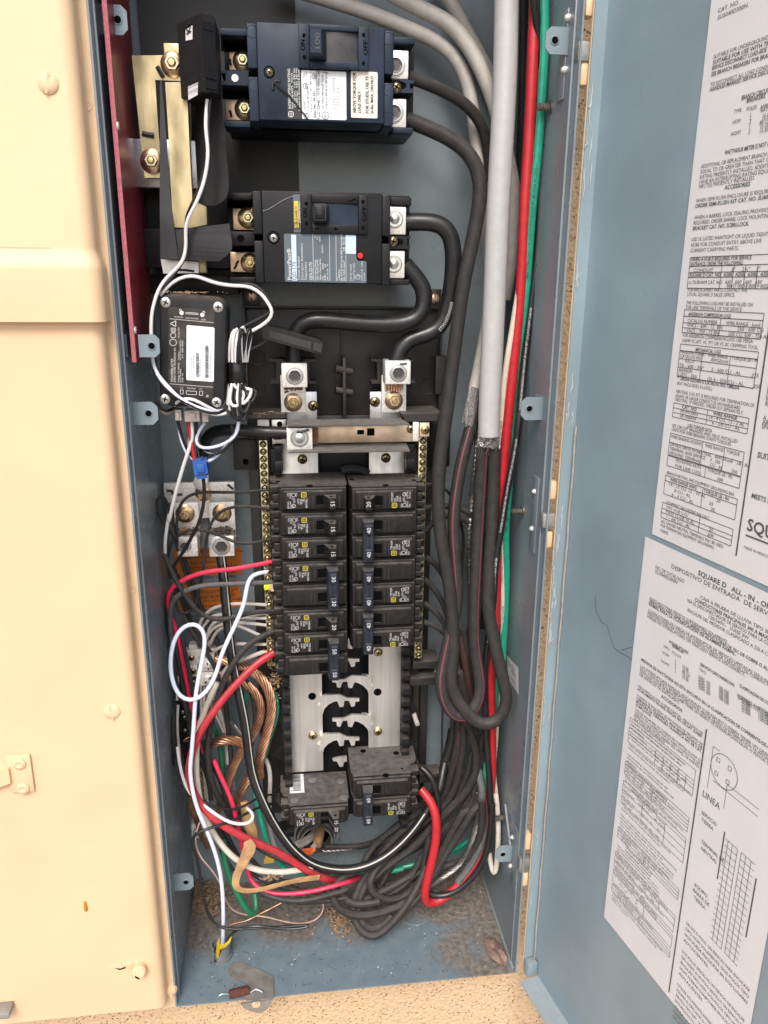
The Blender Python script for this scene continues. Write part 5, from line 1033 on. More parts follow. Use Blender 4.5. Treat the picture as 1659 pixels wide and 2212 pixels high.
def mframe(u0,v0,u1,v1,t_=0.0005):
    x0,z1=mloc(u0,v0); x1,z0=mloc(u1,v1); frame2(mbx,m3(0,0,-0.0008),ax,az,x0,min(z0,z1),x1,max(z0,z1),t_)
mframe(412,395,620,440);mframe(420,1655,592,1730);mframe(178,645,255,722);mframe(196,662,236,704);mframe(325,1640,380,1718);mframe(632,1660,690,1740)
x0,z0=mloc(212,580); tri=[(-0.0105,-0.009),(-0.0105,0.0),(0,0)]
for a_,b_ in (((170,582),(255,535)),((255,535),(255,625)),((255,625),(170,582))):
    P0=m3(*mloc(*a_),-0.0008);P1=m3(*mloc(*b_),-0.0008); d_=(P1-P0).normalized(); nn=Vector((0,1,0)).cross(d_)*0.00035; mbx.quad(P0-nn,P1-nn,P1+nn,P0+nn)
for u0,v0,u1,v1 in ((155,502,868,565),(160,1548,852,1603)):
    P0=m3(*mloc(u0,v0),-0.0008);P1=m3(*mloc(u1,v1),-0.0008); mbx.quad(P0-az*0.0002,P1-az*0.0002,P1+az*0.0002,P0+az*0.0002)
part('print',ml,mbx,PRW,smooth=False)
for u,v in ((350,410),(682,442)):
    x,z=mloc(u,v); part('indicator_lens',ml,MB().lathe(m3(x,z,-0.0005),(0,-1,0),[(0.0020,0),(0.0018,0.0006),(0,0.0009)],14),STKW)
mbx=MB()
for t_,u,v,sz,w_ in (('FCC ID: MCQ-PS2C5M',512,1432,26,310),('& IC  1846A-PS2C5M',545,1400,26,310),('SN: 0AK3893210163?',655,1432,26,285),('EUI: 0013A20041EC0873',822,1448,26,360)): mtext(mbx,t_,u,v,sz,'L',w_,False,-0.0012)
rnd=random.Random(3)
for u0,u1,v0,v1 in ((580,632,1045,1438),(728,785,928,1448)):
    v=v0
    while v<v1:
        h_=rnd.choice((3,4,6,9)); xa,za=mloc(u0,v); xb,zb_=mloc(u1,v+h_+ (u1-u0)*0.07)
        P=[m3(*mloc(u0,v),-0.0012),m3(*mloc(u1,v+4),-0.0012),m3(*mloc(u1,v+4+h_),-0.0012),m3(*mloc(u0,v+h_),-0.0012)]; mbx.add(P,[(0,1,2,3)]); v+=h_+rnd.choice((4,5,7))
part('print',wl_,mbx,PRN,smooth=False)
# white plugs under the monitor
for u0,u1,v0,v1 in ((245,345,1965,2135),(398,640,1975,2155),(680,780,2010,2160)):
    a=rect('P',u0,v0,u1,v1,0.060); o=part('plug',mn,MB().box(a[0],a[1],0.058,0.074,a[2],a[3],0.0006),IVPL)
    um=(a[0]+a[1])/2; w2=min(0.005,(a[1]-a[0])*0.22); part('plug_latch',o,MB().box(um-w2,um+w2,0.0555,0.0579,a[2]+0.003,a[3]-0.002,0.0005),IVPL)
# ================================================================ panel interior (black plastic frame)
BRN=mat('dark_brown_plastic',(0.020,0.018,0.017),0.4,0,0.25,30,0.05,500,dust=0.5,dcol=(0.2,0.175,0.15),dustbase=0.03,rvar=0.1)
pi_=thing('panel_interior','black plastic breaker mounting frame with ribs, fixed to the back of the box','mounting frame',at('Z',745,1700,0.17))
YB=0.160
xa=at('D',100,400,YB).x; xb=at('D',1100,400,YB).x; za=at('D',600,715,YB).z; zb=at('D',600,160,YB).z
part('upper_pan',pi_,MB().box(xa,xb,YB,YB+0.006,za,zb,0.0008),BRN)
for b_ in ((xa,xb,zb-0.0022,zb),(xa,xa+0.0022,za,zb),(xb-0.0022,xb,za,zb)): part('pan_rim',pi_,MB().box(b_[0],b_[1],YB-0.007,YB-0.0001,b_[2],b_[3],0.0005),BRN)
for c,u0,v0,u1,v1 in (('C',945,195,1085,345),('D',1055,72,1105,165)):
    pbox('corner_ear',pi_,BRN,c,u0,v0,u1,v1,YB-0.006,YB+0.006,0.001)
screw(pi_,at('C',1018,265,YB-0.0062),mpx(at('C',1018,265,YB),PX('C',44)),COPBAR,'slot',rot=0.8); screw(pi_,at('D',1070,120,YB-0.0062),mpx(at('D',1070,120,YB),PX('D',25)),COPBAR,'slot',rot=0.9)
a=rect('D',598,285,610,740,YB-0.02); part('centre_rib',pi_,MB().box(a[0],a[1]+0.001,YB-0.03,YB-0.0001,za,at('D',600,410,YB).z,0.0006).box(a[0],a[0]+0.0016,YB-0.006,YB-0.0001,at('D',600,410,YB).z+0.0003,zb-0.003),BRN)
for v in (480,588): p=at('D',600,v,YB-0.028); part('rib_peg',pi_,MB().cyl(p+Vector((-0.008,0,0)),p+Vector((0.010,0.004,-0.004)),0.0042,14),BRN)
for u,v in ((148,197),(163,418),(165,573)): p=at('D',u,v,YB); part('mould_ring',pi_,MB().lathe(p,(0,-1,0),[(0.0088,0),(0.0085,0.0006),(0.008,0.0001)],28),BRN)
for u,v in ((1050,197),(1030,570)): p=at('D',u,v,YB); part('mould_ring',pi_,MB().lathe(p,(0,-1,0),[(0.0088,0),(0.0085,0.0006),(0.008,0.0001)],28),BRN)
for c,pts in (('D',[(228,430),(300,430),(300,445),(285,445),(285,540),(300,545),(300,555),(232,555),(232,545),(262,540),(262,445),(228,440)]),('D',[(410,430),(462,430),(462,440),(430,445),(430,540),(465,545),(465,555),(400,555),(400,430)]),('D',[(748,430),(812,430),(812,555),(748,555),(748,545),(778,540),(778,445),(748,440)]),('D',[(925,430),(965,432),(965,440),(945,445),(945,535),(972,540),(970,552),(925,552)])):
    pprism('lug_cradle',pi_,BRN,c,pts,0.130,YB)
pbox('side_shelf',pi_,BRN,'D',1075,415,1132,610,YB-0.012,YB+0.006,0.001)
# lower frame: back plate, side strips
xl=at('F',850,400,YB).x; xr=at('E',1332,600,YB).x; zlow=at('H',600,1320,YB).z
part('base_plate',pi_,MB().box(xl,xr,YB,YB+0.008,zlow,za-0.0004,0.0008),BRN)
pbox('left_strip',pi_,BRN,'Q',62,478,255,700,YB-0.004,YB+0.008,0.001); disc('strip_hole',pi_,DARK,'Q',152,640,YB-0.0042,PX('Q',22))
pbox('right_strip',pi_,BLK,'I',175,300,318,580,YB-0.006,YB+0.006,0.001)
a=rect('H',500,100,880,980,0.150); part('centre_trough',pi_,MB().box(a[0],a[1],0.148,YB-0.0002,zlow,at('E',690,150,0.148).z,0.0008),BLK)
pbox('trough_rib',pi_,BLK,'H',665,290,730,900,0.138,0.1479,0.001); pbox('trough_rib',pi_,BLK,'Q',690,570,1065,720,0.140,0.1479,0.001)
part('tube_stub',pi_,MB().tube(spline([at('Q',u,v,0.125) for u,v in ((865,715),(900,700),(960,700),(1010,710),(1045,735))]),0.006,12),BLK)
# saw tooth rails beside the bus
for side,(c,u0,u1) in ((-1,('H',150,216)),(1,('H',1152,1228))):
    xa=at(c,u0,500,0.12).x; xb=at(c,u1,500,0.12).x
    z0=zlow; z1=at('E',600,-200,0.12).z
    part('side_rail',pi_,MB().box(xa,xb,0.122,YB-0.0002,z0,z1,0.0008),BLK)
    n_=30
    for k in range(n_):
        z=z0+(z1-z0)*(k+0.5)/n_; h_=(z1-z0)/n_*0.36
        part('rail_tooth',pi_,MB().box(xa+0.003 if side<0 else xb-0.012,xa+0.012 if side<0 else xb-0.003,0.106,0.1219,z-h_*(1 if k%2 else .6),z+h_*.6,0.0008),BLK)
        if k%3==0: part('rail_rib',pi_,MB().prism([(xa-0.012,z-0.004),(xa-0.0002,z-0.011),(xa-0.0002,z+0.008)] if side<0 else [(xb+0.012,z-0.004),(xb+0.0002,z-0.011),(xb+0.0002,z+0.008)],0.126,0.129),BLK,smooth=False)
for u0,v0,u1,v1 in ((1245,95,1470,155),(1220,230,1445,295)): pbox('cross_arm',pi_,BRN,'H',u0,v0,u1,v1,0.118,0.150,0.001)
pbox('cross_arm',pi_,BLK,'H',1235,155,1470,232,0.150,YB+0.01,0.001); screw(pi_,at('H',1427,166,0.1496),mpx(at('H',1427,166,0.149),PX('H',34)),SCREW,'slot',rot=1.4)
pbox('lower_arm',pi_,BRN,'U',455,1135,680,1225,0.115,0.135,0.001); pbox('outer_strip',pi_,BRN,'H',1240,295,1365,980,0.158,0.172,0.001); pbox('outer_rib',pi_,BLK,'H',1300,300,1310,980,0.152,0.1579)
p=at('U',395,520,0.13); part('pin',pi_,MB().cyl(p,at('U',435,635,0.115),0.0030,12),WIVO)
# dusty ledges and shields round the neutral strap
for c,pts,y0,y1 in (('Q',[(115,300),(445,288),(445,318),(130,322)],0.105,0.150),('Q',[(1305,290),(1605,283),(1605,318),(1560,338),(1335,345)],0.095,0.150)):
    pprism('ledge',pi_,BRN,c,pts,y0,y1)
def slab(name,parent,m,c,q4,th=0.0014):
    P=[at(c,u,v,y) for u,v,y in q4]; N=(P[1]-P[0]).cross(P[3]-P[0]).normalized()*th
    return part(name,parent,MB().add(P+[p+N for p in P],[(0,1,2,3),(7,6,5,4),(0,4,5,1),(1,5,6,2),(2,6,7,3),(3,7,4,0)]),m,smooth=False)
DUSTB=mat('dusty_shield_plastic',(0.05,0.047,0.044),0.6,0,0.2,60,0.05,500,dust=0.85,dcol=(0.22,0.20,0.18),dustbase=0.25)
slab('strap_shield',pi_,DUSTB,'Q',[(456,380,.072),(1362,372,.072),(1300,328,.110),(456,340,.110)]); slab('strap_shield',pi_,DUSTB,'Q',[(465,578,.066),(1362,566,.066),(1330,500,.112),(650,515,.112)])
for u0,v0,u1,v1 in ((335,545,425,720),(1335,545,1415,710)): pbox('side_block',pi_,BLK,'Q',u0,v0,u1,v1,0.115,YB-0.0002,0.001)
# ================================================================ bus bars
def bus(lb,side,c,u0,u1):
    Y=0.128; xa=at(c,u0,500,Y).x; xb=at(c,u1,500,Y).x; z0=at('H',350,1010,Y).z; z1=at('Q',560,470,Y).z
    t_=thing('bus_bar',lb,'bus bar',((xa+xb)/2,Y,z0)); part('bar',t_,MB().box(xa,xb,Y,Y+0.003,z0,z1,0.0005),ALUB)
    for cc,u,v in ((('Q',571,620),('H',417,710)) if side<0 else (('Q',1186,611),('H',957,675),('H',960,18))):
        screw(t_,at(cc,u,v,Y-0.0002),mpx(at(cc,u,v,Y),PX(cc,37)),SCREWD if cc=='Q' else SCREW,'cross',rot=0.5)
    cu,cv=(412,385) if side<0 else (955,350); p=at('H',cu,cv,Y-0.0003); part('bolt_hole',t_,MB().cyl(p,p+Vector((0,0.0006,0)),mpx(p,PX('H',33)),24),DARK)
    # breaker stabs
    base=[(495,400),(520,375),(640,370),(705,400),(803,404),(803,426),(770,430),(765,466),(738,472),(716,422),(680,420),(672,470),(640,474),(620,425),(590,430),(545,455),(512,490),(498,540)]
    vs_=(0,324,-330) if side<0 else (-165,158,-490)
    for dv in vs_:
        pts=[(u if side<0 else 1383-u,v+dv+(0 if side<0 else 8)) for u,v in base]
        o=pprism('stab',t_,ALUB,'H',pts,0.1215,0.1245)
        q=[(455,462),(462,448),(545,410),(556,414),(552,428),(470,466)]; pprism('embossed_rib',o,LUG,'H',[(u if side<0 else 1375-u,v+dv) for u,v in q],0.1268,0.1279)
        pprism('stab_neck',o,ALUB,'H',[(u if side<0 else 1383-u,v+dv) for u,v in ((480,392),(520,372),(560,372),(545,455),(512,490),(480,520))],0.1246,0.1279)
    return t_
bL=bus('left silver bus bar with stabs, standing behind the left breaker column',-1,'H',219,497); bR=bus('right silver bus bar with stabs, standing behind the right breaker column',1,'H',880,1144)
pprism('stab',bL,ALUB,'H',[(580,905),(640,890),(700,885),(700,925),(675,930),(668,968),(640,970),(618,925),(588,922)],0.1215,0.1245)
# upper bus plates with feed lugs
for lb,c,(u0,v0,u1,v1),su,sv,lugp,nut,lbl in (('left bus end plate with slotted screw beside the left feed lug','D',(380,596,470,742),450,667,(288,450,420,574),(348,650),'left tinned feed lug with hex socket clamping the thick black cable'),('right bus end plate with cross screw beside the right feed lug','D',(740,596,905,742),765,647,(818,438,948,558),(862,640),'right tinned feed lug with hex socket showing copper strands below')):
    a=rect(c,u0,v0,u1,v1,0.126); t_=thing('bus_end_plate',lb,'bus bar',(a[0],0.126,a[2])); xL=at(c,u0 if su>500 else 312,700,0.126).x
    part('plate',t_,MB().box(xL,a[1],0.126,0.129,a[2]-0.02,a[3],0.0005),ALU); screw(t_,at(c,su,sv,0.1258),mpx(at(c,su,sv,0.126),PX(c,27)),SCREWD,'cross',rot=0.3)
    L0,L1=(285,412) if su<500 else (800,925)
    lg=lugblock('feed_lug',lbl,c,*lugp,0.095,0.024,(lugp[0]+lugp[2])/2+2,(lugp[1]+lugp[3])/2+4,46)
    b_=rect(c,L0,560,L1,702,0.1185); part('lug_tongue',lg,MB().box(b_[0],b_[1],0.1185,0.1255,b_[2],b_[3]+0.01,0.0006),LUG); nutset(lg,c,nut[0],nut[1],0.1183,47,WASH,COPBAR if su>500 else SCREW,SCREW,0.58)
    inkmark(lg,c,[(nut[0]-45,598),(nut[0]-25,595)] if su<500 else [(lugp[0]+75,455),(lugp[0]+110,452)],0.0945 if su>500 else 0.1182,0.0010)
    mbx=MB(); n_=9
    for k in range(n_):
        u=(L0+22)+(L1-L0-44)*k/(n_-1); S=[at(c,u,lugp[3]-2,0.1165),at(c,u+random.uniform(-4,4),lugp[3]+(34 if su>500 else 12)+random.uniform(-5,5),0.1150)]; part('copper_strand',lg,MB().tube(S,0.0011,6),COP)
# ================================================================ neutral strap and lug
ns=thing('neutral_strap','coppery neutral strap bar crossing above the branch breakers, with two square holes','bus bar',at('Q',1030,500,0.10))
pbox('strap',ns,NEUT,'Q',560,375,1400,498,0.100,0.103,0.0006); pbox('strap_end',ns,LUG,'Q',1385,345,1430,490,0.096,0.100,0.0006); pbox('strap_end',ns,NEUT,'Q',1435,350,1508,455,0.098,0.101,0.0006)
for u0,v0,u1,v1 in ((975,405,1025,438),(1048,393,1102,447)): pbox('square_hole',ns,DARK,'Q',u0,v0,u1,v1,0.0996,0.09995)
screw(ns,at('Q',1370,398,0.0998),mpx(at('Q',1370,398,0.1),PX('Q',32)),SCREWD,'cross',rot=0.4); screw(ns,at('Q',1475,405,0.0976),mpx(at('Q',1475,405,0.098),PX('Q',32)),SCREW,'cross',rot=0.9)
pbox('left_plate',ns,LUG,'Q',240,330,325,380,0.112,0.116); pbox('left_plate',ns,STEEL,'Q',345,328,452,508,0.112,0.116,0.0006); disc('bolt_hole',ns,DARK,'Q',403,362,0.1117,PX('Q',21))
ng=lugblock('neutral_lug','square tinned lug with bolt at the left end of the neutral strap','Q',455,390,645,550,0.080,0.024,550,463,70,'bolt'); inkmark(ng,'Q',[(530,420),(575,418),(618,402)],0.0780,0.0012)
for k in range(8): v=395+k*14; part('copper_strand',ng,MB().tube([at('Q',640,v,0.096),at('Q',684+random.uniform(-4,4),v+2,0.095)],0.0012,6),COP)
# ================================================================ terminal strips
def strip(lb,pts,n_,skip=()):
    P=[at(*p) for p in pts]; top,bot=P[0],P[1]; x0=min(p.x for p in P)
    wbar=mpx(top,PX('E',62)); xc=(top.x+bot.x)/2; Y=top.y
    t_=thing('terminal_strip',lb,'terminal strip',(xc,Y,bot.z)); part('bar',t_,MB().box(xc-wbar/2,xc+wbar/2,Y,Y+0.012,bot.z,top.z,0.0006),TERM)
    part('bar_holder',t_,MB().box(xc-wbar*0.8,xc+wbar*0.8,Y+0.0122,YB-0.0002,bot.z-0.004,top.z+0.004),BLK)
    src=None; ps=(top.z-bot.z)/n_
    r=ps*0.40
    for k in range(n_):
        z=top.z-ps*(k+0.5)
        if src is None:
            mbx=MB(); O=Vector((0,0,0)); mbx.lathe(O,(0,-1,0),[(r*1.22,0.0002),(r*1.18,0.0009),(r*0.98,0.0003)],18); mbx.cm=1; mbx.lathe(O,(0,-1,0),[(r*1.0,0.0004),(r*0.95,0.00045),(r*0.86,0.0004)],18)
            mbx.cm=2; mbx.lathe(O,(0,-1,0),[(r*0.86,0.0),(r*0.82,0.0016),(r*0.55,0.0024),(0,0.0026)],18)
            mbx.cm=1; mbx.box(-r*0.8,r*0.8,-0.0029,-0.0024,-r*0.15,r*0.15)
            src=link('terminal_screw',mbx,[TERM,DARK,SCREW],None,True); src.parent=t_; src.location=(0,-0.0002,z-bot.z); src.rotation_euler=(0,random.uniform(0,3),0)
        else:
            o=share(src,t_,(0,-0.0002,z-bot.z)); o.rotation_euler=(0,random.uniform(0,3),0)
    return t_
strip('left brass terminal strip of many screws beside the left breakers',[('Q',288,482,0.108),('E',150,1592,0.108)],33)
strip('right brass terminal strip of many screws beside the right breakers',[('Q',1463,458,0.108),('E',1238,1532,0.108)],33)
p=at('r',1395,1155,0.106); tg_=thing('yellow_wire_tag','bright yellow marker band on a screw of the left terminal strip','marker tag',p); a=rect('r',1345,1122,1455,1188,0.102); part('band',tg_,MB().box(a[0],a[1],0.100,0.107,a[2],a[3],0.001),mat('fluorescent_yellow',(0.62,0.66,0.03),0.5)); part('band_end',tg_,MB().cyl(at('r',1460,1165,0.099),at('r',1460,1165,0.104),0.0042,16),SCREWD)
# ================================================================ branch breakers
XIL=(at('E',724,400,0.066).x+at('E',728,1500,0.066).x)/2; XIR=(at('E',738,400,0.066).x+at('E',748,1400,0.066).x)/2
QW=0.0725
def pole(root,s,xin,zc,first=True,h=0.0258,top=False,labelon=True,slot=True):
    X=lambda q:xin+s*q
    b=MB(); z0,z1=zc-h/2,zc+h/2
    # case cross-section (plan), extruded upwards
    pr=[(0.0,0.132),(0.0,0.080),(0.0018,0.074),(0.0018,0.0705),(QW-0.0015,0.0705),(QW,0.073),(QW,0.088),(QW+0.006,0.090),(QW+0.0095,0.100),(QW+0.0095,0.132)]
    part('case',root,b.prism([(X(q),y) for q,y in pr],z0,z1,'z'),BRK,smooth=False)
    f=part('raised_face',root,MB().box(X(0.0055),X(0.0665),0.0620,0.0704,zc-h*0.36,zc+h*0.36,0.0010),BRKF)
    part('face_step',root,MB().box(X(0.0018),X(0.0700),0.0668,0.07045,zc-h*0.44,zc+h*0.44,0.0007),BRK)
    # notched end ribs
    for k,(dz,hh,q1) in enumerate(((0.32,0.12,0.0815),(-0.05,0.16,0.0785),(-0.36,0.10,0.0815))):
        part('end_notch',root,MB().box(X(QW-0.0005),X(q1),0.0760,0.0895,zc+h*(dz-hh),zc+h*(dz+hh),0.0006),BRK)
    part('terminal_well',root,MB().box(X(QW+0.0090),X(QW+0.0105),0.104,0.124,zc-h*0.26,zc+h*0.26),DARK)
    part('terminal_hood',root,MB().prism([(X(QW+0.0093),0.098),(X(QW+0.017),0.112),(X(QW+0.017),0.128),(X(QW+0.0093),0.128)],zc-h*0.45,zc-h*0.33,'z'),BLK,smooth=False)
    if slot:
        part('switch_slot',root,MB().box(X(0.0235),X(0.0335),0.0612,0.0619,zc-h*0.20,zc+h*0.19),DARK)
        part('slot_bevel',root,MB().prism([(X(0.0235),0.0611),(X(0.0335),0.0611),(X(0.0300),0.0605),(X(0.0235),0.0605)],zc-h*0.245,zc-h*0.20,'z'),BRKF,smooth=False)
    # scored panel lines
    for q in (0.0092,0.0128,0.0365,0.0405): part('score_line',f,MB().box(X(q),X(q+0.0003),0.06185,0.06195,zc-h*0.34,zc+h*0.16),mat('score_grey',(0.055,0.052,0.05),0.6))
    if top: pass
    return f
def handle(root,s,xin,zc,num,h=0.0258,sc=1.0):
    X=lambda q:xin+s*q
    pr=[(0.0130,0.0619),(0.0140,0.0475),(0.0148,0.0465),(0.0200,0.0465),(0.0208,0.0472),(0.0262,0.0619)]
    o=part('switch_handle',root,MB().prism([(X(q),y) for q,y in pr],zc-h*0.235*sc,zc+h*0.215*sc,'z'),BRKF,smooth=False)
    part('handle_pin',o,MB().cyl((X(0.018),0.053,zc+h*0.2151*sc),(X(0.018),0.053,zc+h*0.2151*sc+0.0004),0.0016,12),DARK)
    mbx=MB(); rt=Vector((0,0,s)); up=Vector((-s,0,0)); sz=0.0056*sc
    text(mbx,num,Vector((X(0.0193),0.0461,zc)),rt,up,sz*1.15,0.5,1.0,False); part('rating_number',o,mbx,PRW,smooth=False)
    return o
def tie(root,s,xin,za_,zb_,num,h=0.0258,short=False):
    X=lambda q:xin+s*q; top=max(za_,zb_)+h*0.30; bot=min(za_,zb_)-h*0.34
    o=part('tie_bar',root,MB().prism([(X(q),y) for q,y in ((0.0120,0.0600),(0.0118,0.0470),(0.0130,0.0455),(0.0215,0.0455),(0.0228,0.0470),(0.0240,0.0600))],bot,top,'z'),TIE,smooth=False)
    for zc in (za_,zb_):
        k=part('rating_block',o,MB().box(X(0.0140),X(0.0208),0.0425,0.0454,zc-h*0.20,zc+h*0.20,0.0007),TIE)
        mbx=MB(); text(mbx,num,Vector((X(0.0194),0.0421,zc)),Vector((0,0,s)),Vector((-s,0,0)),0.0064,0.5,1.0,False); part('rating_number',o,mbx,PRW,smooth=False)
    mbx=MB(); 
    for j,t_ in enumerate(('HANDLE TIE','2 POLE')): text(mbx,t_,Vector((X(0.0190-j*0.004),0.0452,(za_+zb_)/2)),Vector((0,0,s)),Vector((-s,0,0)),0.0028,0.5)
    part('moulded_lettering',o,mbx,BRKF,smooth=False)
def blabel(root,s,xin,zc,h=0.0258):
    X=lambda q:xin+s*q; rt=Vector((0,0,s)); up=Vector((-s,0,0)); y=0.0616
    z0=zc-s*h*0.33      # where reading starts
    mbx=MB(); T=lambda q,t_,sz,d=0.0,b=False: text(mbx,t_,Vector((X(q),y,z0+s*d)),rt,up,sz,0,0.62,b)
    part('print_panel',root,MB().box(X(0.0425),X(0.0648),0.0617,0.06195,zc-h*0.345,zc+h*0.345),mat('print_panel_brown',(0.016,0.013,0.012),0.35,0,0.3,200))
    T(0.0448,'TYPE HOM',0.0034,0.0065,False);T(0.0476,'TIPO',0.0030,0.0065,False);T(0.0505,'10 kA',0.0042,0.0065,False);T(0.0530,'120/240V~',0.0024,0.0060,False)
    T(0.0545,'AL/Cu',0.0026,0.0,False);T(0.0570,'LISTED',0.0026,0.0062,False);T(0.0585,'C.B.',0.0024,0.005,False);T(0.0608,'ISSUE NO.',0.0024,0.0,False);T(0.0632,'P-5671',0.0024,0.0,False);T(0.0608,'HACR TYPE',0.0024,0.0095,False);T(0.0632,'TIPO CAAR',0.0024,0.0095,False);T(0.0585,'SWD',0.0026,0.013,False)
    ring2(mbx,Vector((X(0.0568),y,z0+s*0.0025)),(1,0,0),(0,0,1),0,0,0.0022,0.0004,16); ring2(mbx,Vector((X(0.0568),y,z0+s*0.0142)),(1,0,0),(0,0,1),0,0,0.0021,0.0004,16)
    part('rating_print',root,mbx,PRW,smooth=False)
    mbx=MB(); O=Vector((X(0.0462),y,z0+s*0.0026)); frame2(mbx,O,(1,0,0),(0,0,1),-0.0027,-0.0027,0.0027,0.0027,0.00055); frame2(mbx,O,(1,0,0),(0,0,1),-0.0012,-0.0012,0.0012,0.0012,0.0004); part('square_mark',root,mbx,PRY,smooth=False)
def ez(v,c='E',u=470): return at(c,u,v,0.0625).z
def single(lb,s,zc,num):
    xin=XIL if s<0 else XIR; r=thing('branch_breaker',lb,'circuit breaker',(xin+s*0.036,0.13,zc-0.013),'branch breakers'); pole(r,s,xin,zc); handle(r,s,xin,zc,num); blabel(r,s,xin,zc); return r
def double(lb,s,za_,zb_,num,lab):
    xin=XIL if s<0 else XIR; r=thing('branch_breaker',lb,'circuit breaker',(xin+s*0.036,0.13,zb_-0.013),'branch breakers')
    pole(r,s,xin,za_); pole(r,s,xin,zb_); tie(r,s,xin,za_,zb_,num); blabel(r,s,xin,za_ if lab==0 else zb_); return r
single('single 15 amp black breaker topmost in the left column',-1,ez(368),'15')
single('single 15 amp black breaker, second in the left column, between two other 15s',-1,ez(553),'15')
single('single 15 amp black breaker, third in the left column, directly above the 30',-1,ez(733),'15')
double('two pole 30 amp black breaker with blue black tie bar',-1,ez(908),ez(1083),'30',0)
single('single 20 amp black breaker between the 30 and the 50 in the left column',-1,ez(1268),'20')
double('two pole 50 amp black breaker with tie bar above the bare bus stabs',-1,ez(1432),ez(1600),'50',0)
UR=1000
single('single 20 amp black breaker topmost in the right column',1,ez(368,'E',UR),'20')
double('two pole 40 amp black breaker, highest of three 40s in the right column',1,ez(548,'E',UR),ez(722,'E',UR),'40',1)
double('two pole 40 amp black breaker, middle of three 40s in the right column',1,ez(898,'E',UR),ez(1068,'E',UR),'40',1)
double('two pole 40 amp black breaker, lowest of three 40s, above the bare right bus bar',1,ez(1232,'E',UR),ez(1397,'E',UR),'40',1)
# lower pair
za_,zb_=at('H',1000,1148,0.0625).z,at('H',1000,1318,0.0625).z
r60=double('two pole 60 amp dusty black breaker standing alone low on the right, red wire attached',1,za_,zb_,'60',1)
zt6=za_+0.0129
for u,v,rr in ((835,838,24),(1108,855,24),(1022,1040,26),(1158,983,10)):
    d=ray('H',u,v); p=CP+d*((zt6+0.0002-CP.z)/d.z); part('rivet_hole',r60,MB().cyl(p,p+Vector((0,0,0.0003)),mpx(p,PX('H',rr)),16),DARK)
zc=at('H',460,1392,0.0625).z; s=-1; xin=XIL
rt_=thing('branch_breaker','tandem 15 and 20 amp dusty breaker with barcode sticker on its top','circuit breaker',(xin-0.036,0.13,zc-0.013),'branch breakers')
pole(rt_,s,xin,zc,slot=False); X=lambda q:xin+s*q
for dz,num in ((0.0048,'15'),(-0.0052,'20')):
    part('switch_slot',rt_,MB().box(X(0.024),X(0.0345),0.0612,0.0619,zc+dz-0.0024,zc+dz+0.0024),DARK); handle(rt_,s,xin,zc+dz,num,0.0200,0.95)
blabel(rt_,s,xin,zc); zt6=zc+0.0129
def ontop(u,v): d=ray('H',u,v); return CP+d*((zt6+0.0003-CP.z)/d.z)
P=[ontop(u,v) for u,v in ((222,1035),(338,1027),(348,1182),(228,1190))]; mbx=MB(); mbx.add(P,[(3,2,1,0)]); o=part('barcode_sticker',rt_,mbx,STKW,smooth=False)
rtv=(P[3]-P[0]).normalized(); upv=(P[1]-P[0]).normalized(); mbx=MB(); L_=(P[3]-P[0]).length; y_=0.05*L_; rnd=random.Random(5); Hh=(P[1]-P[0]).length
while y_<L_*0.9:
    w_=rnd.choice((0.3,0.5,0.8))*L_*0.03; O=P[0]+Vector((0,0,0.0004)); mbx.add([O+rtv*y_+upv*Hh*0.22,O+rtv*(y_+w_)+upv*Hh*0.22,O+rtv*(y_+w_)+upv*Hh*0.78,O+rtv*y_+upv*Hh*0.78],[(0,1,2,3)]); y_+=w_+rnd.choice((0.4,0.7))*L_*0.03
text(mbx,'47569 40375  9',P[0]+Vector((0,0,0.0004))+rtv*L_*0.06+upv*Hh*0.05,rtv,upv,Hh*0.17,0,1,False,L_*0.85); text(mbx,'HOMT1520',P[0]+Vector((0,0,0.0004))+rtv*L_*0.3+upv*Hh*0.83,rtv,upv,Hh*0.12,0,0.8)
part('print',o,mbx,PRN,smooth=False)
for u,v in ((412,1083),(650,1088),(263,1248),(677,1225)): p=ontop(u,v); part('rivet',rt_,MB().lathe(p,(0,0,1),[(0.0052,0),(0.005,0.0008),(0.003,0.0012),(0,0.0012)],18),mat('grey_rivet',(0.14,0.14,0.14),0.5))
# rivet holes on the topmost breakers
for rr_,zc,pts in ((bpy.data.objects['branch_breaker'],ez(368),((440,263,24),(205,233,18))),(bpy.data.objects['branch_breaker.006'],ez(368,'E',UR),((1000,260,24),(1210,223,18),(750,218,18)))):
    for u,v,q in pts:
        d=ray('E',u,v); p=CP+d*((zc+0.0131-CP.z)/d.z); part('rivet_hole',rr_,MB().cyl(p,p+Vector((0,0,0.0003)),mpx(p,PX('E',q)),16),DARK)
# ================================================================ ground connector block, left
gb=thing('ground_connector','tinned ground connector plate with three zinc nuts on the back of the box','ground connector',at('F',420,800,0.14))
pbox('cross_plate',gb,LUG,'F',118,168,712,335,0.150,0.156,0.0006); pbox('stem',gb,STKA if False else LUG,'F',385,90,500,470,0.1455,0.1498,0.0006)
pbox('stem_foot',gb,GALV,'F',415,470,500,720,0.158,0.166)
nutset(gb,'F',447,262,0.1453,68,WASH,COPBAR,SCREW); 
for u0,v0,u1,v1,nu,nv,m2 in ((205,338,415,620,296,430,COPBAR),(502,335,718,640,607,425,YEL)):
    pbox('lug_tongue',gb,LUG,'F',u0,v0,u1,v1,0.1385,0.1445,0.0006); nutset(gb,'F',nu,nv,0.1383,80,WASH,SCREW if m2 is YEL else COPBAR,SCREW,0.52)
p=at('F',430,165,0.143); part('clamp_screw',gb,MB().lathe(p,(0,-1,0),[(0.0085,0),(0.0085,0.002),(0.006,0.0035),(0,0.0035)],20),LUG)
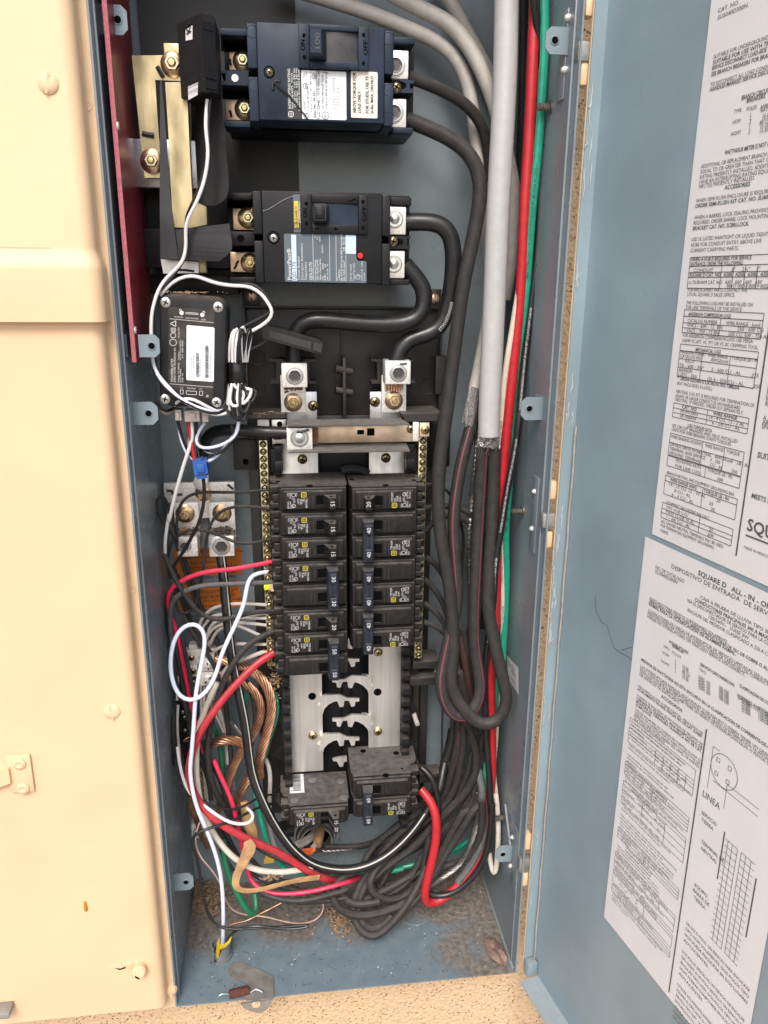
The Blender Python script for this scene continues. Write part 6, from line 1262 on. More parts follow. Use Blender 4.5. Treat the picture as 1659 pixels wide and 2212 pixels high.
inkmark(gb,'F',[(140,238),(185,240),(190,262),(275,270)],0.1498,0.0016); inkmark(gb,'F',[(655,185),(700,225)],0.1498,0.0014)
l1=lugblock('ground_lug','tinned ground lug with round socket beside the left wall','F',228,625,402,795,0.122,0.026,293,705,58); l2=lugblock('ground_lug','tinned ground lug clamping the white striped black cable','F',495,622,710,793,0.122,0.026,602,708,78)
# lower ground bar
lb_=thing('ground_bar','tinned ground bar with slotted clamp screws half hidden by copper cables','ground bar',at('s',550,600,0.15))
pbox('bar_plate',lb_,LUG,'s',335,125,760,330,0.140,0.150,0.0008); pbox('bar_plate',lb_,LUG,'s',350,330,500,490,0.140,0.150,0.0008); pbox('clamp',lb_,LUG,'s',540,240,720,420,0.118,0.140,0.001); pbox('clamp',lb_,LUG,'s',525,432,725,606,0.118,0.140,0.001); pbox('top_nub',lb_,LUG,'s',385,62,490,122,0.140,0.15)
screw(lb_,at('s',635,335,0.1178),mpx(at('s',635,335,0.118),PX('s',62)),LUG,'slot',hgt=0.0022,rot=0.9); screw(lb_,at('s',640,520,0.1178),mpx(at('s',640,520,0.118),PX('s',68)),LUG,'slot',hgt=0.0022,rot=0.0)
for u,v in ((418,238),(440,415),(445,560),(325,1030),(380,1110),(330,1200),(300,960)): screw(lb_,at('s',u,v,0.1398 if v<500 else 0.148),mpx(at('s',u,v,0.14),PX('s',42 if v<500 else 26)),SCREWD if v<500 else STEEL,'cross',rot=random.random())
pbox('bar_plate',lb_,LUG,'s',365,592,440,800,0.145,0.152); pbox('lower_bar',lb_,BLK,'s',285,640,480,1650,0.150,0.172); 
gs=strip('short brass ground strip half buried in the wires at the lower left',[('T',295,230,0.150),('T',345,600,0.150)],8)
gl=lugblock('ground_lug','bright ground clamp with round bolt low on the left wall','T',200,895,385,1065,0.135,0.03,285,990,70,'bolt')
# ================================================================ cables and wires
def pxw(c,w_): return PX(c,w_)
# --- heavy jacketed cables, upper right
wire('service_cable','thick pale grey jacketed service cable, nearest and widest, ending in a frayed braid',CAB,pxw('B',128),'B 1150 -260 95 1142 -20 92 1135 400 88 1115 800 85 1095 1150 84 1078 1590 84 I 565 200 84 560 384 84','cable',n=18,prn='TYPE SER 600 VOLTS (UL)',pmat=PRG,pstart=0.42,psize=0.16,pang=1.0)
wire('service_cable','pale jacketed cable sweeping from the box top behind the thickest cable',CABT,pxw('B',76),'B -150 -90 150 130 -10 148 400 78 145 600 160 142 760 232 140 870 330 138 930 470 136 960 650 134 985 850 132 1015 1100 130 1040 1400 126 1062 1600 120 I 478 60 115 470 95 112','cable',n=14)
wire('service_cable','tan jacketed cable arching over the 100 amp breaker from the box top',CABT,pxw('B',84),'B 380 -110 140 560 -5 138 700 65 134 830 130 130 930 250 124 1000 380 120 1060 520 118 1110 700 120 1150 900 128 1178 1000 130 1172 1300 132 1160 1500 134 1130 1650 140','cable',n=14)
wire('service_cable','shaded grey jacketed cable behind the tan one at the box top',CABT,pxw('B',80),'B 760 -90 160 830 0 160 900 140 160 1000 320 160 1080 480 160 1150 800 162','cable',n=14)
# --- braids at the cut cable ends
def braid(label,c,top,bot,n=22,y=0.086,spread=1.0):
    root=thing('cable_braid',label,'cable braid',at(c,*top[0],y))
    for k in range(n):
        for s_ in (-1,1):
            f=k/(n-1); pts=[]
            for j in range(7):
                g=j/6; ff=min(1,max(0,f+s_*(g-0.5)*0.55))
                a_=Vector((top[0][0]+(top[1][0]-top[0][0])*ff,top[0][1]+(top[1][1]-top[0][1])*ff)); b_=Vector((bot[0][0]+(bot[1][0]-bot[0][0])*ff,bot[0][1]+(bot[1][1]-bot[0][1])*ff))
                p=a_.lerp(b_,g*random.uniform(0.9,1.05)); pts.append(at(c,p.x,p.y,y-0.004*math.sin(math.pi*ff)-0.0008*s_*math.sin(j*2.6+k)))
            part('braid_strand',root,MB().tube(pts,0.00034,4),MESHM)
    for k in range(8):
        f=random.random(); a_=at(c,bot[0][0]+(bot[1][0]-bot[0][0])*f,bot[0][1]-10,y-0.003); b_=at(c,bot[0][0]+(bot[1][0]-bot[0][0])*f+random.uniform(-35,20),bot[0][1]+random.uniform(20,75),y-0.002)
        part('loose_strand',root,MB().tube(spline([a_,a_.lerp(b_,0.5)+Vector((0.001,0,0)),b_]),0.00025,4),TINW)
braid('frayed metal braid at the cut end of the thickest grey cable','I',((497,378),(632,372)),((485,455),(630,470)),y=0.083)
braid('loose metal mesh sleeve hanging beside the thickest cable','I',((440,70),(498,85)),((392,300),(470,345)),n=16,y=0.100)
# --- conductors of the main breakers
wire('feed_cable','black feed cable from the upper right lug of the 175 amp breaker',WBLKC,pxw('B',92),'B 575 1228 100 640 1228 100 730 1225 98 795 1245 97 840 1300 97 850 1400 98 838 1590 102 D 1140 150 106 1112 248 108 1060 300 108 970 315 108 905 345 108 878 395 107 872 450 107','cable',n=16,prn='0000000301MTS',pmat=PRW,pstart=0.115,psize=0.30,pang=-0.4)
wire('feed_cable','black feed cable from the lower right lug of the 175 amp breaker',WBLKC,pxw('D',84),'y 1370 862 100 D 945 -12 100 990 20 100 1022 80 100 1020 160 100 985 225 100 900 250 100 700 248 100 500 228 100 420 228 101 368 262 104 350 330 107 350 460 107','cable',n=16)
wire('feed_cable','dark brown stranded feed cable from the upper right lug of the 100 amp breaker',WBLK,pxw('B',64),'B 600 425 100 640 450 100 800 505 104 930 585 110 1010 690 116 1040 820 122 1050 1000 128','cable',n=12)
wire('feed_cable','black cable from the lower 100 amp lug, looping low and back up',WBLK,pxw('B',70),'B 585 660 100 660 690 100 770 735 98 890 805 95 965 890 92 998 1000 90 988 1150 90 950 1350 90 905 1560 90 I 320 30 90 300 200 88 262 450 86 242 650 84 242 850 82 262 1050 80 300 1250 78 325 1450 76 335 1650 74 U 800 -20 70 765 120 68 790 290 66 870 430 62 970 560 58 1080 640 56 1180 645 55 1280 570 55 1340 430 56 1340 280 58 1290 120 62 I 655 1850 64 600 1700 68 560 1500 74 562 1300 80 578 1000 86 592 700 92 598 440 90','cable',n=14)
wire('feed_cable','black cable with red stripe looping down from the frayed braid and back up',WBLK,pxw('I',76),'I 480 170 108 450 330 104 405 480 100 362 700 96 338 900 92 345 1100 88 360 1300 84 358 1450 80 312 1650 76 270 1850 72 U 700 -10 70 668 180 68 690 350 66 760 500 64 860 575 63 960 540 64 1050 430 66 1080 280 70 1060 120 74 I 492 1900 76 470 1700 80 468 1500 84 480 1250 88 492 1000 92 508 700 94 525 430 90','cable',n=14,stripe=mat('red_stripe',(0.17,0.035,0.05),0.5),sang=0.15)
wire('stripped_cable','bare tinned stranded wire hanging behind the black feed cables',TINW,pxw('I',26),'I 490 120 112 478 500 112 455 750 114 435 1000 114 432 1200 114 445 1450 112 430 1700 110 440 1950 110','wire')
stranded('stripped_cable','twisted tinned ground strand between the black looped cables',TINW,pxw('I',30),'I 486 420 106 470 600 108 448 800 110 435 1000 110 432 1150 110 445 1400 110 470 1700 112','8' and 7,0.02)
# --- long wires along the hinge side wall
wire('branch_wire','long green wire with black lettering running down the hinge side wall',WGRN,pxw('B',40),'B 1350 -150 80 1352 0 80 1354 200 80 1340 500 80 1310 900 82 1280 1200 84 1252 1590 88 I 722 60 94 700 400 98 688 700 100 668 1000 102 672 1300 104 660 1600 104 640 1850 100 U 1240 200 98 1215 480 100 1180 700 104 1130 950 104 1132 1200 102 1130 1500 100 J 1118 330 96 1105 440 100 1050 530 120 930 615 140','wire',prn='14 AWG OR AWM OR T90 NYLON/TWN75 C(UL) FT-1 (-25C) 600V 11 6094',pmat=PRN,pstart=0.16,psize=0.42,prep=3)
wire('branch_wire','long bright red wire from the box top to the 60 amp breaker, bent low',WRED,pxw('B',50),'B 1300 -250 92 1300 0 90 1290 230 88 1280 500 86 1265 800 86 1245 1100 86 1222 1590 88 I 690 200 90 670 400 92 652 600 94 640 800 98 615 1000 100 612 1300 102 600 1600 100 572 1800 96 574 2000 94 U 1190 300 92 1190 600 92 1195 900 92 1190 1200 92 1158 1500 92 J 1130 440 90 1108 600 88 1040 710 84 940 830 80 870 895 78 810 925 76 762 925 72 748 885 70 762 800 70 800 650 72 822 520 74 822 400 78 790 300 86 728 238 96','wire',n=12)
wire('branch_wire','long black lettered wire crossing over the red one, to the 60 amp breaker',WBLKC,pxw('I',42),'B 1280 -150 72 1292 10 76 1325 200 86 1340 420 94 1338 700 96 1325 1000 96 1310 1400 90 I 780 -20 86 752 300 76 722 500 76 682 700 76 642 950 78 604 1200 80 590 1450 82 560 1650 84 535 1850 86 U 1130 0 86 1125 400 86 1140 800 84 1170 1200 82 1188 1600 80 J 1160 300 78 1152 480 78 1120 640 76 1050 760 76 950 850 76 860 885 76 780 880 78 742 830 80 760 720 84 800 580 86 832 420 88 826 260 92 790 150 96 735 108 104','wire',n=12,prn='REPUBLIC WIRE 8 AWG (UL) TYPE THHN OR THWN-2 600V GASOLINE AND OIL RESISTANT',pmat=PRW,pstart=0.30,psize=0.36,prep=3)
wire('branch_wire','long cream white lettered wire behind the red one, folded back at the floor',WCRM,pxw('I',34),'B 1300 -150 90 1318 0 92 1345 160 94 1335 320 94 1302 600 92 1272 1000 90 1240 1400 88 1212 1590 88 I 655 60 90 640 300 94 632 600 98 628 900 102 642 1150 104 652 1450 104 648 1750 104 U 1285 200 104 1245 480 106 1240 680 104 1222 900 102 1208 1150 100 1238 1350 96 1252 1560 92 J 1180 250 86 1195 400 82 1195 560 78 1187 700 74 1172 778 70 1155 720 78 1142 620 88','wire',prn='REPUBLIC WIRE 8 AWG (UL) TYPE T90 NYLON OR TWN75 FT1 E187613',pmat=PRN,pstart=0.42,psize=0.44,prep=3)
wire('branch_wire','dark grey cable deep in the corner behind the red wire',WBLK,pxw('B',44),'B 1240 -150 165 1235 300 165 1225 700 165 1210 1200 165 1200 1590 165 I 640 500 168 620 1200 170 590 2000 170','wire')
# --- black wires from the right breakers into the bundle
RB='short black wire leaving a right column breaker towards the bundle'; RG='wires of the right breakers'
for w_,sp in ((20,'I 150 690 112 230 694 112 300 728 112 335 800 118 390 950 130 400 1100 135 380 1300 135'),(38,'I 160 842 108 250 826 106 340 828 106 430 860 108 500 940 112 540 1080 118 545 1300 122 520 1600 124'),(36,'I 165 985 108 215 915 106 290 880 106 380 895 108 460 950 112 520 1030 116 560 1150 120 560 1400 124'),(36,'I 160 1152 108 225 1190 108 275 1265 110 310 1380 112 330 1550 114 380 1750 112 430 1950 108'),(36,'I 155 1292 108 225 1350 108 275 1450 108 310 1560 108 360 1720 108 400 1900 106 420 2100 104'),(36,'I 150 1440 108 220 1485 106 280 1570 104 330 1680 104 380 1800 104 420 1950 104 440 2150 104'),(38,'I 150 1562 106 220 1578 104 290 1630 102 345 1740 100 390 1880 100 420 2000 100 450 2200 100')):
    wire('branch_wire',RB,WBLK,pxw('I',w_),sp,'wire',RG)
# --- the black bundle, right side, fanning to the floor
BL_='black wire in the thick dusty bundle at the lower right'; BG='black wire bundle'
bund=[(34,'U 800 560 118 795 750 120 765 880 122 720 1000 124 690 1120 126 650 1250 128 V 700 130 130 560 240 134 440 340 140 300 385 148 0 390 152'),
(40,'U 852 590 108 850 780 110 815 950 112 780 1120 114 715 1330 116 600 1500 118 V 660 240 116 540 360 112 420 520 104 320 660 92 245 790 80 222 900 70 240 1010 62 300 1100 56 380 1145 52 460 1120 52 560 1020 56 660 900 62 760 740 72 840 560 84 890 380 96'),
(40,'U 900 640 102 905 820 106 880 960 108 860 1120 110 800 1320 112 700 1480 112 V 760 230 110 640 360 104 520 480 98 410 600 90 320 730 82 272 860 74 275 960 66 320 1050 60 390 1085 58 470 1050 60 560 960 64'),
(44,'U 960 640 96 1000 780 98 1035 920 100 1040 1040 100 1010 1180 100 930 1320 100 830 1430 102 V 900 210 102 800 330 102 700 420 102 580 500 100 460 590 96 370 680 90'),
(40,'U 1110 720 100 1085 860 104 1060 1000 106 1040 1200 106 1010 1350 106 960 1500 104 V 1080 160 104 980 330 104 900 480 100 820 640 92 720 760 84 600 830 78 490 835 74 400 790 74 360 720 78 380 620 84 460 530 92'),
(40,'U 1120 900 104 1100 1100 106 1060 1230 108 960 1400 108 870 1560 108 V 960 260 108 820 440 104 760 560 100 690 680 94 560 770 90 440 790 92 380 730 96'),
(42,'U 1070 1300 100 1040 1420 100 980 1560 98 V 1180 60 96 1060 250 94 960 440 90 860 640 82 740 800 72 600 890 66 440 940 62 280 965 60 150 935 60 70 860 62 45 770 66 80 690 72 170 630 80 300 570 88'),
(42,'U 1110 1340 96 1090 1480 94 V 1250 40 92 1180 180 90 1080 330 90 970 500 86 880 660 80 790 780 74 690 900 68 560 1000 60'),
(40,'U 880 1100 116 850 1260 118 800 1400 118 V 780 180 120 700 260 124 600 330 128 480 400 132 380 460 136 300 560 130'),
(38,'U 960 1100 118 900 1300 120 V 900 120 122 820 260 126 700 370 130 560 430 132 480 510 130 420 620 124'),
(40,'V 1250 60 112 1130 260 112 1020 420 112 940 540 112 700 660 112 560 700 110 430 720 106'),
(36,'V 1150 120 128 980 280 130 870 330 132 760 400 134 600 480 136 540 520 136'),
(40,'V 1300 0 84 1310 160 84 1280 330 86 1200 470 90 1060 540 96 900 560 100 700 640 96 560 720 90 420 790 84 250 860 76'),
(38,'V 870 300 92 830 480 88 812 640 84 815 740 80'),
(38,'U 760 1010 124 700 1150 124 640 1320 124 520 1480 124 V 560 250 124 420 370 124 360 440 120 310 560 110'),
(36,'U 830 760 126 780 940 128 730 1090 128 660 1260 128 540 1430 128 430 1580 128'),
(36,'U 990 900 112 960 1100 112 900 1250 114 820 1420 114 700 1600 114 V 640 430 112 520 600 108 470 700 104'),
(40,'V 120 640 84 110 720 78 130 800 72 200 860 68 320 870 66 450 840 68')]
for w_,sp in bund: wire('branch_wire',BL_,WBLK,pxw('U',w_*1.85),sp,'wire',BG)
for w_,sp in ((38,'I 400 1600 96 430 1800 94 450 2000 94 U 920 300 94 970 420 98 960 560 104'),(40,'I 340 1750 92 365 1900 90 U 860 60 88 880 250 88 950 400 92 990 560 98 1010 700 102')): wire('branch_wire','black wire slanting down behind the looped feed cables',WBLK,pxw('I',w_*1.4),sp,'wire','slanting wires behind the loops')
wire('branch_wire','black stranded wire tinged red behind the looped feed cables',wm('reddish_black_jacket',(0.045,0.018,0.018),0.42,0.4,(0.16,0.13,0.12),0.08),pxw('I',54),'I 370 1650 94 415 1830 92 440 2000 92 U 960 250 92 990 400 96 985 560 102 860 700 108 850 900 112 800 1050 114')
wire('branch_wire','thin black wire hanging straight beside the lower right bundle',WBLK,pxw('U',22),'U 690 470 140 685 700 138 682 950 136 672 1120 134 655 1250 132')
stranded('tinned_ground_wire','bare tinned stranded wire curving through the lower right bundle',TINW,pxw('V',52),'V 1280 -60 96 1275 80 96 1240 260 94 1180 440 92 1090 560 90 960 650 88 860 700 90',8,0.03)
stranded('tinned_ground_wire','bare tinned stranded wire crossing the back above the floor loops',TINW,pxw('V',26),'V -20 425 150 150 410 148 320 390 146 430 340 144 520 260 142',7,0.02)
wire('branch_wire','dusty green wire glimpsed under the black floor loops',WGRN,pxw('V',36),'V 440 600 120 580 570 120 700 545 120 800 515 122 1000 450 128 1060 420 126 1140 370 122 1230 310 120')
wire('branch_wire','red and black lettered wire beside the white one near the right wall',WGRY,pxw('J',48),'U 1010 900 120 1050 1060 108 1085 1250 94 1110 1400 90 J 1095 240 90 1108 400 88 1100 560 86 1030 700 84 950 800 80')
# --- wire stripe cable from ground lug
wire('ground_cable','thick black cable with white stripe running from the ground lug round the bottom',WBLKC,pxw('F',78),'F 598 790 126 612 900 122 632 1100 116 655 1350 110 690 1650 104 740 1900 98 800 2200 92 T 930 300 86 1020 540 80 1120 760 76 1250 980 74 1390 1170 72 1540 1310 72 1700 1400 72 J 130 700 74 280 725 76 430 690 78 560 610 84 680 490 90 770 360 98 850 220 108 U 690 1090 120 740 940 132 775 800 142 790 680 150','cable',n=14,stripe=mat('white_stripe',(0.50,0.48,0.43),0.5),sang=-0.55,sfrac=0.84)
# --- left side branch wires
LT='thin black wire from a left breaker to the bundle'
def lw(lb,m,w_,sp,**k): return wire('branch_wire',lb,m,w_,sp,'wire',**k)
tk=pxw('F',26)
lw('thin black wire crossing the upper ground nut to the topmost left breaker',WBLK,tk,'F 1035 222 108 900 240 106 700 252 108 550 250 112 400 256 116 305 292 118 250 365 118 228 480 120 226 620 122 250 780 124 300 930 126 350 1080 128 400 1250 130')
lw('thin black wire arching over the right ground nut to the second left breaker',WBLK,tk,'F 1040 405 108 950 382 106 820 370 106 700 374 108 605 408 110 535 475 112 495 560 112 470 700 112 450 880 112 428 1020 114 400 1140 116 365 1225 116 325 1268 116 275 1280 118 232 1245 120 212 1160 122 215 1050 124')
lw('thin black wire waving below the ground nuts to the third left breaker',WBLK,tk,'F 1045 643 108 920 668 106 800 685 104 700 666 104 570 605 106 450 568 108 350 566 110 255 600 112 192 662 114 158 740 116 150 850 118 170 980 120')
lw('thin black loop standing up against the left wall beside the ground block',WBLK,tk,'F 250 700 126 210 560 124 165 400 122 130 305 120 96 268 118 60 300 118 52 370 118 75 450 118 140 545 120 210 640 122 240 760 124 285 900 126 330 1050 128')
lw('red wire bending from the 30 amp breaker down the left wall',WPNK,pxw('F',38),'F 1045 832 106 860 870 102 650 906 100 490 915 100 340 958 102 230 1015 104 165 1075 106 145 1150 110 158 1250 114 195 1340 118 238 1480 120 268 1650 122 308 1850 124 345 2050 126 G 345 760 128 392 935 132')
lw('pale blue white wire looping from the terminal strip to the floor bushing',WBLU,pxw('F',36),'F 985 922 106 940 928 104 880 942 100 838 975 96 815 1050 92 795 1180 88 735 1330 84 655 1500 78 602 1620 74 560 1770 70 500 1895 66 415 1985 62 330 2012 60 250 1970 60 195 1860 62 172 1700 66 195 1520 70 255 1405 74 330 1358 76 405 1365 78 452 1425 78 462 1520 76 440 1660 72 410 1810 68 385 1960 64 372 2160 62 G 318 800 60 306 950 58 296 1060 56 312 1210 54 352 1360 52 425 1530 50 490 1710 48 528 1900 48 541 2150 48 K 540 900 50 538 1000 56 536 1060 62')
lw('white wire dropping from the monitor plug past the left ground lug',WWHT,pxw('F',30),'C 530 1275 68 545 1380 66 522 1480 66 475 1620 68 425 1790 72 380 1960 78 350 2100 84 F 165 420 90 140 560 96 126 690 102 130 780 110')
lw('thick black wire from the left wall sagging to the left 20 amp breaker',WBLK,pxw('F',40),'F 118 770 108 150 840 104 200 960 100 255 1060 98 310 1140 98 370 1222 98 435 1285 98 520 1320 98 620 1326 98 720 1306 98 820 1272 100 920 1252 102 1080 1256 106')
lw('weathered grey black wire stretching straight from the 30 amp breaker',WGRY,pxw('F',42),'F 1050 1010 106 900 1014 102 700 1024 100 490 1030 98 390 1046 98 295 1078 98 225 1118 100 180 1180 104 168 1300 108 180 1500 114 210 1750 120 250 2000 124')
lw('heavy black wire curving from the 50 amp breaker down into the bundle',WBLK,pxw('G',46),'G 915 45 106 790 98 102 700 165 98 612 285 92 550 395 88 505 520 86 465 650 84 435 800 84 425 950 86 440 1090 88 475 1210 92 540 1330 96 620 1450 100 700 1560 104')
lw('heavy dusty red wire from the 50 amp breaker sweeping left and along the floor',WDRD,pxw('G',56),'G 915 205 104 805 268 98 705 365 92 605 468 86 505 588 80 425 700 74 352 820 70 312 930 68 284 1050 68 288 1150 68 318 1235 66 380 1335 62 455 1415 58 545 1485 56 655 1545 56 785 1605 58 905 1655 60 1010 1712 62 1110 1780 64 1210 1845 64 1300 1875 66 J 160 778 70 210 785 80 V 140 650 95 260 620 115 380 560 130')
lw('heavy cream white wire following the red one down to the floor',WCRM,pxw('G',44),'G 500 425 96 435 550 92 385 680 88 352 800 84 340 1000 80 346 1150 78 372 1310 74 425 1460 70 485 1565 66 565 1668 62 655 1745 60 745 1795 60 860 1820 60 1000 1822 62 1130 1800 66 1250 1770 74')
lw('white wire with copper end fixed to the foot of the left terminal strip',WIVO,pxw('s',58),'s 1385 155 106 1300 185 106 1180 225 108 1060 275 112 900 350 118 760 600 122 640 850 122 520 1100 120')
part('bare_end',bpy.data.objects[[o.name for o in bpy.data.objects if o.name.startswith('branch_wire')][-1]],MB().tube([at('s',1370,160,0.106),at('s',1425,150,0.106)],0.0026,8),COP)
NWt='thin dirty white neutral wire ending on the left terminal strip'
for sp in ('F 985 1200 108 800 1190 110 660 1194 116 545 1222 124 480 1265 130 430 1330 134 400 1420 138 395 1520 140','F 985 1268 108 880 1284 112 740 1312 122 560 1330 130 500 1400 136 470 1480 140','F 985 1312 108 760 1304 118 620 1280 126 530 1290 132 480 1340 136 430 1420 140','F 985 1372 108 860 1356 112 720 1350 118 600 1366 126 530 1400 132 480 1470 138 440 1600 142','F 945 1465 108 800 1398 112 710 1365 118 620 1382 126 550 1440 132 510 1530 138','F 985 1532 108 720 1530 116 600 1552 126 540 1590 132'):
    lw(NWt,WIVO,pxw('F',28),sp,group='neutral wires')
WV='dirty white wire standing upright in the left bundle'
for sp in ('s 540 560 140 545 760 140 548 950 140 540 1150 138','s 590 560 138 590 700 136 580 850 134','s 610 580 134 650 750 134 690 900 134 780 1080 132 850 1230 130','s 640 600 142 720 800 140 790 1000 138 850 1200 136 880 1420 134 890 1640 134','s 720 700 138 790 900 136 840 1080 134 870 1240 132','s 240 860 110 230 1050 108 235 1250 106 255 1450 104 270 1640 102','s 510 0 142 540 80 142','s 650 0 142 640 100 142','s 235 480 118 228 700 116 225 800 114','s 900 1380 128 905 1500 128 900 1650 128','T 350 200 120 365 400 118 400 620 116','T 700 300 132 715 480 132'):
    lw(WV,WIVO,pxw('s',36),sp,group='upright white wires')
lw('white wire curling back under the tandem breaker wires',WWHT,pxw('T',40),'T 30 -40 80 48 120 76 100 350 72 180 520 68 300 630 62 470 760 58 610 850 56 740 892 56 850 895 58 925 860 62 948 800 66 920 740 72 870 705 80')
lw('black wire pair member running from the left wall to the tandem breaker',WBLKC,pxw('T',30),'T 0 100 78 40 300 74 120 470 70 240 570 66 380 640 64 520 700 66 650 722 70 780 700 76 900 640 84 1000 575 92 1110 540 100 1230 540 108')
lw('black wire dropping from the tandem breaker over the white wire to the floor',WBLKC,pxw('T',34),'T 1230 648 108 1140 650 100 1020 690 90 900 745 78 760 820 64 600 885 54 450 935 48 330 970 46 250 1010 46 205 1080 46 212 1180 48 260 1280 50 285 1400 52 305 1550 52 330 1700 50 K 398 740 50 430 850 48 500 930 46 620 952 44 800 942 44 1000 934 44 1160 922 44 1178 930 42 1100 948 42 960 950 42 800 928 42 690 940 44 620 970 48 580 1020 56')
lw('second thin black wire beside the one reaching the floor bushing',WBLKC,pxw('T',22),'T 240 1030 50 215 1100 50 228 1190 52 275 1300 54 300 1450 54 320 1600 54 345 1750 52 K 412 780 50 450 870 48 520 945 46 640 960 46')
lw('thin copper and white wire trailing over the dirty floor',mat('pinkish_thin_wire',(0.50,0.33,0.27),0.5,0.1,0.3,60),pxw('K',11),'T 300 870 60 262 960 60 245 1060 60 260 1180 58 320 1310 56 430 1430 56 500 1530 56 560 1640 58 K 560 740 64 610 812 68 700 846 72 850 860 76 1000 898 78 1150 910 80 1240 872 84 1285 800 90 1272 745 94')
lw('bare thin copper wire crossing the dirty floor near the green loop',COP,pxw('K',8),'K 995 745 94 900 795 90 800 845 86 700 896 82 620 908 80 585 925 78')
lw('hot pink red wire rising through the left bundle and back along the bottom',WPNK,pxw('T',52),'T 470 120 92 530 270 88 605 430 84 665 560 80 712 720 78 745 860 80 790 1040 84 815 1180 84 860 1400 80 900 1520 76 940 1610 72 1000 1650 68 K 870 680 64 1000 692 62 1200 672 60 1350 634 60 1465 602 66 V 260 655 90 340 620 112')
lw('dark green wire looping onto the dirty floor',WGRD,pxw('K',44),'K 540 300 84 545 420 80 572 530 76 612 635 72 668 735 70 722 825 70 768 868 72 795 845 78 790 780 84 770 690 92')
lw('bright green lettered wire slanting down beside the white striped cable',WGRN,pxw('T',60),'T 960 420 112 972 560 106 1005 720 100 1050 890 96 1100 1070 94 1160 1220 92 1250 1370 92 1360 1450 94 1500 1495 98 J 360 735 104 480 745 110 620 715 116',prn='14 37MMM7/1 FT-1 600V',pmat=PRN,pstart=0.05,psize=0.4,prep=2)
lw('green wire hugging the outside of the bare copper loop',WGRN,pxw('s',46),'s 1490 640 128 1540 730 126 1565 880 124 1548 1050 122 1490 1220 120 1440 1380 120 1400 1540 120 1370 1600 122')
lw('short green wire end inside the bare copper loop',WGRN,pxw('s',48),'s 1220 640 140 1170 690 138 1135 760 138 1125 850 140 1130 900 146')
lw('dark green wire standing behind the left bundle',WGRD,pxw('s',64),'s 610 980 140 700 1110 138 760 1250 136 800 1420 134 820 1560 132 T 572 150 130 580 330 128')
lw('white lettered wire hanging beside the tandem breaker',WIVO,pxw('T',52),'T 1040 40 128 1090 100 124 1135 210 120 1150 350 118 1142 560 116 1140 800 116 1150 980 116 1190 1140 116 1240 1230 116',prn='AWM OR THWN 1 6R C-(UL) TYPE',pmat=PRG,pstart=0.02,psize=0.42,prep=2)
# --- bare copper bundles
cb=[('thick bare copper cable arching widest in the left bundle',130,'s 720 255 134 880 285 132 1060 320 128 1220 395 122 1370 520 118 1465 700 114 1492 900 112 1462 1100 110 1400 1320 108 1340 1520 106 T 985 60 104 1000 200 106 1020 330 110',12),
('bare copper cable arching inside the widest copper loop',112,'s 720 450 136 900 480 134 1080 540 132 1220 630 128 1320 770 126 1360 930 124 1325 1080 122 1260 1220 120 1150 1390 118 1040 1530 116 T 740 90 114 680 260 114 620 480 116 585 680 118',11),
('bare copper cable bending across behind the white striped cable',118,'s 620 1430 122 690 1355 120 800 1315 118 930 1315 118 1060 1350 120 1160 1400 124',11),
('bare copper cable fanning out above the kraft paper sleeve',90,'T 900 300 110 860 400 108 800 500 108 760 600 110 730 720 114',10),
('bare copper cable coiled against the left wall near the floor',60,'T 175 560 110 185 680 108 215 780 108 270 850 112 300 1000 120 340 1090 124 400 1180 126',8),
('bare copper cable hidden behind the left bundle near the floor',60,'T 540 560 122 520 760 122 500 900 124 540 1040 126 600 1120 128',8)]
for lb,w_,sp,ns_ in cb: stranded('copper_cable',lb,COP,pxw('s' if sp[0]=='s' else 'T',w_),sp,max(7,ns_-3),0.075,'cable')
lw('thin bare copper whisker pointing left out of the bundle',COP,pxw('s',14),'s 400 1285 120 340 1315 118 288 1342 116 340 1350 118 410 1332 122')
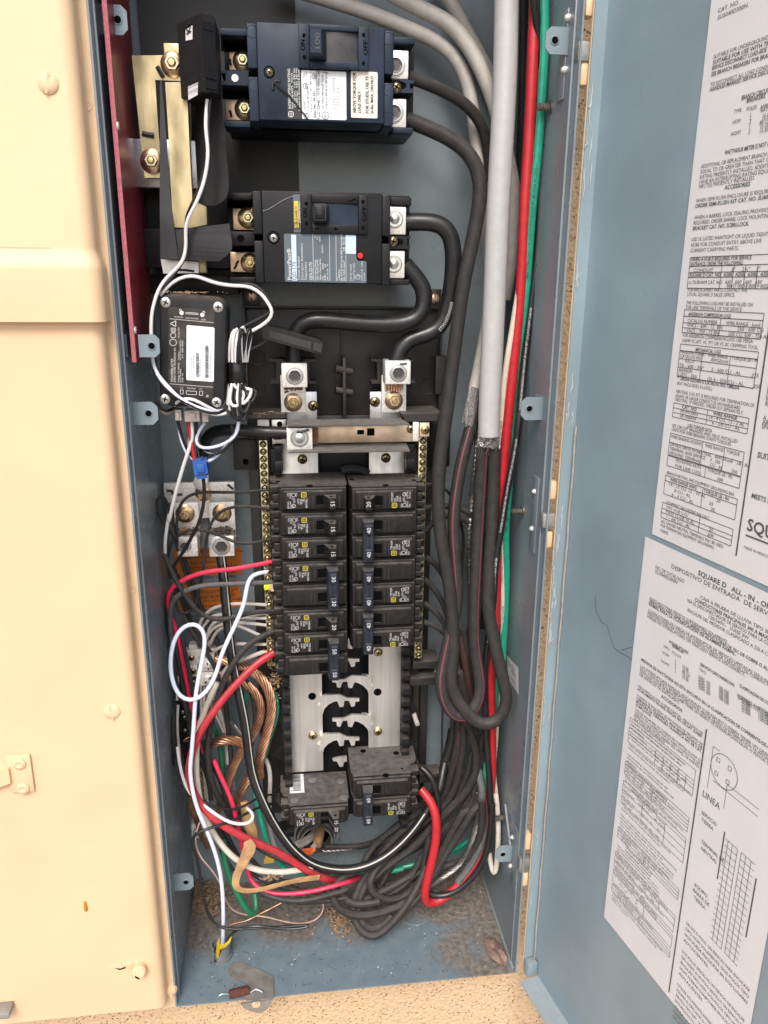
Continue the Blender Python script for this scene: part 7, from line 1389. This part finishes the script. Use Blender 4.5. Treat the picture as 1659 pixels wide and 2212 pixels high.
# --- black filler wires of the left bundle
LB_='black wire packed upright in the left bundle'; LG='black wires of the left bundle'
for w_,sp in ((40,'F 205 900 128 240 1060 130 300 1250 132 380 1400 134 470 1560 134 600 1680 134 s 1050 380 132 1130 520 130 1200 650 128 1250 850 126 1265 1050 124 1240 1300 122 1180 1500 122'),(40,'F 280 1290 112 330 1400 112 400 1500 112 490 1620 112 560 1750 110 s 800 600 110 770 720 108'),(44,'F 420 1200 138 500 1350 138 560 1500 138 620 1650 136 s 860 700 134 880 900 132 900 1150 128 930 1400 126 945 1650 124'),(36,'s 300 0 120 340 200 118 390 420 118 430 640 118 440 760 120'),(44,'F 150 1100 118 140 1250 120 170 1450 122 200 1700 122 230 1950 122 s 330 800 120 390 1000 118 400 1150 118'),(40,'s 360 900 118 380 1100 118 400 1250 118'),(36,'s 180 1000 100 175 1200 98 180 1400 96 200 1650 94'),(40,'s 690 1060 116 660 1250 114 640 1400 112 640 1650 110 T 400 100 108 410 250 106 450 420 106 520 560 106 600 660 106'),(40,'s 560 1330 118 600 1450 118 660 1600 116 T 480 200 114 540 340 112 590 500 110 640 640 108 700 780 106'),(40,'T 300 80 110 370 250 108 420 430 108 430 600 108'),(40,'T 380 0 98 390 200 96 430 380 96 500 540 96 570 680 98 680 800 100 780 920 104'),(40,'T 600 520 108 620 700 106 700 860 104 800 960 102 900 1060 98 1000 1150 94 1120 1230 92 1260 1310 88 1400 1370 84 1560 1420 80 J 60 770 80'),(44,'T 900 1100 88 1020 1200 82 1140 1260 78 1280 1320 74 1420 1385 72 1570 1430 70 1700 1450 70 J 180 740 74'),(40,'T 560 900 116 640 1050 114 720 1200 112 780 1320 108 900 1470 100 1050 1570 94 1250 1650 88 1450 1690 82 K 1300 690 74'),(46,'T 520 940 112 590 1090 110 660 1200 108 740 1280 106'),(46,'T 560 1200 116 600 1330 112 640 1400 108 700 1470 104'),(50,'K 800 670 66 900 720 60 1050 748 56 1200 735 56 1350 690 58 1490 655 62 J 250 830 66'),(44,'K 820 690 74 950 735 70 1100 755 68 1300 745 68 1450 720 70'),(40,'T 900 1300 94 1000 1400 90 1100 1500 88 1300 1580 86 1500 1640 84'),(36,'F 190 1600 112 230 1900 112 G 250 560 114 290 740 116 340 900 116'),(34,'F 215 1500 118 250 1750 118 300 2000 118'),(40,'F 280 800 134 340 950 136 400 1130 138 450 1300 138 500 1450 138'),(40,'F 230 950 134 270 1080 136 330 1260 138'),(44,'T 640 380 122 650 520 120 660 640 118 720 760 116'),(40,'T 760 560 118 800 700 116 770 840 112')):
    lw(LB_,WBLK,pxw('T',w_*1.35) if sp[0]!='F' else pxw('F',w_*0.95),sp,group=LG)
stranded('tinned_ground_wire','tinned strand showing between white wires behind the striped cable',TINW,pxw('s',60),'s 930 1090 130 1000 1160 128 1080 1260 126 1110 1330 126',8,0.03)
# --- kraft paper sleeve and ribbon
def ribbon(label,c,pts,name='kraft_paper_strip',th=0.0006):
    P=[at(c,u,v,y/1000) for u,v,w_,y in pts]; rs=[]
    S=spline(P,8); Wd=[mpx(p,PX(c,q[2]))/2 for p,q in zip(P,pts)]
    cum=[0]
    for i in range(1,len(P)): cum.append(cum[-1]+(P[i]-P[i-1]).length)
    L=0; out=[]
    tot=[0]
    for i in range(1,len(S)): tot.append(tot[-1]+(S[i]-S[i-1]).length)
    for i in range(len(S)):
        f=tot[i]/tot[-1]*cum[-1]; k=max(j for j in range(len(cum)) if cum[j]<=f+1e-9); k=min(k,len(cum)-2); g=(f-cum[k])/max(cum[k+1]-cum[k],1e-9)
        w_=Wd[k]+(Wd[k+1]-Wd[k])*min(g,1); out.append((th*(1+0.4*math.sin(i*1.3)),w_*(1+0.05*math.sin(i*2.1))))
    return solo(name,MB().tube(S,1,10,flat=(0,1,0),rs=out),PAPER,label,'paper strip',origin=P[0])
ribbon('creased kraft paper strip folded sharply over the bottom wires','K',[(715,300,60,52),(735,345,100,50),(700,430,85,48),(655,520,62,46),(632,590,58,44),(640,645,52,42),(690,668,44,42),(800,662,40,42),(950,625,42,46),(1100,590,46,52),(1250,570,50,58)])
ribbon('wrinkled kraft paper sleeve standing in the middle of the left bundle','T',[(830,620,90,100),(850,720,120,96),(880,820,140,92),(910,920,140,90),(940,1010,120,88),(950,1080,80,90)],'kraft_paper_sleeve',0.004)
solo('yellow_tag',MB().prism(poly_px('T',[(1090,1280),(1200,1300),(1195,1360),(1065,1375)],0.080),0.080,0.0808),mat('mustard_tag',(0.42,0.27,0.04),0.6),'mustard yellow tag end among the bottom wires','tag'); solo('orange_tag',MB().prism(poly_px('T',[(1540,1200),(1659,1180),(1700,1215),(1620,1275),(1560,1240)],0.090),0.090,0.0908),mat('red_orange_tag',(0.58,0.10,0.02),0.6,0,0.4,200),'red and orange tag scrap under the tandem breaker','tag')
# --- neutral feed and monitor leads
wire('neutral_cable','thick black neutral cable turning down from the square neutral lug',WBLKC,pxw('C',98),'C 1310 1370 100 1180 1368 100 1000 1355 102 860 1345 106 740 1345 112 665 1385 120 630 1470 130 620 1580 142 630 1700 152','cable',n=14)
pair=[('white',WWHT),('black',WBLKC)]
mon1='A 712 660 50 700 850 48 718 1000 48 692 1200 48 625 1375 50 568 1480 54 572 1640 58 545 1745 58 470 1815 58 400 1895 56 C 290 190 54 235 320 50 212 430 48 210 560 46 214 700 44 222 800 40 265 905 36 350 1000 34 430 1085 34 520 1150 34 640 1198 36 740 1232 40 812 1212 46'
wire('sensor_lead','white lead twisting from the upper current clamp round the energy monitor',WWHT,pxw('C',28),mon1); wire('sensor_lead','black lead paired with the white one from the upper current clamp',WBLKC,pxw('C',28),'A 735 655 50 726 700 49 718 850 50 722 980 50 672 1210 51 600 1380 52 566 1470 57 586 1600 60 560 1720 60 500 1810 60 430 1890 58 C 250 230 54 228 340 52 226 480 49 232 640 48 240 800 46 252 890 38 330 1000 36 400 1060 34 480 1130 34 520 1100 36 570 1090 36 640 1120 38 700 1190 42 760 1220 46')
wire('sensor_lead','white lead arching over the energy monitor to the taped coil',WWHT,pxw('C',28),'C 285 265 60 365 170 60 480 112 62 585 112 62 700 160 62 880 190 60 1015 192 58 1100 252 56 1158 340 54 1195 395 54 1160 465 56 1060 530 58 930 600 58 850 660 58 830 710 60 870 745 60 950 700 64'); wire('sensor_lead','black lead arching over the energy monitor to the taped coil',WBLKC,pxw('C',28),'C 270 280 62 350 190 62 460 112 64 580 102 64 700 148 64 860 182 62 1020 172 60 1110 230 58 1175 330 56 1196 378 56 1130 425 58 1000 490 60 880 560 60 815 620 60 798 690 60 850 735 60 960 715 62 1060 680 66 1135 635 72')
for lb,m_,sp in (('white lead lying diagonally across the lower face of the monitor',WBLU,'C 255 890 34 300 960 32 380 1040 31 470 1110 31 570 1160 32 660 1190 34 730 1200 40 800 1190 48 850 1150 54'),('black lead lying diagonally across the lower face of the monitor',WBLKC,'C 235 860 38 270 950 34 360 1040 32 440 1100 31 500 1130 31 590 1180 32 700 1215 36 790 1200 44 840 1130 52'),('white lead arcing over the lower label of the monitor',WWHT,'C 400 1150 50 430 1110 36 490 1090 33 560 1100 32 640 1150 33 720 1190 38 790 1215 46'),('black lead hugging the lower left corner of the monitor',WBLKC,'C 262 1120 60 275 1170 60 320 1195 62 370 1190 62 420 1150 52 470 1110 36')): wire('sensor_lead',lb,m_,pxw('C',26),sp)
# coil above and below the tape
cl='lead of the taped coil beside the energy monitor'; rnd=random.Random(11)
for k in range(11):
    m_,cn=(WWHT,'white') if k%2==0 else (WBLKC,'black')
    u=840+k*13; y0=50+rnd.uniform(-8,14); topv=rnd.uniform(495,560); lean=rnd.uniform(-20,30)
    wire('sensor_lead',cn+' '+cl+', looped above the tape',m_,pxw('C',26),f'C {u} 800 {y0} {u-6+lean*0.3} 690 {y0-3} {u+lean*0.6} 590 {y0-5} {u+12+lean} {topv} {y0-4} {u+34+lean} {topv+8} {y0-1} {u+40+lean*0.6} 600 {y0+3} {u+22} 700 {y0+4} {u+10} 800 {y0+4}',group='coil leads above the tape '+cn)
for k in range(12):
    m_,cn=(WWHT,'white') if k%2==0 else (WBLKC,'black')
    u=840+k*10; y0=48+rnd.uniform(-8,14); bv=rnd.uniform(1130,1290); d1=rnd.uniform(-30,20); d2=rnd.uniform(10,70)
    wire('sensor_lead',cn+' '+cl+', looped below the tape',m_,pxw('C',26),f'C {u} 975 {y0} {u-4+d1*0.4} 1060 {y0-3} {u+d1} 1140 {y0-5} {u+8+d1*0.7} {bv-20} {y0-5} {u+40} {bv} {y0-4} {u+60+d2*0.5} {bv-70} {y0-2} {u+50+d2} {bv-150} {y0} {u+30+d2*0.4} 1040 {y0+2} {u+10} 975 {y0+2}',group='coil leads below the tape '+cn)
a=rect('C',822,780,992,992,0.045); tpe=MB(); P=[at('C',u,v,y/1000) for u,v,y in ((905,770,60),(905,830,58),(910,900,57),(905,1000,60))]; S=spline(P); solo('tape_wrap',MB().tube(S,1,16,flat=(1,0,0),rs=[(mpx(P[0],PX('C',172))/2*(1-0.08*math.sin(math.pi*i/(len(S)-1))),0.012) for i in range(len(S))]),TAPE,'black vinyl tape binding the coil of leads beside the energy monitor','tape',origin=P[0])
for lb,m_,w_,sp in (('red lead from the monitor plug to the blue splice',WRED,28,'C 508 1270 66 520 1370 66 540 1480 66 560 1600 66'),('black lead from the monitor plug to the blue splice',WBLKC,26,'C 572 1280 68 576 1400 70 585 1500 70 600 1600 68'),('grey white lead beside the red one under the monitor',WIVO,24,'C 545 1275 70 535 1350 72 520 1420 74 500 1500 78'),('white lead looping wide under the monitor plugs',WBLU,26,'C 430 1270 68 440 1380 68 470 1480 70 520 1570 72 600 1610 72 700 1590 72 800 1490 70 870 1400 68 910 1320 64 920 1230 60'),('black lead looping wide under the monitor plugs',WBLKC,26,'C 425 1270 66 450 1390 68 490 1490 70 545 1570 72'),('white lead looping narrow beneath the coil',WBLU,26,'C 640 1290 70 590 1360 70 560 1440 68 600 1490 66 700 1490 64 820 1450 62 900 1380 60 920 1300 58 905 1220 58'),('black lead looping narrow beneath the coil',WBLKC,26,'C 630 1290 72 590 1370 72 590 1460 70 640 1530 68 740 1545 66 830 1480 64 880 1400 62 855 1310 60'),('white lead curling from the left plug behind the monitor corner',WIVO,26,'C 405 1160 68 400 1110 64 440 1100 50 380 1180 66 340 1235 76 300 1200 84 270 1150 90'),('black lead from the blue splice over the ground nut to the left ground lug',WBLKC,28,'C 628 1730 64 640 1830 66 630 1960 68 605 2060 72 560 2180 78 F 400 530 84 345 640 92 290 740 100 220 840 106 180 920 112')):
    wire('monitor_lead',lb,m_,pxw('C',w_),sp)
sp_=thing('wire_splice','bright blue plastic tap splice clipped over the monitor leads','wire splice',at('C',605,1740,0.066))
pprism('splice_body',sp_,BLUC,'C',[(542,1600),(650,1596),(668,1690),(660,1700),(560,1712),(548,1640)],0.056,0.076); pprism('splice_cap',sp_,BLUC,'C',[(552,1590),(618,1582),(622,1600),(555,1604)],0.059,0.074); pprism('splice_tail',sp_,BLUC,'C',[(565,1714),(652,1702),(655,1735),(580,1748)],0.058,0.074); pbox('splice_hinge',sp_,BLUC,'C',575,1625,640,1690,0.0535,0.0559,0.0008)
# --- conduit nipple with white cables under the tandem breaker
cn=thing('conduit_nipple','grey conduit nipple through the back with white cables under the tandem breaker','conduit fitting',at('H',450,1560,0.17))
p=at('H',445,1510,BD-0.001)
for r,h_ in ((0.050*0.62,0.006),(0.026,0.012),(0.022,0.018)): part('nipple_ring',cn,MB().lathe(p,(0,-1,0),[(r,0),(r,h_),(r*0.9,h_),(r*0.88,0.001)],32),GALV)
part('bore',cn,MB().cyl(p+Vector((0,-0.0012,0)),p+Vector((0,-0.0006,0)),0.0195,28),DARK)
for i,sp in enumerate(('H 430 1500 172 400 1545 150 340 1585 140 260 1610 134','H 450 1505 172 420 1560 150 360 1600 138 290 1625 130','H 475 1500 172 465 1560 150 440 1610 138 420 1640 132')): wire('branch_wire','dirty white cable emerging from the conduit nipple',WIVO,pxw('H',46),sp,'wire','cables from the conduit nipple')
solo('brown_sleeve',MB().tube(spline([at('H',u,v,y) for u,v,y in ((480,1500,.160),(468,1560,.145),(450,1620,.135))]),0.006,8),PAPER,'kraft paper wisp beside the white cables in the conduit nipple','paper strip')
# ================================================================ floor things
# plastic bushing with yellow tape
p=on_z('K',525,1150,0.0); hb=mpx(p,PX('K',72))
bu=thing('conduit_bushing','grey split plastic bushing standing in the floor with yellow tape inside','bushing',p)
vs=[];n_=40
def arcring(r0,r1,z0,z1,gap):
    mb=MB(); vs=[]
    for i in range(n_+1):
        a_=gap/2+ (2*math.pi-gap)*i/n_-math.pi/2-0.55
        c_,s_=math.cos(a_),math.sin(a_)
        vs+=[(p.x+c_*r1,p.y+s_*r1,p.z+z0),(p.x+c_*r1,p.y+s_*r1,p.z+z1),(p.x+c_*r0,p.y+s_*r0,p.z+z1),(p.x+c_*r0,p.y+s_*r0,p.z+z0)]
    fs=[]
    for i in range(n_):
        for k in range(4): fs.append((i*4+k,i*4+(k+1)%4,(i+1)*4+(k+1)%4,(i+1)*4+k))
    fs+=[(0,1,2,3),(n_*4+3,n_*4+2,n_*4+1,n_*4)]
    mb.add(vs,fs); bmx=bmesh.new(); return mb
part('collar',bu,arcring(hb*0.86,hb,0.0,0.020,0.34),GRYP); part('rim',bu,arcring(hb*0.86,hb*1.12,-0.001,0.0035,0.34),GRYP); part('inner_ring',bu,arcring(hb*0.70,hb*0.80,0.0,0.012,0.2),GRYP)
part('bore',bu,MB().cyl(p+Vector((0,0,0.0003)),p+Vector((0,0,0.0008)),hb*0.86,28),DARK)
S1=[at('K',u,v,y) for u,v,y in ((500,1165,.030),(503,1100,.030),(515,1010,.040),(530,1075,.036),(560,1060,.044),(605,1005,.054),(655,985,.06))]
def band(label,c,top,bot,m,name):
    A=[at(c,u,v,y) for u,v,y in top]; B_=[at(c,u,v,y) for u,v,y in bot]; vs=A+B_; k=len(A)
    mb=MB().add(vs+[v+Vector((0,0.0008,0.0002)) for v in vs],[(i,i+1,k+i+1,k+i) for i in range(k-1)]+[(2*k+i,3*k+i,3*k+i+1,2*k+i+1) for i in range(k-1)]); return mb
part('yellow_tape',bu,band('','K',[(492,1060,.036),(510,1015,.040),(515,1065,.040),(540,1072,.044),(570,1050,.048),(605,1003,.052)],[(487,1120,.030),(490,1160,.030),(508,1165,.030),(515,1105,.034),(560,1085,.040),(592,1045,.048)],YEL,''),YEL)
# latch plate and spring
lp=thing('door_latch','dirty galvanised latch plate with keyhole lip on the front of the floor','latch plate',on_z('K',750,1400,0.0))
def fl(u,v,z=0.001): d=ray('K',u,v); q=CP+d*((z-CP.z)/d.z); return q
def floorprism(pts,z0,z1,name,m):
    P=[fl(u,v,z0) for u,v in pts]; return part(name,lp,MB().prism([(q.x,q.y) for q in P],z0,z1,'z'),m,smooth=False)
floorprism([(580,1250),(590,1220),(640,1203),(690,1210),(890,1300),(912,1320),(912,1465),(905,1470),(715,1488),(690,1465),(705,1425),(740,1400),(720,1365),(610,1315),(585,1285)],0.0006,0.0026,'plate',GALV)
pts=[(668,1495),(905,1468),(880,1520),(825,1560),(780,1562),(690,1528)]; P=[at('K',u,v,-0.004) for u,v in pts]; part('lip',lp,MB().prism([(q.x,q.z) for q in P],-0.0055,-0.0038),STEEL,smooth=False)
q=at('K',782,1508,-0.0057); part('lip_hole',lp,MB().cyl(q,q+Vector((0,0.0001,0)),mpx(q,PX('K',31)),20),STUCCO)
S=[];a0,b0=fl(585,1432,0.006),fl(725,1400,0.006); d=(b0-a0).normalized(); e1=d.cross(Vector((0,0,1))).normalized(); e2=d.cross(e1)
for i in range(260): f=i/259; S.append(a0.lerp(b0,f)+(e1*math.cos(i*0.62)+e2*math.sin(i*0.62))*0.0042)
part('coil_spring',lp,MB().tube(S,0.0009,5),RUST); part('spring_hook',lp,MB().tube(spline([a0,fl(540,1430,0.004),fl(515,1440,0.003),fl(500,1462,0.002)]),0.0011,6),mat('greenish_steel',(0.35,0.42,0.40),0.4,0.7)); part('plate_slot',lp,MB().tube(spline([fl(735,1425,0.0042),fl(780,1395,0.0045),fl(835,1418,0.0042)]),0.0013,6),STEEL)
# dry leaf
P=[on_z('J',u,v,0.0) for u,v in ((1115,1150),(1150,1142),(1210,1170),(1240,1220),(1250,1270),(1235,1305),(1205,1308),(1150,1265),(1118,1215))]
cN_=sum(P,Vector())/len(P); mb=MB(); n_=len(P); ring=[]
for i,q in enumerate(P): ring.append(q+Vector((0,0,0.003+0.003*math.sin(i*2.2))))
mid=[cN_.lerp(q,0.55)+Vector((0,0,0.006+0.0015*math.cos(i*1.7))) for i,q in enumerate(ring)]
vs=ring+mid+[cN_+Vector((0,0,0.0065))]; fs=[(i,(i+1)%n_,n_+(i+1)%n_,n_+i) for i in range(n_)]+[(n_+i,n_+(i+1)%n_,2*n_) for i in range(n_)]
mb.add(vs+[v-Vector((0,0,0.0008)) for v in vs],fs+[tuple(x+2*n_+1 for x in f[::-1]) for f in fs]); lf=solo('dry_leaf',mb,LEAF,'dry brown leaf curled in the front corner of the floor','leaf',origin=cN_)
part('midrib',lf,MB().tube(spline([ring[0]+Vector((0,0,.002)),cN_+Vector((0,0,0.0075)),ring[5]+Vector((0,0,.002))]),0.0006,5),LEAF)
# nest litter and crumbs
def litter(name,label,cnt,fn,m,lo=0.003,hi=0.011,th=0.0006):
    mb=MB()
    for k in range(cnt):
        c_=fn(); a_=random.uniform(0,6.28); el=random.uniform(-0.3,0.5); L=random.uniform(lo,hi)/2; d_=Vector((math.cos(a_)*math.cos(el),math.sin(a_)*math.cos(el),math.sin(el)))*L; q=d_.cross(Vector((0,0,1))).normalized()*random.uniform(th,th*2.6)
        u_=Vector((0,0,th)); mb.add([c_-d_,c_+q,c_+d_,c_-q,c_-d_+u_,c_+q*.6+u_,c_+d_*.8+u_,c_-q*.8+u_],[(3,2,1,0),(4,5,6,7),(0,1,5,4),(1,2,6,5),(2,3,7,6),(3,0,4,7)])
    o=link(name,mb,m,None,False); return tag(o,label,'debris',kind='stuff')
def patch(c,u,v,su,sv,h=0.004):
    def f():
        d=ray(c,u+random.gauss(0,su),v+random.gauss(0,sv)); q=CP+d*((0.001-CP.z)/d.z); q.x=min(max(q.x,0.003),0.397); q.y=min(max(q.y,0.004),0.178); q.z=0.001+abs(random.gauss(0,h)); return q
    return f
ST1=mat('straw_litter',(0.30,0.20,0.12),0.9,0,0.5,300); ST2=mat('dirt_crumbs',(0.13,0.10,0.08),0.95,0,0.5,300); ST3=mat('pale_crumbs',(0.55,0.54,0.52),0.7,0,0.3,300)
litter('straw_litter','heap of chewed straw litter in the back left corner of the floor',520,patch('K',420,740,65,55,0.007),ST1); litter('straw_litter','scatter of straw litter beside the black floor loops',170,patch('K',1390,895,45,55,0.003),ST1)
litter('dirt_crumbs','dark dirt crumbs strewn over the floor of the box',700,lambda:Vector((random.uniform(0.01,0.39),min(0.18,max(0.01,random.gauss(0.10,0.05))),0.0012)),ST2,0.0008,0.003,0.0004); litter('paint_flakes','pale flakes strewn over the floor of the box',110,lambda:Vector((random.uniform(0.01,0.39),random.uniform(0.008,0.15),0.0012)),ST3,0.0008,0.0026,0.0004)
def shelfp(c,u,v,su,sv,Y,z=None):
    def f(): return at(c,u+random.gauss(0,su),v+random.gauss(0,sv),Y+random.uniform(-0.01,0.004))
    return f
litter('nest_litter','brown nest litter lodged above the left ground lug',130,shelfp('F',310,575,45,14,0.134),ST1); litter('nest_litter','dark nest litter lodged above the right ground lug',150,shelfp('F',610,575,55,18,0.134),ST2); litter('nest_litter','nest litter on the black frame beside the copper cables',120,shelfp('s',1540,520,50,120,0.125),ST1,0.002,0.007); litter('nest_litter','dust and litter on top of the energy monitor',90,shelfp('C',480,243,110,4,0.060),ST1,0.001,0.005,0.0004); litter('nest_litter','wood chips on the dusty ledge left of the neutral strap',40,shelfp('Q',290,290,60,8,0.115),ST1,0.003,0.012)
litter('nest_litter','straw bits lodged among the bottom wires',60,shelfp('K',890,575,30,8,0.06),ST1,0.002,0.007)
